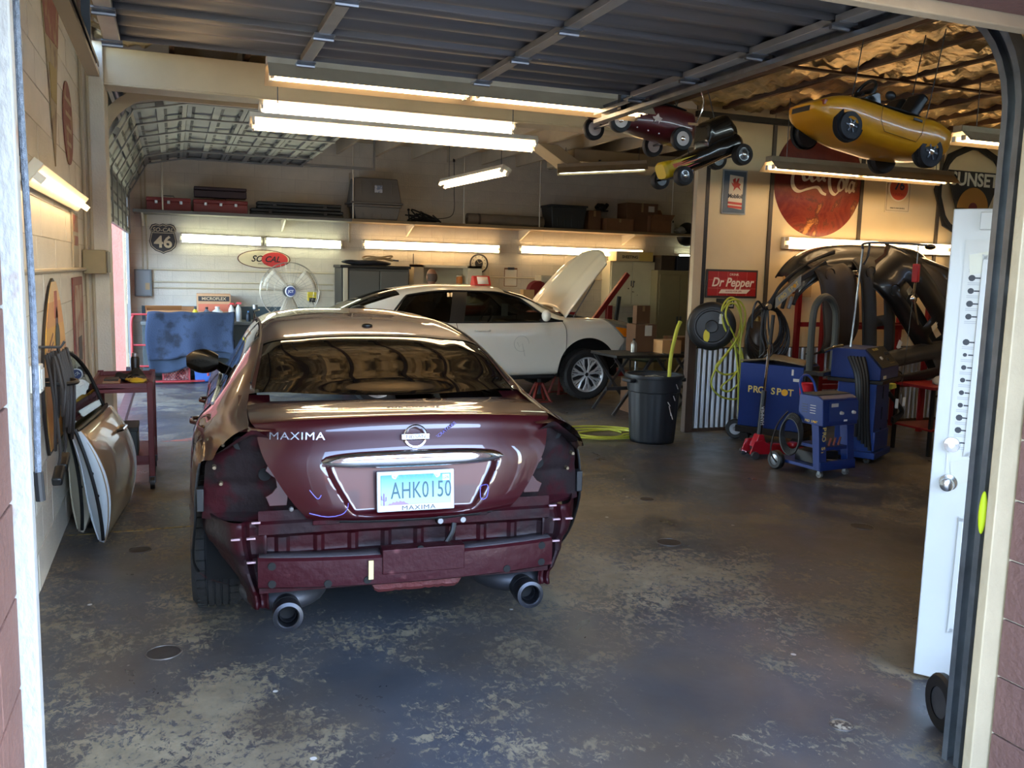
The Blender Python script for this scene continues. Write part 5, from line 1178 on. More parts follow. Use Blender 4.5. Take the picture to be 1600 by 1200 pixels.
# bench
bn = thing('workbench', 'dark grey green workbench along the back wall', 'workbench', (.95,13.86,0)); M_bench = mat('bench_dark', (60,68,66), .6, var=.12, scale=5)
B().box(-1.40,1.40,-.32,.40,.815,.86).build('top', mat('bench_top', (100,100,92), .55, var=.15, scale=6), bn, bevel=.004)
B().box(-1.38,1.38,.36,.40,.0,.815).build('back_panel', M_bench, bn, smooth=0)
for x in (-1.34,-.45,.45,1.34): B().box(x-.04,x+.04,-.30,-.22,0,.815).build('leg', M_bench, bn, bevel=.004)
B().box(-.40,1.30,-.26,-.24,.05,.80).build('front_panel', M_bench, bn, smooth=0); B().box(-1.36,1.36,-.30,.38,.20,.22).build('lower_shelf', M_bench, bn, smooth=0)
B().box(-1.40,1.40,.37,.40,.86,1.06).build('backsplash', mat('splash_slate', (70,84,88), .6), bn, smooth=0)
# blue blanket on a red hand truck frame
ht = thing('hand_truck', 'red tubular hand truck under the blue blanket', 'hand truck', (-.06,13.30,0)); M_htr = mat('hand_truck_red', (168,52,50), .4, .1)
for s in (-1,1): B().tube(spline([(s*.50-.0,-.02,.10),(s*.50,-.02,.55),(s*.50,.02,.88),(s*.46,.05,.98)],6),.017,8).build('upright', M_htr, ht); B().lathe((s*.56,.06,.12),(1,0,0),[(0,-.03),(.08,-.03),(.12,-.025),(.12,.025),(.08,.03),(0,.03)],24).build('wheel', M_rubber, ht)
for z in (.25,.55,.98): B().cyl((-.5,0,z),(.5,0,z),.014,n=8).build('crossbar', M_htr, ht)
B().box(-.45,.45,-.12,.0,.03,.045).build('toe_plate', M_htr, ht, bevel=.003)
bk = thing('moving_blanket', 'stained blue moving blanket draped over the bench front', 'blanket', (.22,13.28,0))
rows = []
for i in range(26):
    t_ = i/25; r = []
    for j in range(41):
        q = j/40; x = -.585+1.17*q; low = .40-.06*math.sin(q*5+1)
        if t_ < .15: y, z = .17*(1-t_/.15)-.05, 1.015+.008*math.sin(q*20)
        else:
            tt = (t_-.15)/.85; z = 1.005-(1.005-low)*tt; y = -.075-.022*math.sin(x*9+tt*2)-.012*math.sin(x*21+1.5)*tt-.02*tt
        r.append((x+.02*math.sin(z*7),y,z))
    rows.append(r)
M_blue = mat('blanket_blue', (44,56,76), .9, c2=(24,30,42), thr=.58, scale=5, bump=.4, bscale=60)
B().grid(rows).build('blanket', M_blue, bk, solid=.012, smooth=60)
B().grid([[(x+.02,y+.03,z-.14+.05*math.sin(x*4)) for x,y,z in r] for r in rows[14:]]).build('lower_fold', mat('blanket_blue2', (38,50,66), .9, var=.2, scale=6), bk, solid=.012, smooth=60)
# milk crate
mc = thing('milk_crate', 'dark red plastic milk crate under the blue blanket', 'crate', (.01,13.52,0)); M_mc = mat('crate_red', (150,56,56), .55)
b = B(); w, h = .175, .27
for s in (-1,1):
    for z0, z1 in ((0,.04),(.225,.27)): b.box(-w,w,s*w-.008,s*w+.008,z0,z1).box(s*w-.008,s*w+.008,-w,w,z0,z1)
    for x in (-w,w): b.box(x-.012,x+.012,s*w-.012,s*w+.012,0,h)
b.box(-w,w,-w,w,0,.01); b.build('frame', M_mc, mc, smooth=0)
for s in (-1,):
    b = B()
    for k in range(-5,6):
        for d in (1,-1): b.beam((k*.045-d*.09,-w,.045),(k*.045+d*.09,-w,.225),.008,.008)
    b.v = [(max(-w,min(w,x)),y,z) for x,y,z in b.v]; b.build('lattice', M_mc, mc, smooth=0)
B().box(-w+.01,w-.01,-w+.012,w-.012,.012,.20).build('contents', mat('white_rags', (186,180,170), .9, c2=(40,40,40), thr=.5, scale=14), mc, smooth=0)
tote('bright blue plastic tub on the floor under the bench', (.40,13.50,0), .30, .30, .20, mat('tub_blue', (64,104,176), .45))
# bench top goods
t = thing('glove_carton', 'buff glove carton with a black printed band standing on the bench', 'box', (.56,14.02,.86)); B().box(-.24,.24,-.13,.13,0,.40).build('carton', mat('carton_buff', (196,150,108), .7, var=.05), t, bevel=.004); B().box(-.22,.22,-.133,-.13,.29,.365).build('black_band', M_sgblack, t, smooth=0); text('lettering', 'MICROFLEX', .062, mat('carton_buff2', (206,180,140), .7), t, (0,-.134,.327), sx=1.05, off=.001); B().box(-.22,.22,-.133,-.13,.14,.25).build('red_band', mat('band_salmon', (206,112,82), .6), t, smooth=0)
t = thing('flat_carton', 'low open cardboard tray on the bench behind the blanket', 'box', (-.05,13.98,.86), .05); b = B().box(-.34,.34,-.14,.14,0,.008).box(-.34,.34,-.14,-.132,0,.15).box(-.34,.34,.132,.14,0,.20).box(-.34,-.332,-.14,.14,0,.18).box(.332,.34,-.14,.14,0,.15); b.build('tray', mat('cardboard_mid2', (170,118,70), .7), t, smooth=0); B().cbox((-.1,-.10,.19),(.5,.005,.10),(.9,0,0)).build('flap', mat('cardboard_mid2', (170,118,70), .7), t, smooth=0)
def bottle(label, loc, r, h, m, capm, cat='bottle', spray=False, cone=False):
    t = thing('spray_bottle' if spray else 'bottle', label, cat, loc, random.uniform(-.4,.4))
    prof = [(0,0),(r,0),(r,h*.55),(r*.85,h*.68),(r*.32,h*.84),(r*.32,h*.88)] if not cone else [(0,0),(r,0),(r,h*.15),(r*.3,h*.8),(r*.3,h*.9)]
    B().lathe((0,0,0),(0,0,1),prof,20).build('body', m, t)
    if spray:
        B().box(-.028,.045,-.014,.014,h*.88,h*.99).build('head', capm, t, bevel=.006); B().tube([(-.028,0,h*.93),(-.055,0,h*.80)],.006,6).build('trigger', capm, t)
    else: B().lathe((0,0,0),(0,0,1),[(r*.4,h*.86),(r*.4,h),(0,h)],14).build('cap', capm, t)
    return t
M_clear = mat('milky_plastic', (206,204,196), .35); M_redp = mat('trigger_red', (200,56,56), .4)
bottle('clear spray bottle with a red trigger, left of two on the bench', (.80,13.72,.86), .045, .28, M_clear, M_redp, spray=True)
bottle('clear spray bottle with a red trigger, right of two on the bench', (.90,13.74,.86), .045, .29, M_clear, M_redp, spray=True)
bottle('white cone topped jug on the bench behind the blanket', (.60,13.72,.86), .085, .22, M_clear, M_clear)
t = thing('funnel', 'yellow funnel upside down on the bench', 'funnel', (.29,13.72,.86)); B().lathe((0,0,0),(0,0,1),[(.085,0),(.085,.03),(.03,.155),(.02,.175)],24).build('cone', mat('funnel_yellow', (224,196,40), .45), t); B().lathe((0,0,0),(0,0,1),[(.02,.175),(.017,.20),(0,.20)],12).build('spout', mat('funnel_tip', (60,60,40), .5), t)
bottle('grey tapered bottle between the funnel and the jug', (.45,13.74,.86), .05, .21, mat('bottle_grey', (86,92,98), .5), M_rubber)
bottle('small dark bottle on the bench beside the spray bottles', (1.04,13.72,.86), .035, .16, mat('bottle_dark', (40,50,58), .4), mat('cap_blue', (90,140,190), .4))
t = thing('spray_gun', 'chrome paint spray gun standing on the bench', 'spray gun', (1.14,13.76,.86)); B().tube([(0,0,0),(0,.01,.10),(-.02,0,.16),(.07,0,.17)],[.02,.018,.018,.014],8).build('gun_body', M_chrome, t); B().lathe((0,0,.16),(0,0,1),[(.012,0),(.04,.03),(.04,.09),(0,.095)],16).build('cup', M_galv, t)
t = thing('red_clamp', 'small red clamp lying at the bench edge', 'clamp', (1.30,13.70,.86), .4); B().tube([(-.05,0,.01),(.0,0,.045),(.06,0,.02)],.009,6).build('jaw', M_redp, t); B().tube([(-.05,.02,.04),(.06,-.01,.06)],.008,6).build('handle', M_redp, t)
# pedestal fan
fn = thing('pedestal_fan', 'large round pedestal fan with a wire guard and blue hub badge', 'fan', (1.60,13.25,0)); FZ, FR = 1.335, .42; M_wire = mat('fan_wire', (170,164,150), .35, .6)
B().cyl((0,.10,.03),(0,.10,FZ-.05),.022,n=12).build('pole', M_darkgalv, fn); B().lathe((0,.10,0),(0,0,1),[(0,.03),(.24,.03),(.26,.0)],28).build('base', M_rubber, fn); B().lathe((0,.02,FZ),(0,1,0),[(0,0),(.09,.0),(.10,.06),(.09,.16),(0,.18)],20).build('motor', M_darkgalv, fn)
gd = B()
for r_, y in ((FR,0),(FR,.14),(FR*.8,-.03),(FR*.55,-.05),(FR*.3,-.06)): gd.tube(circle((0,y,FZ),r_,48,'xz'),.0055 if r_ == FR else .0022,6,closed=True)
for k in range(36):
    a = 2*PI*k/36; c, s_ = math.cos(a), math.sin(a); gd.tube([(c*.08,-.065,FZ+s_*.08),(c*FR*.6,-.045,FZ+s_*FR*.6),(c*FR,0,FZ+s_*FR),(c*FR,.14,FZ+s_*FR)],.0018,4)
gd.build('guard', M_wire, fn, kind='stuff')
for k in range(3):
    a0 = 2*PI*k/3+.5; rows = []
    for i in range(7):
        r_ = .07+(FR-.10)*i/6; rows.append([(r_*math.cos(a0+q*.55*(1-.2*i/6)),.05+.05*q*(1-.5*i/6),FZ+r_*math.sin(a0+q*.55*(1-.2*i/6))) for q in np.linspace(-1,1,7)])
    B().grid(rows).build('blade', mat('fan_blade', (206,196,174), .5), fn, solid=.003, smooth=60)
B().lathe((0,-.065,FZ),(0,-1,0),[(0,.012),(.07,.010),(.082,0)],28).build('hub_badge', mat('badge_white', (214,216,222), .4), fn); B().lathe((0,-.077,FZ),(0,-1,0),[(0,.003),(.066,.001)],28).build('badge_disc', mat('badge_blue', (56,72,130), .4), fn); text('badge_lettering', 'JCT', .05, mat('badge_white', (214,216,222), .4), fn, (0,-.081,FZ), ext=.001, off=.002)
t = thing('outlet_strip', 'yellow and black power box on the wall beside the fan', 'outlet', (2.06,YW,1.16)); B().box(-.07,.07,-.06,0,0,.14).build('box', mat('outlet_yellow', (214,190,60), .5), t, bevel=.008); B().box(-.05,.05,-.075,-.06,-.02,.05).build('plug', M_rubber, t, bevel=.006); B().tube(spline([(.0,-.07,.0),(.05,-.06,-.15),(.03,-.04,-.3)],5),.006,5).build('cord', M_rubber, t)
# grey double door cabinet
gc = thing('grey_cabinet', 'grey double door plastic cabinet behind the white car', 'cabinet', (2.98,13.92,0)); M_gc = mat('cabinet_grey', (82,80,74), .55, var=.05, scale=3)
B().box(-.56,.52,-.25,.34,0,1.70).build('body', mat('cabinet_side', (60,58,54), .6), gc, bevel=.01)
for x0, x1 in ((-.44,.04),(.05,.50)): d = B().box(x0,x1,-.275,-.25,.06,1.66).build('door', M_gc, gc, bevel=.008); B().box((x1-.06) if x0 < 0 else x0+.02,(x1-.02) if x0 < 0 else x0+.06,-.295,-.275,.85,1.0).build('handle', M_rubber, d, bevel=.006)
B().box(-.53,-.46,-.285,-.25,.02,1.70).build('corner_post', mat('post_pale', (190,180,156), .5), gc, bevel=.006); B().box(-.58,.54,-.28,.35,1.70,1.745).build('top', M_rubber, gc, bevel=.01)
t = thing('black_bag', 'flat dark blue garment bag lying on the grey cabinet', 'bag', (2.85,13.85,1.745)); b = B().ball((0,0,.04),(.40,.16,.05),20,10); b.v = [(x,y,max(0,z+.01*math.sin(x*14))) for x,y,z in b.v]; b.build('bag', mat('bag_navy', (28,30,40), .7), t); B().tube([(-.36,-.12,.05),(-.28,-.14,.07),(-.2,-.13,.05)],.008,6).build('strap', M_rubber, t)
t = thing('coiled_hose', 'tan hose coil lying on top of the grey cabinet', 'hose', (3.02,13.82,1.80)); P = [(.17*math.cos(a)*1.4,.10*math.sin(a),.03+.012*a*.3+.03*math.sin(a*1.7)) for a in np.linspace(0,14,60)]; B().tube(P,.012,6).build('hose', mat('hose_tan', (150,128,92), .6), t); B().cyl((.2,0,.04),(.34,0,.03),.014,n=8).build('fitting', M_darkgalv, t)
t = thing('cord_switch', 'white wall switch with a hanging cord beside the cabinet', 'switch', (3.72,YW,1.72)); B().box(-.03,.03,-.04,0,0,.06).build('box', M_socket, t, bevel=.006); B().tube(spline([(0,-.03,0),(.0,-.04,-.25),(.05,-.03,-.5),(.0,-.03,-.7)],6),.007,5).build('cord', M_rubber, t); B().cyl((0,-.02,.06),(0,-.02,.24),.006,n=6).build('rod', M_rubber, t)
# open white wall cupboard
cb = thing('open_cupboard', 'open white cupboard on the back wall behind the white car', 'cupboard', (4.28,YW,1.18)); M_cw = mat('cupboard_white', (214,204,176), .5, var=.04)
b = B().box(-.62,-.46,-.30,0,0,.60).box(.30,.55,-.30,0,0,.60); b.build('side', M_cw, cb, smooth=0); B().box(-.62,.55,-.30,0,.56,.60).build('top', M_cw, cb, smooth=0); B().box(-.62,.55,-.30,0,0,.03).build('bottom', M_cw, cb, smooth=0); B().box(-.46,.30,-.03,0,.03,.56).build('back', mat('cupboard_back', (176,172,150), .6), cb, smooth=0); B().box(-.46,.30,-.28,-.03,.28,.30).build('shelf', M_cw, cb, smooth=0)
t = thing('orange_jar', 'orange jar standing in the white cupboard', 'jar', (4.48,YW-.16,1.481)); B().lathe((0,0,0),(0,0,1),[(0,0),(.055,0),(.055,.10),(.045,.12)],18).build('jar', mat('jar_orange', (196,116,50), .4), t); B().lathe((0,0,0),(0,0,1),[(.05,.12),(.05,.14),(0,.14)],18).build('lid', M_cw, t)
t = thing('round_clock', 'round white wall clock with a dark centre and rim', 'clock', (4.87,YW,1.83)); B().lathe((0,0,0),(0,-1,0),[(.145,0),(.162,.0),(.165,.02),(.145,.024),(.14,.012)],40).build('rim', M_sgblack, t); B().lathe((0,0,0),(0,-1,0),[(0,.012),(.146,.012)],40).build('dial', mat('dial_cream', (216,208,186), .5), t); B().lathe((0,0,0),(0,-1,0),[(0,.015),(.072,.015)],32).build('emblem_disc', M_sgblack, t)
for k in range(12): a = PI*k/6; B().cbox((.115*math.sin(a),-.0135,.115*math.cos(a)),(.008,.002,.022),(0,a,0)).build('hour_mark', M_sgblack, t, smooth=0)
for a, l in ((1.2,.06),(-.6,.10)): B().cbox((l/2*math.sin(a),-.017,l/2*math.cos(a)),(.006,.002,l),(0,a,0)).build('hand', M_sgcream, t, smooth=0)
t = thing('clipboard', 'clipboard with white paper hanging on the back wall', 'clipboard', (5.46,YW,1.45)); B().box(-.12,.12,-.008,0,0,.32).build('board', mat('board_brown', (120,84,56), .6), t, smooth=0); B().box(-.11,.11,-.012,-.008,.01,.29).build('paper', mat('paper', (222,216,198), .7), t, smooth=0); B().box(-.06,.06,-.025,-.008,.285,.33).build('clip', M_darkgalv, t, bevel=.004)
t = thing('small_box_stack', 'tan paper box on a ledge below the clipboard', 'box', (5.62,13.9,1.20)); B().box(-.10,.10,-.08,.08,0,.20).build('carton', mat('carton_tan', (186,152,104), .7), t, bevel=.004); B().box(-.10,.10,-.08,.08,.202,.21).build('flap', mat('carton_tan', (186,152,104), .7), t, smooth=0)
lg = thing('narrow_ledge', 'narrow shelf ledge on the back wall behind the white car', 'ledge', (5.3,14.05,1.16)); B().box(-1.6,.8,-.25,.22,0,.035).build('plank', M_cw, lg, smooth=0)
for x in (-1.4,.6): B().prism([(.22,0),(.22,-.2),(-.15,0)],'x',x-.015,x+.015).build('bracket', M_cw, lg, smooth=0)
t = thing('red_reel', 'round dark red hose reel on the ledge beside the clipboard', 'reel', (5.82,13.95,1.195)); B().lathe((0,-.08,.19),(0,1,0),[(0,0),(.17,0),(.18,.01),(.12,.03),(.12,.12),(.18,.14),(.17,.15),(0,.15)],28).build('drum', mat('reel_red', (120,36,34), .45), t); B().box(-.10,.10,-.08,.06,0,.05).build('foot', mat('reel_red', (120,36,34), .45), t, bevel=.006)
t = thing('storage_case', 'pale grey drawer case on the ledge behind the raised hood', 'case', (6.02,14.02,1.195)); B().box(-.16,.16,-.14,.14,0,.46).build('body', mat('case_pale', (176,168,146), .5), t, bevel=.006)
for k in range(4): B().box(-.15,.15,-.15,-.14,.02+k*.11,.12+k*.11).build('drawer', mat('case_pale2', (190,182,160), .5), t, bevel=.003)
# white wall cabinet, carton, locker
wcb = thing('white_cabinet', 'white double door cabinet on the back wall beside the hood', 'cabinet', (7.66,YW,1.14)); M_wcb = mat('wall_cabinet_white', (206,198,168), .45, var=.03)
B().box(-.44,.46,-.32,0,0,.80).build('body', M_wcb, wcb, bevel=.006)
for x0, x1 in ((-.42,-.005),(.005,.44)): d = B().box(x0,x1,-.342,-.32,.035,.78).build('door', M_wcb, wcb, bevel=.004); B().box(-.03 if x0 < 0 else .015,-.015 if x0 < 0 else .03,-.36,-.342,.36,.46).build('handle', M_darkgalv, d, bevel=.003)
for k in range(7): B().lathe((random.uniform(-.08,.12),-.343,random.uniform(.18,.46)),(0,-1,0),[(0,.0012),(random.uniform(.006,.016),.0012)],9).build('paint_smudge', mat('smudge', (96,84,66), .7), wcb)
t = thing('sheeting_box', 'long carton printed SHEETING lying on the white wall cabinet', 'box', (7.72,14.1,1.945)); B().box(-.40,.34,-.16,.16,0,.17).build('carton', mat('sheeting_buff', (206,186,140), .6), t, bevel=.004); B().box(.06,.33,-.163,-.16,.01,.16).build('yellow_panel', mat('sheeting_yellow', (206,178,96), .6), t, smooth=0); text('lettering', 'SHEETING', .07, M_sgblack, t, (-.13,-.163,.07), off=.002)
lk = thing('tan_locker', 'tall tan double door locker in the right corner of the rear bay', 'locker', (8.50,14.0,0)); M_lk = mat('locker_tan', (136,124,92), .5, var=.04)
B().box(-.46,.46,-.28,.28,0,1.80).build('body', M_lk, lk, bevel=.006)
for x0, x1 in ((-.42,-.004),(.004,.42)): d = B().box(x0,x1,-.298,-.28,.08,1.72).build('door', M_lk, lk, bevel=.005); B().box(-.05 if x0 < 0 else .02,-.02 if x0 < 0 else .05,-.32,-.298,.85,.98).build('handle', M_darkgalv, d, bevel=.003)
for k, (x, c, w) in enumerate(((8.26,(60,48,38),.28),(8.60,(40,46,60),.30))):
    t = thing('file_box', ('brown' if k == 0 else 'dark blue')+' box standing on the tan locker', 'box', (x,13.95,1.802)); B().box(-w/2,w/2,-.2,.2,0,.24).build('case', mat('filebox_%d' % k, c, .6), t, bevel=.006); B().box(-w/2-.005,w/2+.005,-.205,.205,.20,.26).build('lid', mat('filebox_%d' % k, c, .6), t, bevel=.006)
rk = thing('narrow_rack', 'narrow white rack with red packages beside the locker', 'rack', (9.06,13.9,0)); 
for z in (.35,.80,1.25,1.60): B().box(-.09,.10,-.18,.18,z,z+.02).build('rack_shelf', M_cw, rk, smooth=0)
for x in (-.09,.09):
    for y in (-.17,.17): B().box(x-.012,x+.012,y-.012,y+.012,0,1.95).build('rack_post', M_cw, rk, smooth=0)
for k, z in enumerate((.37,.82,1.27,1.62)):
    t = thing('red_package', 'red and white package on the narrow rack, '+('lowest','second from the bottom','second from the top','topmost')[k], 'package', (9.06,13.9,z+.001), 0, 'packages on the narrow rack'); B().box(-.06,.06,-.12,.12,0,.26).build('pack', mat('pack_red', (160,50,44), .5), t, bevel=.004); B().box(-.05,.05,-.124,-.12,.10,.20).build('label', M_clear, t, smooth=0)
# red tool chests and hoist behind the car
def chest(label, loc, w, d, h, n):
    t = thing('tool_chest', label, 'tool chest', loc); m = mat('chest_red', (138,30,32), .35, .1, coat=.3); B().box(-w/2,w/2,-d/2,d/2,.10,h).build('body', m, t, bevel=.008)
    for k in range(n): z0 = .14+(h-.18)*k/n; q = B().box(-w/2+.02,w/2-.02,-d/2-.014,-d/2,z0,z0+(h-.18)/n-.012).build('drawer', m, t, bevel=.004); B().box(-w*.4,w*.4,-d/2-.03,-d/2-.014,z0+(h-.18)/n-.045,z0+(h-.18)/n-.025).build('pull', M_galv, q, bevel=.003)
    for x in (-w/2+.08,w/2-.08):
        for y in (-d/2+.08,d/2-.08): B().lathe((x,y,.05),(1,0,0),[(0,-.02),(.05,-.02),(.05,.02),(0,.02)],14).build('caster', M_rubber, t)
    return t
t = chest('red tool chest behind the raised hood', (5.72,13.2,0), .80, .46, 1.08, 5)
t = thing('white_carton', 'white carton on the red tool chest behind the hood', 'box', (5.95,13.1,1.08)); B().box(-.14,.14,-.12,.12,0,.24).build('carton', mat('carton_white', (214,206,186), .6), t, bevel=.004); B().box(-.06,.06,-.124,-.12,.12,.19).build('mark', M_sgblack, t, smooth=0)
chest('red tool chest seen through the white car window', (4.55,13.35,0), .85, .46, 1.16, 6)
t = thing('white_tray', 'white tray on the red chest seen through the window', 'tray', (4.55,13.3,1.16)); B().box(-.28,.28,-.14,.14,0,.03).build('tray', M_clear, t, bevel=.006); B().ball((-.06,0,.10),(.10,.09,.075),14,10).build('sponge', mat('sponge_cream', (204,184,136), .8), t); B().box(.12,.26,-.08,.06,.03,.10).build('packet', M_clear, t, bevel=.006)
hs = thing('engine_hoist', 'dark red engine hoist with a slanted arm behind the car', 'hoist', (6.62,12.8,0)); M_hs = mat('hoist_red', (122,26,26), .45)
B().beam((0,0,.05),(0,0,1.2),.09,.09).build('mast', M_hs, hs, bevel=.006); B().beam((-.30,0,.92),(.32,0,1.72),.08,.07,up=(0,1,0)).build('boom', M_hs, hs, bevel=.006); B().box(-.4,.4,-.05,.05,.04,.13).build('base', M_hs, hs, bevel=.006); B().beam((.05,-.06,.5),(.15,-.06,1.35),.05,.05).build('ram', M_darkgalv, hs)
for x in (-.36,.36): B().box(x-.04,x+.04,-.5,.5,.05,.12).build('leg', M_hs, hs, bevel=.006)
t = thing('shop_stool', 'rounded dark red padded shop stool beside the hoist', 'stool', (6.72,12.0,0)); B().lathe((0,0,.80),(0,0,1),[(0,.14),(.18,.13),(.23,.09),(.24,.03),(.2,0),(0,0)],28).build('seat', mat('vinyl_red', (126,24,28), .3), t); B().cyl((0,0,.06),(0,0,.80),.03,n=12).build('post', M_chrome, t); B().lathe((0,0,0),(0,0,1),[(0,.06),(.22,.04),(.24,0)],24).build('base', M_darkgalv, t)
# duct in the rear bay
dc = thing('air_duct', 'cream sheet metal duct under the rear bay ceiling', 'duct', (6.2,11.9,3.34)); M_duct = mat('duct_cream', (186,170,138), .5, var=.08, scale=4)
B().box(-.8,1.1,-.2,.8,-.04,.14).build('plenum', M_duct, dc, bevel=.01); B().prism([(-1.45,.14),(-1.15,.14),(-.72,-.12),(-.98,-.14)],'y',-.4,.0).build('boot', M_duct, dc, bevel=.006)
for x in (-.4,.6): B().cyl((x,-.22,-.02),(x,-.22,-.0),.02,n=8).build('screw', M_darkgalv, dc)
# person behind the white car
def skin_person(name, label, loc, rz):
    t = thing(name, label, 'person', loc, rz)
    V = [((0,0,.92),.14),((0,.0,1.12),.15),((0,.0,1.34),.16),((0,.01,1.46),.075),((0,.02,1.53),.062)]; E = [(0,1),(1,2),(2,3),(3,4)]
    def add(p, r, q): V.append((p,r)); E.append((q,len(V)-1)); return len(V)-1
    for s in (-1,1):
        a = add((s*.19,0,1.38),.07,2); a = add((s*.25,.01,1.12),.052,a); a = add((s*.24,.14,.92),.04,a); add((s*.22,.24,.90),.035,a)
        a = add((s*.10,0,.86),.10,0); a = add((s*.11,.02,.48),.072,a); a = add((s*.11,-.02,.09),.05,a); add((s*.12,.13,.05),.045,a)
    me = bpy.data.meshes.new(name+'_body'); me.from_pydata([v for v,_ in V],E,[]); o = bpy.data.objects.new('body', me); COL.objects.link(o)
    md = o.modifiers.new('skin','SKIN'); sv = me.skin_vertices[0].data
    for i,(_,r) in enumerate(V): sv[i].radius = (r,r*.8)
    sv[0].use_root = True; o.modifiers.new('sub','SUBSURF').levels = 2; o.modifiers['sub'].render_levels = 2; me.materials.append(mat('work_shirt', (60,62,70), .9, var=.1)); o.parent = t
    sk = mat('skin_brown', (128,86,62), .5, var=.06, scale=8)
    h = B(); rows = []
    for i in range(15):
        th = PI*i/14; rows.append([(.078*math.sin(th)**.85*math.cos(p), .012+.098*math.sin(th)**.85*math.sin(p)+(.012 if math.sin(p) > 0 and i > 8 else 0), 1.615+.118*math.cos(th)) for p in np.linspace(0,2*PI,24,endpoint=False)])
    h.grid(rows, closev=True)
    h.tube([(0,.02,1.42),(0,.015,1.52),(0,.01,1.58)],[.062,.056,.058],14)
    for s in (-1,1): h.ball((s*.082,.01,1.605),(.012,.024,.034),10,8)
    h.ball((0,.115,1.595),(.014,.02,.026),8,6); h.build('head', sk, t, smooth=60)
    hb = B(); rows = [[(.081*math.sin(th)*math.cos(p), .010+.101*math.sin(th)*math.sin(p), 1.612+.121*math.cos(th)) for p in np.linspace(PI*.95,PI*2.05,18)] for th in np.linspace(1.15,2.15,8)]; hb.grid(rows).build('hair', mat('hair_short', (72,58,50), .9, var=.2, scale=60), t)
    for s in (-1,1):
        for e in (-1,): B().ball((s*.030,.102,1.625),(.010,.006,.006),8,6).build('eye', mat('eye_dark', (40,30,26), .3), t)
        hd = B().ball((s*.215,.275,.895),(.035,.045,.016),12,8)
        for k in range(4): hd.tube([(s*.215+(k-1.5)*.017,.31,.893),(s*.215+(k-1.5)*.018,.35,.885),(s*.215+(k-1.5)*.017,.375-.008*abs(k-1.5),.87)],[.009,.0085,.007],7)
        hd.tube([(s*.19,.26,.89),(s*.175,.30,.885)],[.011,.008],7); hd.build('hand', sk, t, smooth=60)
    return t
skin_person('person', 'person behind the white car, only the back of the head showing', (3.70,13.05,-.02), .25)
# ================================================================ PARTITION SIGNS
YP = YM-.004
M_ink = mat('sign_ink', (40,34,34), .5); M_scr = mat('script_white', (226,206,176), .5)
def ribbon(pts, w, y, nib=.6, n=7):
    """Brush stroke in the xz plane: width follows a slanted nib."""
    P = spline([(a,0,c) for a,c in pts], n); b = B(); L_, R_ = [], []
    for i, p in enumerate(P):
        t = (P[min(i+1,len(P)-1)]-P[max(i-1,0)]); t = t.normalized() if t.length > 0 else Vector((1,0,0)); nn = Vector((-t.z,0,t.x))
        ww = w*(.35+.65*abs(nn.dot(Vector((math.cos(nib),0,math.sin(nib))))))*(.55+.45*math.sin(PI*min(1,max(0,i/(len(P)-1)*1.0)))**.4)
        L_.append(p+nn*ww/2+Vector((0,y,0))); R_.append(p-nn*ww/2+Vector((0,y,0)))
    return b.grid([L_,R_])
ck = thing('round_soda_sign', 'big rusty red round sign with flowing cream script', 'sign', (6.83,YP,2.80))
m = bpy.data.materials.new('rusty_red_enamel'); m.use_nodes = True; MATS['rusty_red_enamel'] = m; N = m.node_tree.nodes; L = m.node_tree.links; tc = N.new('ShaderNodeTexCoord'); nz = N.new('ShaderNodeTexNoise'); nz.inputs['Scale'].default_value = 3.2; nz.inputs['Detail'].default_value = 9; nz.inputs['Roughness'].default_value = .68; nz.inputs['Distortion'].default_value = .5; L.new(tc.outputs['Object'], nz.inputs[0])
sp = N.new('ShaderNodeSeparateXYZ'); L.new(tc.outputs['Object'], sp.inputs[0]); ma = N.new('ShaderNodeMath'); ma.operation = 'MULTIPLY_ADD'; ma.inputs[1].default_value = -.22; L.new(sp.outputs[2], ma.inputs[0]); L.new(nz.outputs[0], ma.inputs[2])
rp = N.new('ShaderNodeValToRGB'); L.new(ma.outputs[0], rp.inputs[0]); e = rp.color_ramp.elements; e[0].position = .36; e[0].color = (*lin((96,26,20)),1); e[1].position = .72; e[1].color = (*lin((190,128,70)),1)
for pos, c in ((.48,(110,34,24)),(.58,(132,56,34)),(.63,(92,44,32))): k = e.new(pos); k.color = (*lin(c),1)
L.new(rp.outputs[0], N['Principled BSDF'].inputs['Base Color']); N['Principled BSDF'].inputs['Roughness'].default_value = .38
R = .615
B().lathe((0,0,0),(0,-1,0),[(0,.095),(.15,.090),(.30,.075),(.45,.048),(.56,.018),(.60,.004),(R,0),(R,-.004)],72).build('button', m, ck, smooth=60)
def dome(x, z): r = math.hypot(x,z); return -(.095-.215*r*r)-.006
strokes = [ [(-.255,.19),(-.30,.21),(-.37,.14),(-.415,.02),(-.40,-.08),(-.33,-.13),(-.22,-.10),(-.10,-.075),(-.03,-.13),(.03,-.15)], [(-.20,.10),(-.245,.12),(-.285,.06),(-.27,.0),(-.22,.01),(-.20,.06),(-.22,.11)], [(-.10,.09),(-.15,.10),(-.185,.03),(-.16,-.01),(-.11,.02)], [(-.02,.09),(-.07,.10),(-.10,.04),(-.075,.0),(-.03,.04),(-.01,.10),(-.02,.02),(.01,.0)],
 [(.21,.16),(.17,.20),(.10,.14),(.06,.02),(.09,-.10),(.16,-.14),(.22,-.09)], [(.27,.02),(.23,.03),(.20,-.04),(.22,-.09),(.27,-.07),(.28,-.01),(.26,.03)], [(.32,-.06),(.35,.06),(.37,.17),(.34,.15),(.315,.0),(.33,-.09),(.36,-.08)], [(.44,.0),(.40,.01),(.37,-.05),(.39,-.10),(.43,-.06),(.45,.01),(.44,-.07),(.47,-.09)] ]
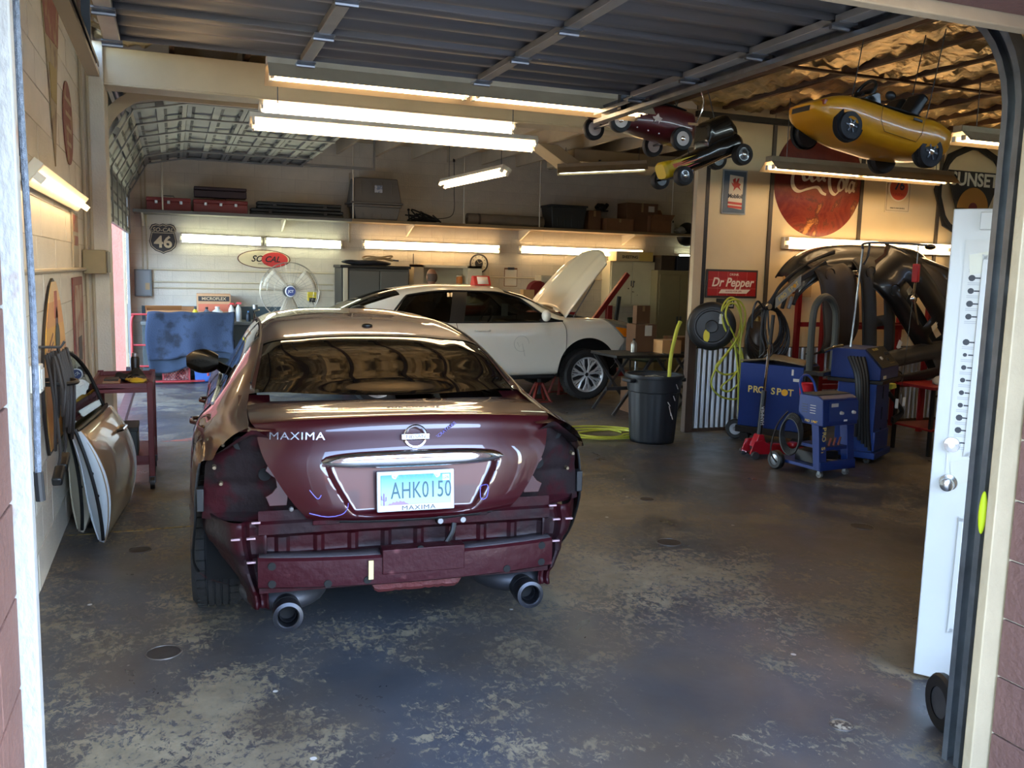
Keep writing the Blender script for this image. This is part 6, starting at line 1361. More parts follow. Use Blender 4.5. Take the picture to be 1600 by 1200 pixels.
for s in strokes:
    b = ribbon(s, .045, 0); b.v = [(x,dome(x,z-.0),z) for x,y,z in b.v]; b.build('script_stroke', M_scr, ck, smooth=0, solid=.002)
for k in range(3):
    a = (PI*.5, PI*1.17, PI*1.83)[k]
t = thing('oil_can_sign', 'framed blue grey sign picturing a white oil can', 'sign', (5.70,YP,2.62)); B().box(-.155,.155,-.012,0,-.235,.235).build('frame', mat('mob_frame', (150,156,158), .4), t, smooth=0); B().box(-.14,.14,-.016,-.012,-.22,.22).build('field', mat('mob_field', (74,92,106), .45, var=.15, scale=3), t, smooth=0)
B().prism([(-.085,-.165),(.095,-.185),(.105,.165),(-.07,.18)],'y',-.020,-.016).build('can_print', mat('can_cream', (216,206,184), .5), t, smooth=0)
B().prism([(-.05,.10),(-.02,.085),(-.035,.13),(.0,.15),(.005,.10),(.03,.145),(.05,.15),(.035,.10),(.07,.085),(.05,.06),(.075,.02),(.045,.04),(.03,.05),(.01,.045),(-.02,.01),(-.015,.05),(-.035,.07)],'y',-.023,-.020).build('winged_horse', mat('horse_red', (186,60,50), .5), t, smooth=0)
text('lettering', 'Mobiloil', .062, mat('mob_ink', (36,44,60), .5), t, (.01,-.0215,-.045), off=.002, sx=.95)
for z in (-.155,-.115): B().prism([(-.084,z-.012),(.097,z-.022),(.097,z+.004),(-.083,z+.012)],'y',-.023,-.020).build('red_band', mat('horse_red', (186,60,50), .5), t, smooth=0)
t = thing('red_soda_sign', 'red rectangular sign with white slanted script in a black frame', 'sign', (5.735,YP,1.632)); B().box(-.335,.335,-.014,0,-.155,.155).build('frame', M_sgblack, t, bevel=.004); B().box(-.312,.312,-.018,-.014,-.132,.132).build('field', mat('pepper_red', (166,34,32), .42, var=.08, scale=4), t, smooth=0)
M_line = mat('pepper_line', (204,110,96), .5)
for x in (-.187,-.062,.062,.187): B().box(x-.002,x+.002,-.0186,-.018,-.13,.13).build('grid_line', M_line, t, smooth=0)
for z in (-.05,.04): B().box(-.31,.31,-.0186,-.018,z-.002,z+.002).build('grid_line', M_line, t, smooth=0)
text('lettering', 'Dr Pepper', .135, mat('pepper_white', (238,220,196), .5), t, (0,-.0195,.012), shear=.28, off=.003, sx=.93); text('lettering', 'DRINK', .036, mat('pepper_white', (238,220,196), .5), t, (.02,-.0195,.10), sx=1.1); B().prism([(-.17,-.105),(.19,-.105),(.24,-.06),(-.14,-.062)],'y',-.0205,-.018).build('banner', mat('pepper_white', (238,220,196), .5), t, smooth=0); text('lettering', 'GOOD FOR LIFE', .026, mat('pepper_red', (166,34,32), .42), t, (.02,-.0215,-.083), sx=1.1)
t = thing('gasoline_sign', 'small cream sign with an orange disc and a dark number', 'sign', (7.985,YP,2.745)); B().box(-.185,.185,-.010,0,-.235,.235).build('plate', mat('g76_cream', (214,196,158), .5), t, smooth=0); B().lathe((0,-.010,.045),(0,-1,0),[(0,.004),(.152,.004),(.152,0)],40).build('rim', mat('g76_white', (232,222,200), .5), t); B().lathe((0,-.014,.045),(0,-1,0),[(0,.003),(.136,.003),(.136,0)],40).build('disc', mat('g76_orange', (206,84,54), .45), t); text('lettering', '76', .15, mat('g76_navy', (44,46,72), .5), t, (0,-.018,.075), off=.004, shear=.12); text('lettering', 'UNION', .05, mat('g76_red', (176,52,40), .5), t, (0,-.018,-.03)); text('lettering', 'MINUTE MAN SERVICE', .022, M_ink, t, (0,-.011,-.185))
for r_ in ((-.17,.17,-.215,-.212),(-.17,.17,.212,.215),(-.17,-.167,-.215,.215),(.167,.17,-.215,.215)): B().box(r_[0],r_[1],-.0115,-.010,r_[2],r_[3]).build('border_line', M_ink, t, smooth=0)
t = thing('gold_disc_sign', 'large dark sign with cream block letters over a gold half disc', 'sign', (9.12,YP,2.83)); M_dk = mat('sunset_dark', (36,34,32), .5)
B().prism([(-.42,.22),(.42,.22),(.40,.10),(.20,-.35),(-.20,-.35),(-.40,.10)],'y',-.05,-.03).build('plate', M_dk, t, smooth=0); text('lettering', 'SUNSET', .215, mat('sunset_cream', (206,200,178), .5), t, (0,-.052,.115), off=.006, sx=1.02)
B().prism([(.25*math.cos(a),-.22+.25*math.sin(a)) for a in np.linspace(0,PI,24)],'y',-.056,-.05).build('gold_disc', mat('sunset_gold', (176,124,50), .4), t, smooth=0); B().prism([(.07*math.cos(a),-.22+.07*math.sin(a)) for a in np.linspace(0,PI,16)],'y',-.060,-.056).build('red_centre', mat('sunset_maroon', (110,34,34), .5), t, smooth=0)
B().lathe((.0,-.01,-.02),(0,-1,0),[(.52,0),(.60,0),(.60,.02),(.52,.02),(.52,0)],8).build('outer_frame', M_dk, t, smooth=20); B().lathe((.0,-.012,-.02),(0,-1,0),[(.50,0),(.545,0),(.545,.024),(.50,.024),(.50,0)],48).build('ring', M_dk, t)
t = thing('lettered_sign', 'brown lettered sign partly hidden behind the welder boom', 'sign', (6.62,YP,1.66)); B().box(-.20,.20,-.008,0,-.16,.16).build('plate', mat('fin_plate', (190,160,112), .5), t, smooth=0); text('lettering', 'FINANCING', .10, mat('fin_maroon', (92,44,34), .5), t, (.02,-.0095,.06), sx=.68); B().lathe((-.05,-.008,-.07),(0,-1,0),[(.035,.002),(.055,.002)],24).build('ring_print', mat('fin_maroon', (92,44,34), .5), t)

# ================================================================ HOSES, CYLINDER, REELS
M_hose = mat('lime_hose', (176,180,60), .45, var=.08, scale=5)
M_blkp = mat('black_plastic', (24,24,25), .42, var=.15, scale=10)
rl = thing('hose_reel', 'black round hose reel with a yellow sticker on the partition end', 'hose reel', (5.36,7.98,1.18)); ax = Vector((-.50,-.86,0)).normalized()
B().lathe((0,0,0),ax,[(0,.10),(.06,.105),(.07,.09),(.16,.085),(.17,.10),(.185,.10),(.19,.085),(.235,.08),(.255,.06),(.26,.02),(.255,-.06),(.22,-.07),(0,-.07)],48).build('case', M_blkp, rl, smooth=40)
u = Vector((ax.y,-ax.x,0))*-1
def onreel(a, c, h): return ax*h+u*a+Vector((0,0,c))
B().add([onreel(.06*math.cos(q)*.55-.05,.07*math.sin(q)-.10,.097) for q in np.linspace(0,2*PI,20,endpoint=False)],[tuple(range(20))]).build('sticker', mat('sticker_yellow', (220,200,40), .5), rl, smooth=0, solid=.002)
for k in range(2): B().add([onreel(.09+a,.06+.05*k+c,.097) for a, c in ((-.02,-.025),(.015,-.03),(.02,.02),(-.015,.025))],[(0,1,2,3)]).build('label', M_clear, rl, smooth=0, solid=.002)
B().box(-.06,.06,.02,.20,-.06,.06).build('mount', M_darkgalv, rl, bevel=.006)
hk = thing('hose_hook', 'square black hose hook on the partition', 'hook', (5.58,8.12,1.42)); B().box(-.05,.05,-.12,.05,-.04,.05).build('block', M_blkp, hk, bevel=.006); B().box(-.06,.06,-.135,-.12,-.05,.06).build('plate', M_blkp, hk, bevel=.004)
for r_ in ((-.042,.042,.028,.042),(-.042,.042,-.03,-.016),(-.042,-.03,-.03,.042),(.03,.042,-.03,.042)): B().box(r_[0],r_[1],-.138,-.135,r_[2],r_[3]).build('white_mark', M_clear, hk, smooth=0)
ah = thing('air_hose', 'lime green air hose hanging in loops on the partition', 'hose', (5.53,7.84,0))
P = [(-.12,.02,1.36),(-.04,.0,1.46),(.08,.0,1.45),(.14,-.02,1.32),(.10,-.03,1.10),(-.04,-.02,.92),(-.20,-.02,.72),(-.24,-.03,.56),(-.12,-.05,.44),(.10,-.05,.42),(.24,-.04,.56),(.20,-.03,.76),(.04,-.02,.96),(-.10,0,1.18),(-.13,.02,1.36),(-.05,.03,1.48),(.06,.03,1.46),(.11,.01,1.30),(.04,-.05,1.08),(-.10,-.06,.90),(-.22,-.06,.76),(-.10,-.06,.68),(.06,-.06,.72),(.12,-.05,.86),(.02,-.04,1.06),(-.10,-.02,1.28),(-.06,.0,1.42),(.04,-.01,1.40),(.09,-.04,1.2),(.07,-.06,.98),(.08,-.07,.7),(.06,-.08,.58),(-.06,-.07,.50),(-.14,-.06,.55),(.0,-.07,.66),(.09,-.07,.78)]
B().tube(spline(P,7),.0105,8).build('loops', M_hose, ah); B().tube(spline([(.02,-.03,1.0),(.05,-.08,.7),(.06,-.10,.4),(.08,-.12,.05)],6),.0105,8).build('drop', M_hose, ah)
gs = thing('gas_cylinder', 'tall dark brown gas cylinder beside the air hose', 'gas cylinder', (5.90,7.92,0)); B().lathe((0,0,0),(0,0,1),[(0,.04),(.115,.04),(.12,.06),(.12,1.05),(.105,1.15),(.06,1.22),(.04,1.24)],32).build('tank', mat('tank_brown', (74,64,56), .38, .4, var=.1, scale=4), gs); B().lathe((0,0,0),(0,0,1),[(.035,1.24),(.035,1.30),(.02,1.32),(.02,1.36),(0,1.36)],16).build('valve', mat('brass', (170,140,80), .35, .9), gs); B().lathe((0,-.06,1.32),(0,-1,0),[(0,.03),(.035,.03),(.035,0),(0,0)],16).build('gauge', M_galv, gs); B().box(-.16,.16,-.10,.16,0,.04).build('foot', M_blkp, gs, bevel=.006)
cc = thing('cable_coil', 'coil of black welding cable hung around the gas cylinder top', 'cable', (5.87,7.74,1.20))
for k in range(7): B().tube([( (.20+.012*k)*math.cos(a), -.01*k+.02*math.sin(2*a+k), (.24+.010*k)*math.sin(a)-.02*k) for a in np.linspace(0,2*PI,28,endpoint=False)],.013,6,closed=True).build('cable', M_blkp, cc)
whl = thing('cart_wheel', 'small rubber wheel on a silver hub at the foot of the cylinder', 'wheel', (5.56,7.72,.105)); B().lathe((0,0,0),(-.72,-.69,0),[(.06,-.03),(.095,-.03),(.105,-.015),(.105,.015),(.095,.03),(.06,.03)],28).build('tire', M_rubber, whl); B().lathe((0,0,0),(-.72,-.69,0),[(0,.035),(.02,.035),(.025,.02),(.062,.022),(.064,-.02),(0,-.02)],24).build('hub', M_galv, whl)
# floor coil and trash can
fc = thing('floor_hose', 'lime green hose coiled on the floor beside the trash can', 'hose', (4.22,8.20,0))
P = []
for k in range(4):
    for a in np.linspace(0,2*PI,16,endpoint=False): P.append(((.26+.06*k)*math.cos(a)+.05*math.sin(k*1.9),(.20+.05*k)*math.sin(a)+.05*math.cos(k*2.3),.012+.008*k+.006*math.sin(a*2+k)))
B().tube(P,.0095,6).build('coil', M_hose, fc); B().tube(spline([(-.36,.0,.012),(-.60,.06,.012),(-.52,.16,.012),(-.2,.22,.012)],8),.011,6).build('tail', M_hose, fc)
tc_ = thing('trash_can', 'black ribbed plastic trash can smeared with white paint', 'trash can', (4.60,7.82,0)); M_tc = mat('can_plastic', (25,28,32), .5, var=.12, scale=5)
rows = []
for z, r_ in ((0,.225),(.03,.232),(.35,.252),(.52,.262),(.53,.272),(.66,.282),(.68,.282)):
    rows.append([(r_*(1-.018*(math.sin(a*12) > .55)*(z < .55))*math.cos(a), r_*(1-.018*(math.sin(a*12) > .55)*(z < .55))*math.sin(a), z) for a in np.linspace(0,2*PI,96,endpoint=False)])
B().grid(rows, closev=True).build('body', M_tc, tc_, smooth=35, solid=.006); B().lathe((0,0,.68),(0,0,1),[(.268,-.02),(.298,-.02),(.305,.005),(.300,.022),(.278,.02)],48).build('rim', M_tc, tc_); B().lathe((0,0,0),(0,0,1),[(0,.006),(.225,.006)],32).build('bottom', M_tc, tc_)
for s in (-1,1): B().box(s*.30-.03,s*.30+.03,-.09,.09,.62,.66).build('handle', M_tc, tc_, bevel=.01)
for a, z, l in ((-1.45,.40,.10),(-1.25,.50,.05),(-1.35,.33,.07),(-1.52,.44,.04),(-1.2,.62,.05)): r_ = .262+.02*(z > .52); B().tube([(r_*math.cos(a+.03*k),r_*math.sin(a+.03*k),z-l*k/4) for k in range(5)],.0045,5).build('paint_drip', mat('drip_white', (210,208,200), .5), tc_)
B().lathe((0,0,.64),(0,0,1),[(0,.05),(.1,.03),(.18,.0),(.255,-.03)],18).build('trash_heap', mat('crumpled_foil', (84,86,88), .35, .6, c2=(190,190,190), thr=.58, scale=22, bump=1., bscale=30), tc_, kind='stuff')
gt = thing('green_tube', 'lime green tube standing in the trash can', 'tube', (4.75,7.78,.62)); B().tube(spline([(0,0,0),(.04,.05,.25),(.12,.10,.5),(.17,.12,.6)],6),.020,10).build('tube', M_hose, gt); B().cyl((.168,.118,.595),(.175,.122,.612),.023,n=10).build('collar', M_hose, gt)
# folding work stand with cartons, behind the can
ws = thing('work_stand', 'black topped folding work stand behind the trash can', 'work stand', (5.55,9.45,0)); B().box(-.68,.85,-.28,.42,.715,.75).build('top', mat('stand_top', (34,32,30), .5, var=.2, scale=6), ws, bevel=.006)
for x in (-.40,.45):
    for s in (-1,1): B().beam((x-s*.26,-.2,.02),(x+s*.26,-.2,.715),.035,.03).build('leg', M_darkgalv, ws, smooth=0); B().beam((x-s*.26,.34,.02),(x+s*.26,.34,.715),.035,.03).build('leg', M_darkgalv, ws, smooth=0)
B().box(-.66,.72,-.02,.02,.30,.34).build('stretcher', M_darkgalv, ws, smooth=0)
carton('light tan carton on the black work stand', (5.72,9.45,.75), .27, .22, .16, M_cbl)
carton('dark carton with white labels on the work stand', (5.50,9.72,.75), .30, .24, .34, M_cbd, print_=(-.02,.08,.20,.33))
carton('narrow brown carton standing on the dark carton', (5.50,9.74,1.097), .22, .08, .22, M_cbd, .2)
carton('wide brown carton at the right end of the work stand', (6.08,9.70,.75), .38, .28, .18, mat('cardboard_mid', (124,84,52), .75, var=.1))
t = thing('open_wrench', 'chrome wrench lying on the black work stand', 'wrench', (5.45,9.27,.752), .1); B().box(-.12,.12,-.012,.012,0,.008).build('shank', M_chrome, t, bevel=.003); B().lathe((.13,0,.004),(0,0,1),[(.012,-.004),(.028,-.004),(.028,.005),(.012,.005)],16).build('ring', M_chrome, t)
bottle('small silver can beside the dark carton', (5.32,9.58,.75), .04, .17, mat('can_silver', (150,148,140), .35, .6), M_rubber, 'can')
carton('brown carton on the floor under the work stand', (5.45,9.60,0), .40, .30, .42, M_cbd)
t = thing('green_chair', 'dark green chair back showing behind the cartons', 'chair', (6.55,11.4,0), .3); M_gch = mat('chair_green', (34,58,44), .5); B().cbox((0,.18,.85),(.40,.03,.46),(-.2,0,0)).build('backrest', M_gch, t, bevel=.01); B().box(-.21,.21,-.22,.18,.44,.47).build('seat', M_gch, t, bevel=.01)
for x in (-.18,.18):
    for y in (-.19,.15): B().cyl((x,y,0),(x,y,.44),.012,n=8).build('leg', M_darkgalv, t)

# ================================================================ SPOT WELDERS
M_blue = mat('welder_blue', (18,48,112), .4, .1, var=.06, scale=4); M_yel = mat('lettering_cream', (222,196,110), .5); M_orange = mat('lettering_orange', (230,168,40), .5)
def prospot(par, loc, rot, size, vertical=False):
    """PRO SP(O)T lettering with the orange disc for the second O; rot is the facing rotation."""
    M = Matrix.Translation(loc) @ Euler(rot).to_matrix().to_4x4()
    w = size*.64
    for k, ch in enumerate('PRO SP@T'):
        if ch == ' ': continue
        p = M @ Vector(((k-3.5)*w,0,0))
        if ch == '@':
            n = M.to_3x3() @ Vector((0,0,1)); B().lathe(p,n,[(0,.0022),(size*.36,.0022),(size*.36,0)],20).build('lettering_disc', M_orange, par)
        else: text('lettering', ch, size, M_yel, par, p, Euler(rot), .001, off=size*.02)
wd = thing('blue_welder', 'big blue and black welder standing beside the gas cylinder', 'welder', (5.84,7.04,0), math.radians(32))
B().box(0,.44,0,.66,.17,.83).build('case', M_blue, wd, bevel=.008); B().box(-.01,.45,-.02,.68,.10,.17).build('base', M_blkp, wd, bevel=.006); B().box(.01,.44,-.016,.0,.18,.82).build('front_panel', M_blkp, wd, bevel=.004)
B().box(.05,.39,-.024,-.016,.58,.76).build('screen', mat('screen_dark', (30,34,26), .2), wd, bevel=.003); B().box(.05,.16,-.026,-.016,.50,.54).build('label', M_clear, wd, smooth=0)
for x, z in ((.10,.42),(.25,.42),(.34,.36)): B().lathe((x,-.016,z),(0,-1,0),[(0,.03),(.022,.028),(.026,0)],14).build('dial', M_blkp, wd)
B().box(-.002,0,.10,.12,.74,.80).build('label', M_clear, wd, smooth=0); B().box(-.002,0,.04,.10,.68,.71).build('label', M_clear, wd, smooth=0)
prospot(wd, (-.002,.33,.56), (PI/2,0,-PI/2), .095)
rows = [[(x,y,.84+.03*math.sin(x*9)*math.sin(y*7+1)+.05*math.exp(-((y-.35)/.3)**2)) for y in np.linspace(.0,.66,16)] for x in np.linspace(.0,.44,12)]; B().grid(rows).build('cover_cloth', mat('cloth_tan', (128,112,86), .9), wd, solid=.01, smooth=60)
for x in (.06,.38):
    for y in (.06,.60): B().lathe((x,y,.05),(1,0,0),[(0,-.02),(.05,-.02),(.05,.02),(0,.02)],16).build('caster', M_rubber, wd)
bm = thing('welder_boom', 'slanted black boom arm with a grey name plate above the blue welder', 'boom arm', (5.60,7.42,0))
B().cyl((.02,.02,.87),(.0,.0,1.38),.022,n=10).build('mast', M_blkp, bm); B().beam((-.02,.0,1.36),(.34,-.02,1.66),.05,.07).beam((.34,-.02,1.66),(.72,-.02,1.88),.05,.06).build('arm', M_blkp, bm, bevel=.006)
B().add([(.10,-.048,1.40),(.40,-.048,1.64),(.40,-.048,1.75),(.10,-.048,1.51)],[(0,1,2,3)]).build('name_plate', mat('plate_grey', (150,150,140), .5), bm, solid=.004, smooth=0); prospot(bm, (.25,-.055,1.575), (PI/2,-.675,0), .058)
for k in range(3): B().tube(spline([(.0+.02*k,-.04,1.40),(.15,-.05,1.62+.01*k),(.45,-.06,1.86),(.8,-.05,1.98+.01*k)],6),.014,6).build('boom_cable', M_blkp, bm)
for k in range(3): B().tube(spline([(-.01+.02*k,-.03,1.38),(-.06+.05*k,-.06,1.15),(-.03+.05*k,-.10,.98),(-.05+.06*k,-.04,.90)],6),.009,6).build('hanging_cable', M_blkp, bm)
B().tube(spline([(-.02,-.02,1.40),(-.10,-.03,1.47),(-.14,-.02,1.38),(-.13,0,1.2)],6),.011,6).build('hanging_cable', M_blkp, bm); B().lathe((.02,-.04,1.42),(0,-1,0),[(0,.03),(.03,.028),(.03,0)],14).build('joint', M_chrome, bm)
for x, z, w in ((.22,1.46,.05),(.30,1.46,.06),(.36,1.50,.05)): B().cbox((x,-.03,z),(.03,.03,.13),(0,.3,0)).build('clamp', M_galv if w > .05 else M_blkp, bm, bevel=.005)
# floor jack
fj = thing('floor_jack', 'red trolley jack with a tall upright black handle', 'floor jack', (5.22,6.86,0), math.radians(-8)); M_fj = mat('jack_bright_red', (168,22,34), .3, .1, coat=.5)
for s in (-1,1): B().prism([(-.14,.04),(-.10,.16),(-.02,.17),(.10,.12),(.42,.10),(.44,.05),(.42,.035)],'y',s*.085-.008,s*.085+.008).build('side_plate', M_fj, fj, bevel=.003)
for x in (-.10,.40):
    for s in (-1,1): B().lathe((x,s*.115,.035),(0,1,0),[(0,-.018),(.036,-.018),(.036,.018),(0,.018)],16).build('wheel', M_darkgalv, fj)
B().box(-.06,.08,-.07,.07,.05,.14).build('pump', M_blkp, fj, bevel=.01); B().cyl((-.10,-.12,.035),(-.10,.12,.035),.012,n=8).build('axle', M_chrome, fj); B().lathe((.36,0,.10),(0,0,1),[(0,.03),(.045,.03),(.05,.02),(.05,0),(0,0)],18).build('saddle', M_fj, fj); B().beam((.05,0,.10),(.36,0,.11),.05,.04).build('lift_arm', M_fj, fj, bevel=.006)
B().prism([(-.08,.10),(.06,.10),(.02,.22),(-.03,.22)],'y',-.05,.05).build('handle_socket', M_fj, fj, bevel=.006); B().cyl((-.005,0,.18),(.02,0,.64),.026,n=12).build('handle_grip', M_blkp, fj); B().cyl((.02,0,.62),(.05,0,1.10),.014,n=10).build('handle_bar', M_chrome, fj); B().cyl((.05,0,1.08),(.065,0,1.36),.018,n=10).build('handle_top', M_blkp, fj); text('handle_lettering', 'HAMMER', .05, M_clear, fj, (.004,-.028,.40), (PI/2,-PI/2-.05,0), .0008, sx=.9)
# small spot welder cart
sc = thing('spot_welder_cart', 'small blue wheeled spot welder with lettering down its leg', 'welder', (5.13,5.92,0), math.radians(8))
B().box(0,.44,-.02,.50,.07,.10).box(0,.44,-.02,.0,.07,.15).build('base_tray', M_blue, sc, bevel=.004); 
for x0, x1, nm_ in ((-.005,.085,'leg_post'),(.345,.43,'leg_post')): B().prism([(-.02,.08),(.05,.08),(.10,.47),(.02,.47)],'x',x0,x1).build(nm_, M_blue, sc, bevel=.004)
B().prism([(-.03,.46),(.25,.46),(.25,.715),(.04,.715),(-.01,.69)],'x',-.01,.42).build('control_box', M_blue, sc, bevel=.008); B().box(.0,.41,.06,.24,.716,.724).build('top_mat', mat('mat_grey', (70,70,70), .8), sc, smooth=0)
B().add([(.06,-.031,.50),(.42,-.031,.50),(.42,-.020,.67),(.06,-.020,.67)],[(0,1,2,3)]).build('panel', mat('panel_blue', (34,60,120), .4), sc, solid=.002, smooth=0)
for x in (.20,.35): B().lathe((x,-.03,.57),(0,-1,0),[(0,.025),(.012,.025),(.016,0)],14).build('knob', M_clear, sc)
B().box(.08,.16,-.033,-.028,.625,.655).build('label', M_clear, sc, smooth=0); B().box(.24,.28,-.036,-.030,.495,.510).build('label', M_clear, sc, smooth=0)
for k in range(4): B().box(-.012,-.01,.06+.0*k,.12,.56+.022*k,.565+.022*k).build('vent', M_clear, sc, smooth=0); B().box(-.012,-.01,.15,.21,.56+.022*k,.565+.022*k).build('vent', M_blkp, sc, smooth=0)
prospot(sc, (.042,-.004,.285), (PI/2-.10,PI/2,0), .066); prospot(sc, (-.0125,.10,.49), (PI/2,0,-PI/2), .028)
B().prism([(0.0,.24),(.30,.24),(.30,.27),(0.0,.27)],'x',.08,.35).build('mid_shelf', M_blue, sc, bevel=.003)
B().tube(spline([(-.0,.22,.70),(-.0,.26,.80),(.05,.28,.86),(.12,.28,.86),(.17,.26,.80),(.17,.22,.70)],6),.011,8).build('push_handle', mat('handle_blue', (40,70,150), .35), sc)
for s, x in ((-1,-.03),(1,.47)): w_ = thing_part('rear_wheel', sc, (x,.45,.085)); B().lathe((0,0,0),(1,0,0),[(.05,-.03),(.075,-.03),(.085,-.018),(.085,.018),(.075,.03),(.05,.03)],28).build('tire', M_rubber, w_); B().lathe((0,0,0),(1,0,0),[(0,-.034),(.018,-.034),(.05,-.026),(.052,.026),(.018,.034),(0,.034)],24).build('hub', M_galv, w_)
for x in (.06,.38): c_ = thing_part('caster', sc, (x,.03,0)); B().lathe((0,0,.028),(1,0,0),[(0,-.014),(.028,-.014),(.028,.014),(0,.014)],16).build('caster_wheel', mat('caster_grey', (96,96,96), .5), c_); B().box(-.018,.018,-.015,.015,.028,.072).build('caster_fork', M_galv, c_, bevel=.003)
for k in range(5): B().tube([(-.04-.008*k,.27+.11*math.cos(a),.37+.16*math.sin(a)-.01*k) for a in np.linspace(0,2*PI,22,endpoint=False)],.011,6,closed=True).build('cable_coil', M_blkp, sc)
B().tube(spline([(-.08,.30,.55),(-.14,.36,.42),(-.20,.36,.20),(-.18,.30,.10)],6),.008,6).build('cable', M_blkp, sc)
for k in range(4): B().tube([(.47+.010*k,.20+.13*math.cos(a),.56+.12*math.sin(a)) for a in np.linspace(0,2*PI,20,endpoint=False)],.011,6,closed=True).build('cable_coil', M_blkp, sc)
for k in range(4): B().cyl((.11+.06*k,.05,.27),(.12+.06*k,.04,.34),.009,n=8).build('electrode', mat('copper', (180,110,90), .35, .8), sc)
B().cyl((.10,.06,.15),(.40,.02,.12),.012,n=8).build('slide_hammer', M_chrome, sc); B().box(.08,.36,.10,.34,.10,.20).build('tool_tray', M_blkp, sc, bevel=.006)
t = thing('red_cup', 'small red plastic cup on the floor shelf between the welders', 'cup', (5.48,6.55,.60)); B().lathe((0,0,0),(0,0,1),[(0,0),(.055,0),(.07,.14),(.064,.14),(.05,.01)],22).build('cup', mat('cup_red', (190,24,34), .35), t); B().lathe((0,0,0),(0,0,1),[(.07,.13),(.075,.14),(.07,.148)],22).build('lip', mat('cup_red', (190,24,34), .35), t)
# big spot welder
bw = thing('large_spot_welder', 'tall blue spot welder with a black control panel and hanging gun', 'welder', (6.05,6.24,0), math.radians(30))
B().prism([(0.0,.79),(.46,.79),(.46,1.07),(.16,1.07),(.0,.90)],'x',0,.56).build('head', M_blue, bw, bevel=.008)
B().add([(.02,-.004,.905),(.54,-.004,.905),(.54,.155,1.075),(.02,.155,1.075)],[(0,1,2,3)]).build('control_panel', mat('panel_black', (46,44,42), .4), bw, solid=.006, smooth=0)
for x, q in ((.18,.45),(.34,.35),(.40,.62),(.46,.62)): B().lathe((x,-.008+.16*q,.905+.17*q),(0,-.73,.68),[(0,.02),(.016,.018),(.02,0)],12).build('knob', M_blkp if x > .2 else M_clear, bw)
for k in range(5): B().lathe((.34+.03*k,.02,.935),(0,-.73,.68),[(0,.004),(.006,.004)],8).build('indicator', M_yel, bw)
M_pn = Matrix.Translation((.28,.135,1.058)) @ Matrix.Rotation(.82,4,'X'); text('lettering', 'PRO SPOT', .035, M_yel, bw, (.22,.130,1.060), (.82,0,0), .0012); text('lettering', 'SPOT WELDER', .018, M_clear, bw, (.40,.028,.944), (.82,0,0), .0012)
B().box(.05,.45,.04,.40,.10,.79).build('column', M_blue, bw, bevel=.008); B().box(-.02,.58,-.03,.48,.755,.79).build('shelf_rail', M_blkp, bw, bevel=.006); B().box(.0,.50,.0,.50,.05,.11).build('base', M_blue, bw, bevel=.008); B().box(.04,.46,.02,.04,.12,.30).build('lower_step', M_blue, bw, bevel=.006)
B().box(.08,.16,-.006,.0,.80,.83).build('label', M_clear, bw, smooth=0)
for z in (.2,.4,.6): B().box(.248,.252,.034,.04,z,z+.12).build('panel_line', M_hole, bw, smooth=0)
for x in (.05,.45):
    for y in (.08,.44): c_ = thing_part('caster', bw, (x,y,0)); B().lathe((0,0,.03),(1,0,0),[(0,-.015),(.03,-.015),(.03,.015),(0,.015)],16).build('caster_wheel', M_rubber, c_); B().box(-.02,.02,-.016,.016,.03,.065).build('caster_fork', M_chrome, c_, bevel=.003)
for k in range(5): B().tube(spline([(-.02-.008*k,.16+.03*k,1.0),(-.05-.008*k,.10+.022*k,.80),(-.06-.008*k,.07+.022*k,.45),(-.03-.01*k,.04+.03*k,.14+.03*k)],6),.018,6).build('draped_cable', M_blkp, bw)
B().tube(spline([(-.12,.50,1.03),(-.04,.46,1.06),(.10,.40,1.08)],5),.020,8).build('chrome_grip', M_chrome, bw)
B().box(-.18,.30,.46,.52,.80,.84).box(-.16,-.10,.48,.66,.80,.84).box(.14,.20,.48,.56,.80,.84).build('rear_bar', M_blkp, bw, bevel=.006)
B().tube(spline([(-.12,.62,.82),(-.12,.62,1.34),(-.06,.60,1.50),(.05,.56,1.54),(.14,.52,1.46),(.17,.50,1.30),(.17,.50,.82)],7),.034,10).build('c_arm', mat('arm_grey', (78,80,76), .45, .3), bw)
B().tube([(.22,.36,1.06),(.27,.35,1.6),(.30,.34,2.02)],.010,8).build('pole', M_galv, bw); B().tube(spline([(.30,.34,2.0),(.34,.32,2.06),(.8,.06,2.07),(1.02,-.08,2.06)],6),.012,8).build('gantry_arm', M_darkgalv, bw); B().tube(spline([(.36,.30,2.06),(.34,.30,1.95),(.30,.32,1.86)],5),.012,8).build('gantry_brace', M_darkgalv, bw)
B().ball((1.02,-.08,2.05),(.07,.05,.028),14,8).build('gantry_cap', M_blkp, bw); B().box(.86,.93,-.03,.03,1.70,1.88).build('balancer', mat('balancer_red', (170,26,36), .4), bw, bevel=.01); B().tube([(.90,.0,1.88),(.90,.0,2.06)],.006,5).build('balancer_hook', M_galv, bw)
B().tube(spline([(.90,0,1.70),(.88,0,1.62),(.86,0,1.56)],5),.012,8).ball((.85,0,1.54),(.035,.03,.03),12,8).build('gun_head', M_chrome, bw); B().tube([(.87,0,1.56),(1.05,-.02,1.28)],.011,8).build('gun_shaft', M_chrome, bw); B().cyl((.86,0,1.54),(.72,.0,.60),.003,n=5).build('pull_line', M_blkp, bw)
B().box(.46,.70,.10,.50,.10,.56).build('side_box', M_blue, bw, bevel=.008); B().cyl((.58,.12,.03),(.58,.12,.12),.02,n=8).cyl((.64,.12,.03),(.64,.12,.12),.02,n=8).build('side_foot', M_chrome, bw)
B().prism([(-.09,0),(.09,0),(.06,.05),(-.06,.05)],'y',.1,.2).xf(Matrix.Translation((.62,-.06,.66))).build('gun_handle', mat('gun_yellow', (196,196,80), .5), bw, bevel=.008)
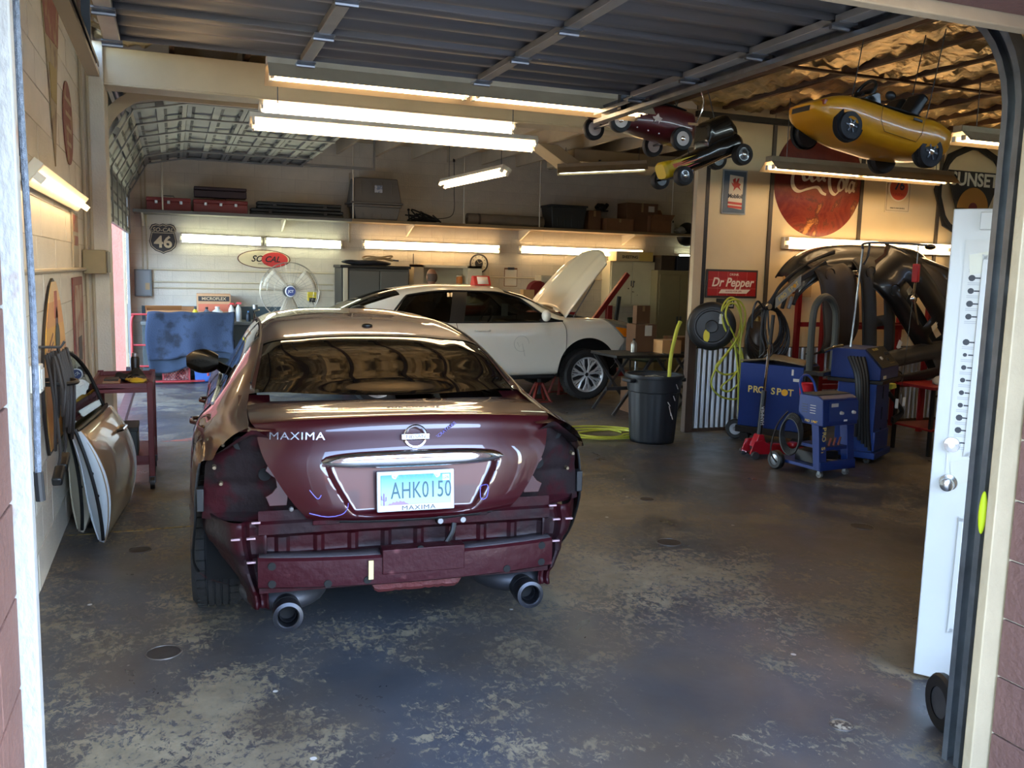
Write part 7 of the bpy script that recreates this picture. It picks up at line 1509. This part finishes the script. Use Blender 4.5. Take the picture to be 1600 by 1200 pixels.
for k in range(3): B().tube(spline([(.58,.08,.62),(.66,.0,.50),(.72,-.02,.42),(.64,.04,.36-.02*k)],6),.022,8).build('gun_cable', M_blkp, bw)
for p in ((.60,.0,.52),(.70,-.04,.53)): B().cbox(p,(.05,.03,.09),(0,.3,.2)).build('white_tape', M_clear, bw, bevel=.006)

# ================================================================ BUMPER COVERS ON A RED RACK
rkk = thing('parts_rack', 'red steel rack holding black bumper covers', 'rack', (7.25,7.78,0)); M_rk = mat('rack_red', (140,24,30), .45)
for x in (-.75,.72):
    for y in (-.2,.22): B().beam((x,y,0),(x,y,1.86),.05,.05).build('post', M_rk, rkk, smooth=0)
for z in (.55,1.2,1.84): B().box(-.75,.72,-.225,-.175,z-.025,z+.025).build('rail', M_rk, rkk, smooth=0); B().box(-.75,.72,.195,.245,z-.025,z+.025).build('rail', M_rk, rkk, smooth=0)
for x in (-.4,.0,.4): B().beam((x,-.2,1.84),(x,.22,1.84),.03,.03).build('arm', M_rk, rkk, smooth=0)
M_fas = mat('fascia_black', (26,25,25), .35, var=.15, scale=3, coat=.3); M_fasm = mat('fascia_matte', (38,36,34), .6, var=.2, scale=4); M_fasb = mat('fascia_brown', (54,43,35), .55, var=.25, scale=3)
def fascia(label, loc, rot, w, h, depth, m, holes=True):
    """Bumper cover: wide wrapped shell with a grille opening and folded edges."""
    t = thing('bumper_cover', label, 'bumper cover', loc, rot, 'bumper covers on the rack'); rows = []; n, k = 36, 12
    for i in range(n+1):
        q = -1+2*i/n; x = w/2*math.sin(q*PI/2*.96); yb_ = depth*(abs(q)**3.2)
        rows.append([(x*(1-.04*(j/k)), yb_-.07*math.sin(PI*j/k)+.03*(j/k > .8)-.02*math.sin(3*PI*j/k), -h/2+h*j/k+.06*abs(q)**2*(1-2*j/k)*.5) for j in range(k+1)])
    b = B().grid(rows)
    if holes: b.f = [f for f in b.f if not (7 < (f[0]//(k+1)) % n < n-8 and 3 <= f[0]%(k+1) <= 5 and (f[0]//(k+1)) not in (17,18))]
    b.build('shell', m, t, smooth=60, solid=.005)
    for q in (0,k): B().tube([Vector(r[q])+Vector((0,.012,0)) for r in rows],.009,6).build('edge', m, t)
    for q in (-.55,.55): B().lathe((w/2*math.sin(q*PI/2),depth*abs(q)**3.2-.05,-h*.28),(0,-1,0),[(.05,.0),(.06,.01),(.065,.0)],20).build('fog_lamp_ring', m, t)
    return t
fascia('large glossy black bumper cover arching over the rack top', (7.15,7.55,1.96), (-.95,.0,.06), 2.1, .50, .42, M_fas, False)
fascia('brown dusty bumper cover hanging at the left end of the rack', (6.50,7.30,1.42), (.2,1.35,.25), 1.0, .50, .34, M_fasb, False)
fascia('matte black bumper cover hanging upright in the rack middle', (6.92,7.20,1.30), (.1,1.45,.1), 1.35, .45, .35, M_fasm)
fascia('black bumper cover with a grille opening slanting across the rack', (7.45,7.05,1.30), (.25,.75,.15), 1.65, .55, .40, M_fas)
fascia('matte bumper cover slanting down at the right of the rack', (7.80,7.15,1.15), (.15,.95,-.1), 1.5, .60, .35, M_fasm)
fascia('glossy bumper cover resting high at the right end of the rack', (7.98,7.40,1.72), (-.5,.35,-.2), 1.1, .45, .35, M_fas)
fascia('black bumper cover lying low across the rack front', (7.45,6.98,.90), (-.3,-.12,.12), 1.5, .36, .30, M_fasm)
for k, (x, y, z, a, c) in enumerate(((7.05,7.05,1.05,.5,'white'),(7.35,6.9,1.25,1.0,'pale'),(7.65,6.95,1.48,.2,'white'),(7.1,7.02,1.62,.8,'pale'))):
    t = thing('inventory_tag', ('white','pale yellow')[c == 'pale']+' paper tag tied to a bumper cover, '+('lowest','above the grille opening','beside the welding gun','under the top rail')[k], 'tag', (x,y,z), (0,a,.2)); B().box(-.03,.03,-.002,.002,-.045,.045).build('paper', M_clear if c == 'white' else M_sgcream, t, smooth=0); B().tube([(0,0,.045),(.01,.02,.09)],.002,4).build('string', M_clear, t)
rc = thing('side_cart', 'low red cart with rags at the right of the spot welder', 'cart', (7.30,6.65,0)); B().box(-.42,.45,-.25,.25,.66,.69).build('top', M_rk, rc, bevel=.004); B().box(-.42,.45,-.25,.25,.25,.27).build('shelf', M_rk, rc, bevel=.004)
for x in (-.40,.43):
    for y in (-.23,.23): B().box(x-.015,x+.015,y-.015,y+.015,.0,.66).build('leg', M_blkp, rc, smooth=0)
t = thing('shop_rag', 'crumpled white rag on the low red cart', 'rag', (7.22,6.58,.69), .3); b = B().ball((0,0,.03),(.17,.11,.05),18,10); b.v = [(x,y,max(0,z+.014*math.sin(x*50+y*30))) for x,y,z in b.v]; b.build('cloth', mat('rag_white', (168,164,156), .9), t, smooth=50); B().ball((.12,-.06,.02),(.07,.05,.025),12,8).build('fold', mat('rag_white', (168,164,156), .9), t)

# hand truck behind the entry door
h2 = thing('black_hand_truck', 'black tubular hand truck half hidden behind the right door track', 'hand truck', (2.90,2.28,0), -.35); 
B().tube(spline([(-.16,0,.12),(-.16,.0,.75),(-.15,-.01,.90),(-.10,-.02,.96),(.0,-.02,.97),(.10,-.02,.96),(.15,-.01,.90),(.16,0,.75),(.16,0,.12)],6),.015,8).build('frame', M_blkp, h2)
for z in (.3,.55): B().cyl((-.16,0,z),(.16,0,z),.012,n=8).build('crossbar', M_blkp, h2)
for s in (-1,1): w_ = thing_part('wheel', h2, (s*.20,-.0,.11)); B().lathe((0,0,0),(1,0,0),[(.06,-.022),(.10,-.022),(.11,-.01),(.11,.01),(.10,.022),(.06,.022)],26).build('tire', M_rubber, w_); B().lathe((0,0,0),(1,0,0),[(0,-.02),(.06,-.018),(.06,.018),(0,.02)],20).build('hub', M_darkgalv, w_)
B().box(-.17,.17,-.22,.0,.02,.03).build('toe_plate', M_blkp, h2, bevel=.003)
cl = thing('cord_knot', 'black cord knotted around the hand truck handle', 'cord', (2.76,2.31,.60));
for k in range(4): B().tube([(.03*math.cos(a),.03*math.sin(a),.03*k+.01*math.sin(2*a)) for a in np.linspace(0,2*PI,14,endpoint=False)],.012,6,closed=True).build('loop', M_blkp, cl)
B().tube(spline([(0,-.02,0),(.01,-.03,-.1),(0,-.02,-.2)],5),.006,5).build('tail', M_blkp, cl)
# ================================================================ TOY CARS HANGING FROM THE CEILING
def toy_wheel(par, x, y, z, r, w, side, tm, hm, spoke=False):
    wh = thing_part('wheel', par, (x,y,z)); s = side
    B().lathe((0,0,0),(0,1,0),[(r*.62,-w/2),(r*.94,-w/2),(r,-w*.3),(r,w*.3),(r*.94,w/2),(r*.62,w/2)],32).build('tire', tm, wh); B().lathe((0,0,0),(0,1,0),[(0,s*w*.45),(r*.25,s*w*.5),(r*.55,s*w*.40),(r*.80,s*w*.46),(r*.80,-s*w*.46),(0,-s*w*.44)],32).build('hub', hm, wh)
    B().lathe((0,s*w*.46,0),(0,s,0),[(0,.012),(r*.18,.008),(r*.24,0)],16).build('cap', M_chrome, wh)
    if spoke:
        for k in range(6): a = PI*k/3; B().beam((r*.1*math.cos(a),s*w*.5,r*.1*math.sin(a)),(r*.5*math.cos(a),s*w*.5,r*.5*math.sin(a)),r*.10,.006,up=(0,1,0)).build('spoke', M_darkgalv, wh, smooth=0)
    return wh
def toy_body(xs, secs, n=10, m=10):
    """Closed body along x: secs = (half width, z bottom, z top, roundness)."""
    rows = []; N_ = len(xs)*n
    for i in range(N_+1):
        x = xs[0]+(xs[-1]-xs[0])*i/N_; P = [pchip(xs,[s[k] for s in secs],x) for k in range(3)]; hw, z0, z1 = P; zc, h = (z0+z1)/2, (z1-z0)/2
        rows.append([(x, hw*math.copysign(abs(math.cos(a))**.55,math.cos(a)), zc+h*math.copysign(abs(math.sin(a))**.6,math.sin(a))) for a in np.linspace(0,2*PI,24,endpoint=False)])
    b = B().grid(rows, closev=True); k = len(rows[0])
    b.add(rows[0],[tuple(range(k))]); b.add(rows[-1],[tuple(range(k))]); return b
def hang(par, pts, top):
    for x, y, z in pts: B().cyl((x,y,z),(x*1.02,y,z+top),.004,n=5).build('hanging_wire', M_blkp, par)
M_mar = mat('toy_maroon', (76,16,24), .3, .1, coat=.5); M_ww = mat('wheel_white', (196,184,172), .5); M_bt = mat('toy_tire', (18,18,18), .6)
p1 = thing('maroon_pedal_car', 'maroon pedal car with white wheels hanging from the ceiling', 'toy car', (3.57,6.50,2.85), (0,-.17,PI))
toy_body([-.46,-.40,-.20,.0,.20,.40,.52],[(.10,.02,.20),(.15,-.01,.26),(.165,-.02,.26),(.155,-.02,.20),(.12,-.01,.13),(.07,.0,.09),(.03,.02,.06)]).build('body', M_mar, p1, smooth=50)
toy_body([-.34,-.2,-.02],[(.11,.255,.262),(.12,.255,.268),(.10,.235,.243)]).build('cockpit', M_hole, p1); B().tube([(-.02,-.11,.22),(.03,0,.33),(-.02,.11,.22)],.008,6).build('windshield_frame', M_chrome, p1); B().tube(circle((-.10,0,.34),.075,20,'yz'),.009,6,closed=True).cyl((-.10,0,.34),(.02,0,.22),.007,n=6).build('steering_wheel', M_blkp, p1)
B().beam((-.44,.158,.16),(.30,.13,.03),.004,.02).build('side_stripe', mat('toy_gold', (150,110,60), .4), p1, smooth=0)
B().prism([(-.10,.12),(-.07,.125),(-.055,.15),(-.035,.12),(-.01,.115),(-.02,.10),(-.035,.095),(-.03,.07),(-.045,.09),(-.07,.092),(-.075,.07),(-.085,.095)],'y',.166,.170).build('horse_mark', mat('mark_white', (200,180,170), .5), p1, smooth=0)
B().tube(spline([(-.42,.14,.14),(-.44,.18,.30),(-.40,.16,.42),(-.30,.10,.44)],6),.006,6).build('push_bar', M_chrome, p1)
for x in (.30,-.27): B().cyl((x,-.24,-.01),(x,.24,-.01),.010,n=8).build('axle', M_darkgalv, p1)
for x in (.30,-.27):
    for s in (-1,1): toy_wheel(p1, x, s*.23, -.01, .092, .05, s, M_bt, M_ww)
for x in (-.1,-.0,.1,.2): B().lathe((x,.155,.0),(0,1,0),[(0,.006),(.006,.005),(.007,0)],8).build('rivet', M_galv, p1)
hang(p1, [(-.3,0,.26),(.3,0,.1)], .5)
M_hot = mat('toy_black', (16,16,17), .22, coat=.7)
p2 = thing('black_flame_car', 'black hot rod toy with yellow flames hanging nose down', 'toy car', (4.50,7.0,2.73), (0,.36,PI))
toy_body([-.40,-.34,-.18,-.02,.10,.30,.40],[(.12,.0,.12),(.165,-.02,.16),(.165,-.03,.16),(.14,-.03,.13),(.12,-.03,.12),(.10,-.02,.10),(.08,-.01,.08)]).build('body', M_hot, p2, smooth=50)
toy_body([-.36,-.30,-.12,-.04],[(.13,.12,.24),(.15,.10,.34),(.145,.10,.33),(.12,.10,.18)]).build('cab', M_hot, p2, smooth=50); toy_body([.34,.40,.43],[(.095,-.03,.12),(.095,-.03,.125),(.08,-.02,.11)]).build('grille', mat('flame_yellow', (206,176,30), .4), p2, smooth=50)
for s in (-1,1):
    for k, (z, l, m_) in enumerate(((.085,.26,'y'),(.045,.34,'o'),(.01,.28,'r'),(.065,.18,'o'),(.028,.22,'y'))):
        c = {'y':(206,176,30),'o':(196,96,40),'r':(150,30,34)}[m_]; P = [(.36,z-.016),(.36,z+.016),(.36-l*.5,z+.012),(.36-l,z+.004),(.36-l*.5,z-.004)]
        def yy(x): return s*(pchip([-.40,-.34,-.18,-.02,.10,.30,.40],[.12,.165,.165,.14,.12,.10,.08],x)+.003)
        B().add([(x,yy(x),z_) for x,z_ in P]+[(x,yy(x)-s*.004,z_) for x,z_ in P],[(0,1,2,3,4),(5,6,7,8,9)]).build('flame', mat('flame_'+m_, c, .4), p2, smooth=0)
B().box(.10,.36,-.07,.07,.095,.105).build('hood_flame', mat('flame_yellow', (206,176,30), .4), p2, bevel=.004)
for x in (.34,-.30): B().cyl((x,-.2,-.04),(x,.2,-.04),.010,n=8).build('axle', M_darkgalv, p2)
for x, r_ in ((.34,.085),(-.30,.095)):
    for s in (-1,1): toy_wheel(p2, x, s*.20, -.04, r_, .075, s, M_bt, M_hot)
B().tube([(-.18,.165,.0),(.05,.16,-.02),(.2,.15,-.03)],.012,8).build('side_pipe', M_chrome, p2); hang(p2, [(-.25,0,.28),(.1,0,.12)], .55)
M_yw = mat('toy_yellow', (206,140,22), .32, coat=.5, var=.04)
p3 = thing('yellow_ride_on_car', 'yellow convertible ride-on toy hanging at the upper right', 'toy car', (4.37,4.80,2.66), (0,-.17,PI)); p3.scale = (.86,.86,.86)
xs = [-.64,-.58,-.40,-.12,.14,.40,.58,.66]
toy_body(xs,[(.20,.0,.16),(.26,-.05,.20),(.285,-.09,.225),(.285,-.12,.20),(.285,-.12,.20),(.28,-.08,.19),(.22,-.03,.13),(.14,.02,.08)],12).build('body', M_yw, p3, smooth=50)
toy_body([-.34,-.2,.06,.14],[(.19,.20,.212),(.22,.19,.214),(.21,.18,.208),(.16,.18,.203)]).build('cockpit', M_hole, p3)
B().cbox((-.30,.09,.29),(.09,.17,.22),(0,-.45,0)).build('seat_back', M_blkp, p3, bevel=.03); B().cbox((-.30,-.11,.29),(.09,.17,.22),(0,-.45,0)).build('seat_back', M_blkp, p3, bevel=.03)
B().tube(circle((0,0,0),.10,22,'yz'),.014,8,closed=True).beam((0,-.1,0),(0,.1,0),.03,.02).xf(Matrix.Translation((.02,-.10,.36)) @ Matrix.Rotation(-.3,4,'Y')).build('steering_wheel', M_blkp, p3); B().cyl((.02,-.10,.36),(.14,-.10,.20),.014,n=8).build('steering_column', M_blkp, p3)
B().prism([(.10,.195),(.28,.195),(.16,.27),(.13,.27)],'y',-.20,.20).build('windshield', mat('smoked_plastic', (30,30,28), .2), p3, bevel=.006)
for s in (-1,1):
    B().ball((.12,s*.30,.235),(.045,.03,.035),14,8).build('side_mirror', M_blkp, p3); B().box(-.24,-.15,*sorted((s*.284,s*.292)),.13,.15).build('door_handle', M_blkp, p3, bevel=.003)
    B().tube([(.16,s*.287,.17),(.15,s*.289,.05),(.10,s*.289,-.02),(-.22,s*.289,-.02),(-.26,s*.289,.05),(-.26,s*.287,.17)],.003,4).build('door_seam', mat('seam_brown', (110,70,14), .6), p3)
    for x in (.40,-.40): B().lathe((x,s*.175,-.04),(0,s,0),[(0,.088),(.125,.088),(.13,.05)],28).build('wheel_arch', M_hole, p3)
    for x, r_ in ((.40,.105),(-.40,.12)): toy_wheel(p3, x, s*.235, -.05, r_, .09, s, M_bt, M_bt, True)
    B().box(.57,.62,*sorted((s*.12,s*.20)),.06,.10).build('head_lamp', mat('lamp_amber', (150,60,30), .3), p3, bevel=.006)
B().box(.60,.665,-.10,.10,.02,.06).build('grille', M_blkp, p3, bevel=.004)
hang(p3, [(.3,.1,.2),(-.45,.1,.2),(-.45,-.1,.2)], .75)
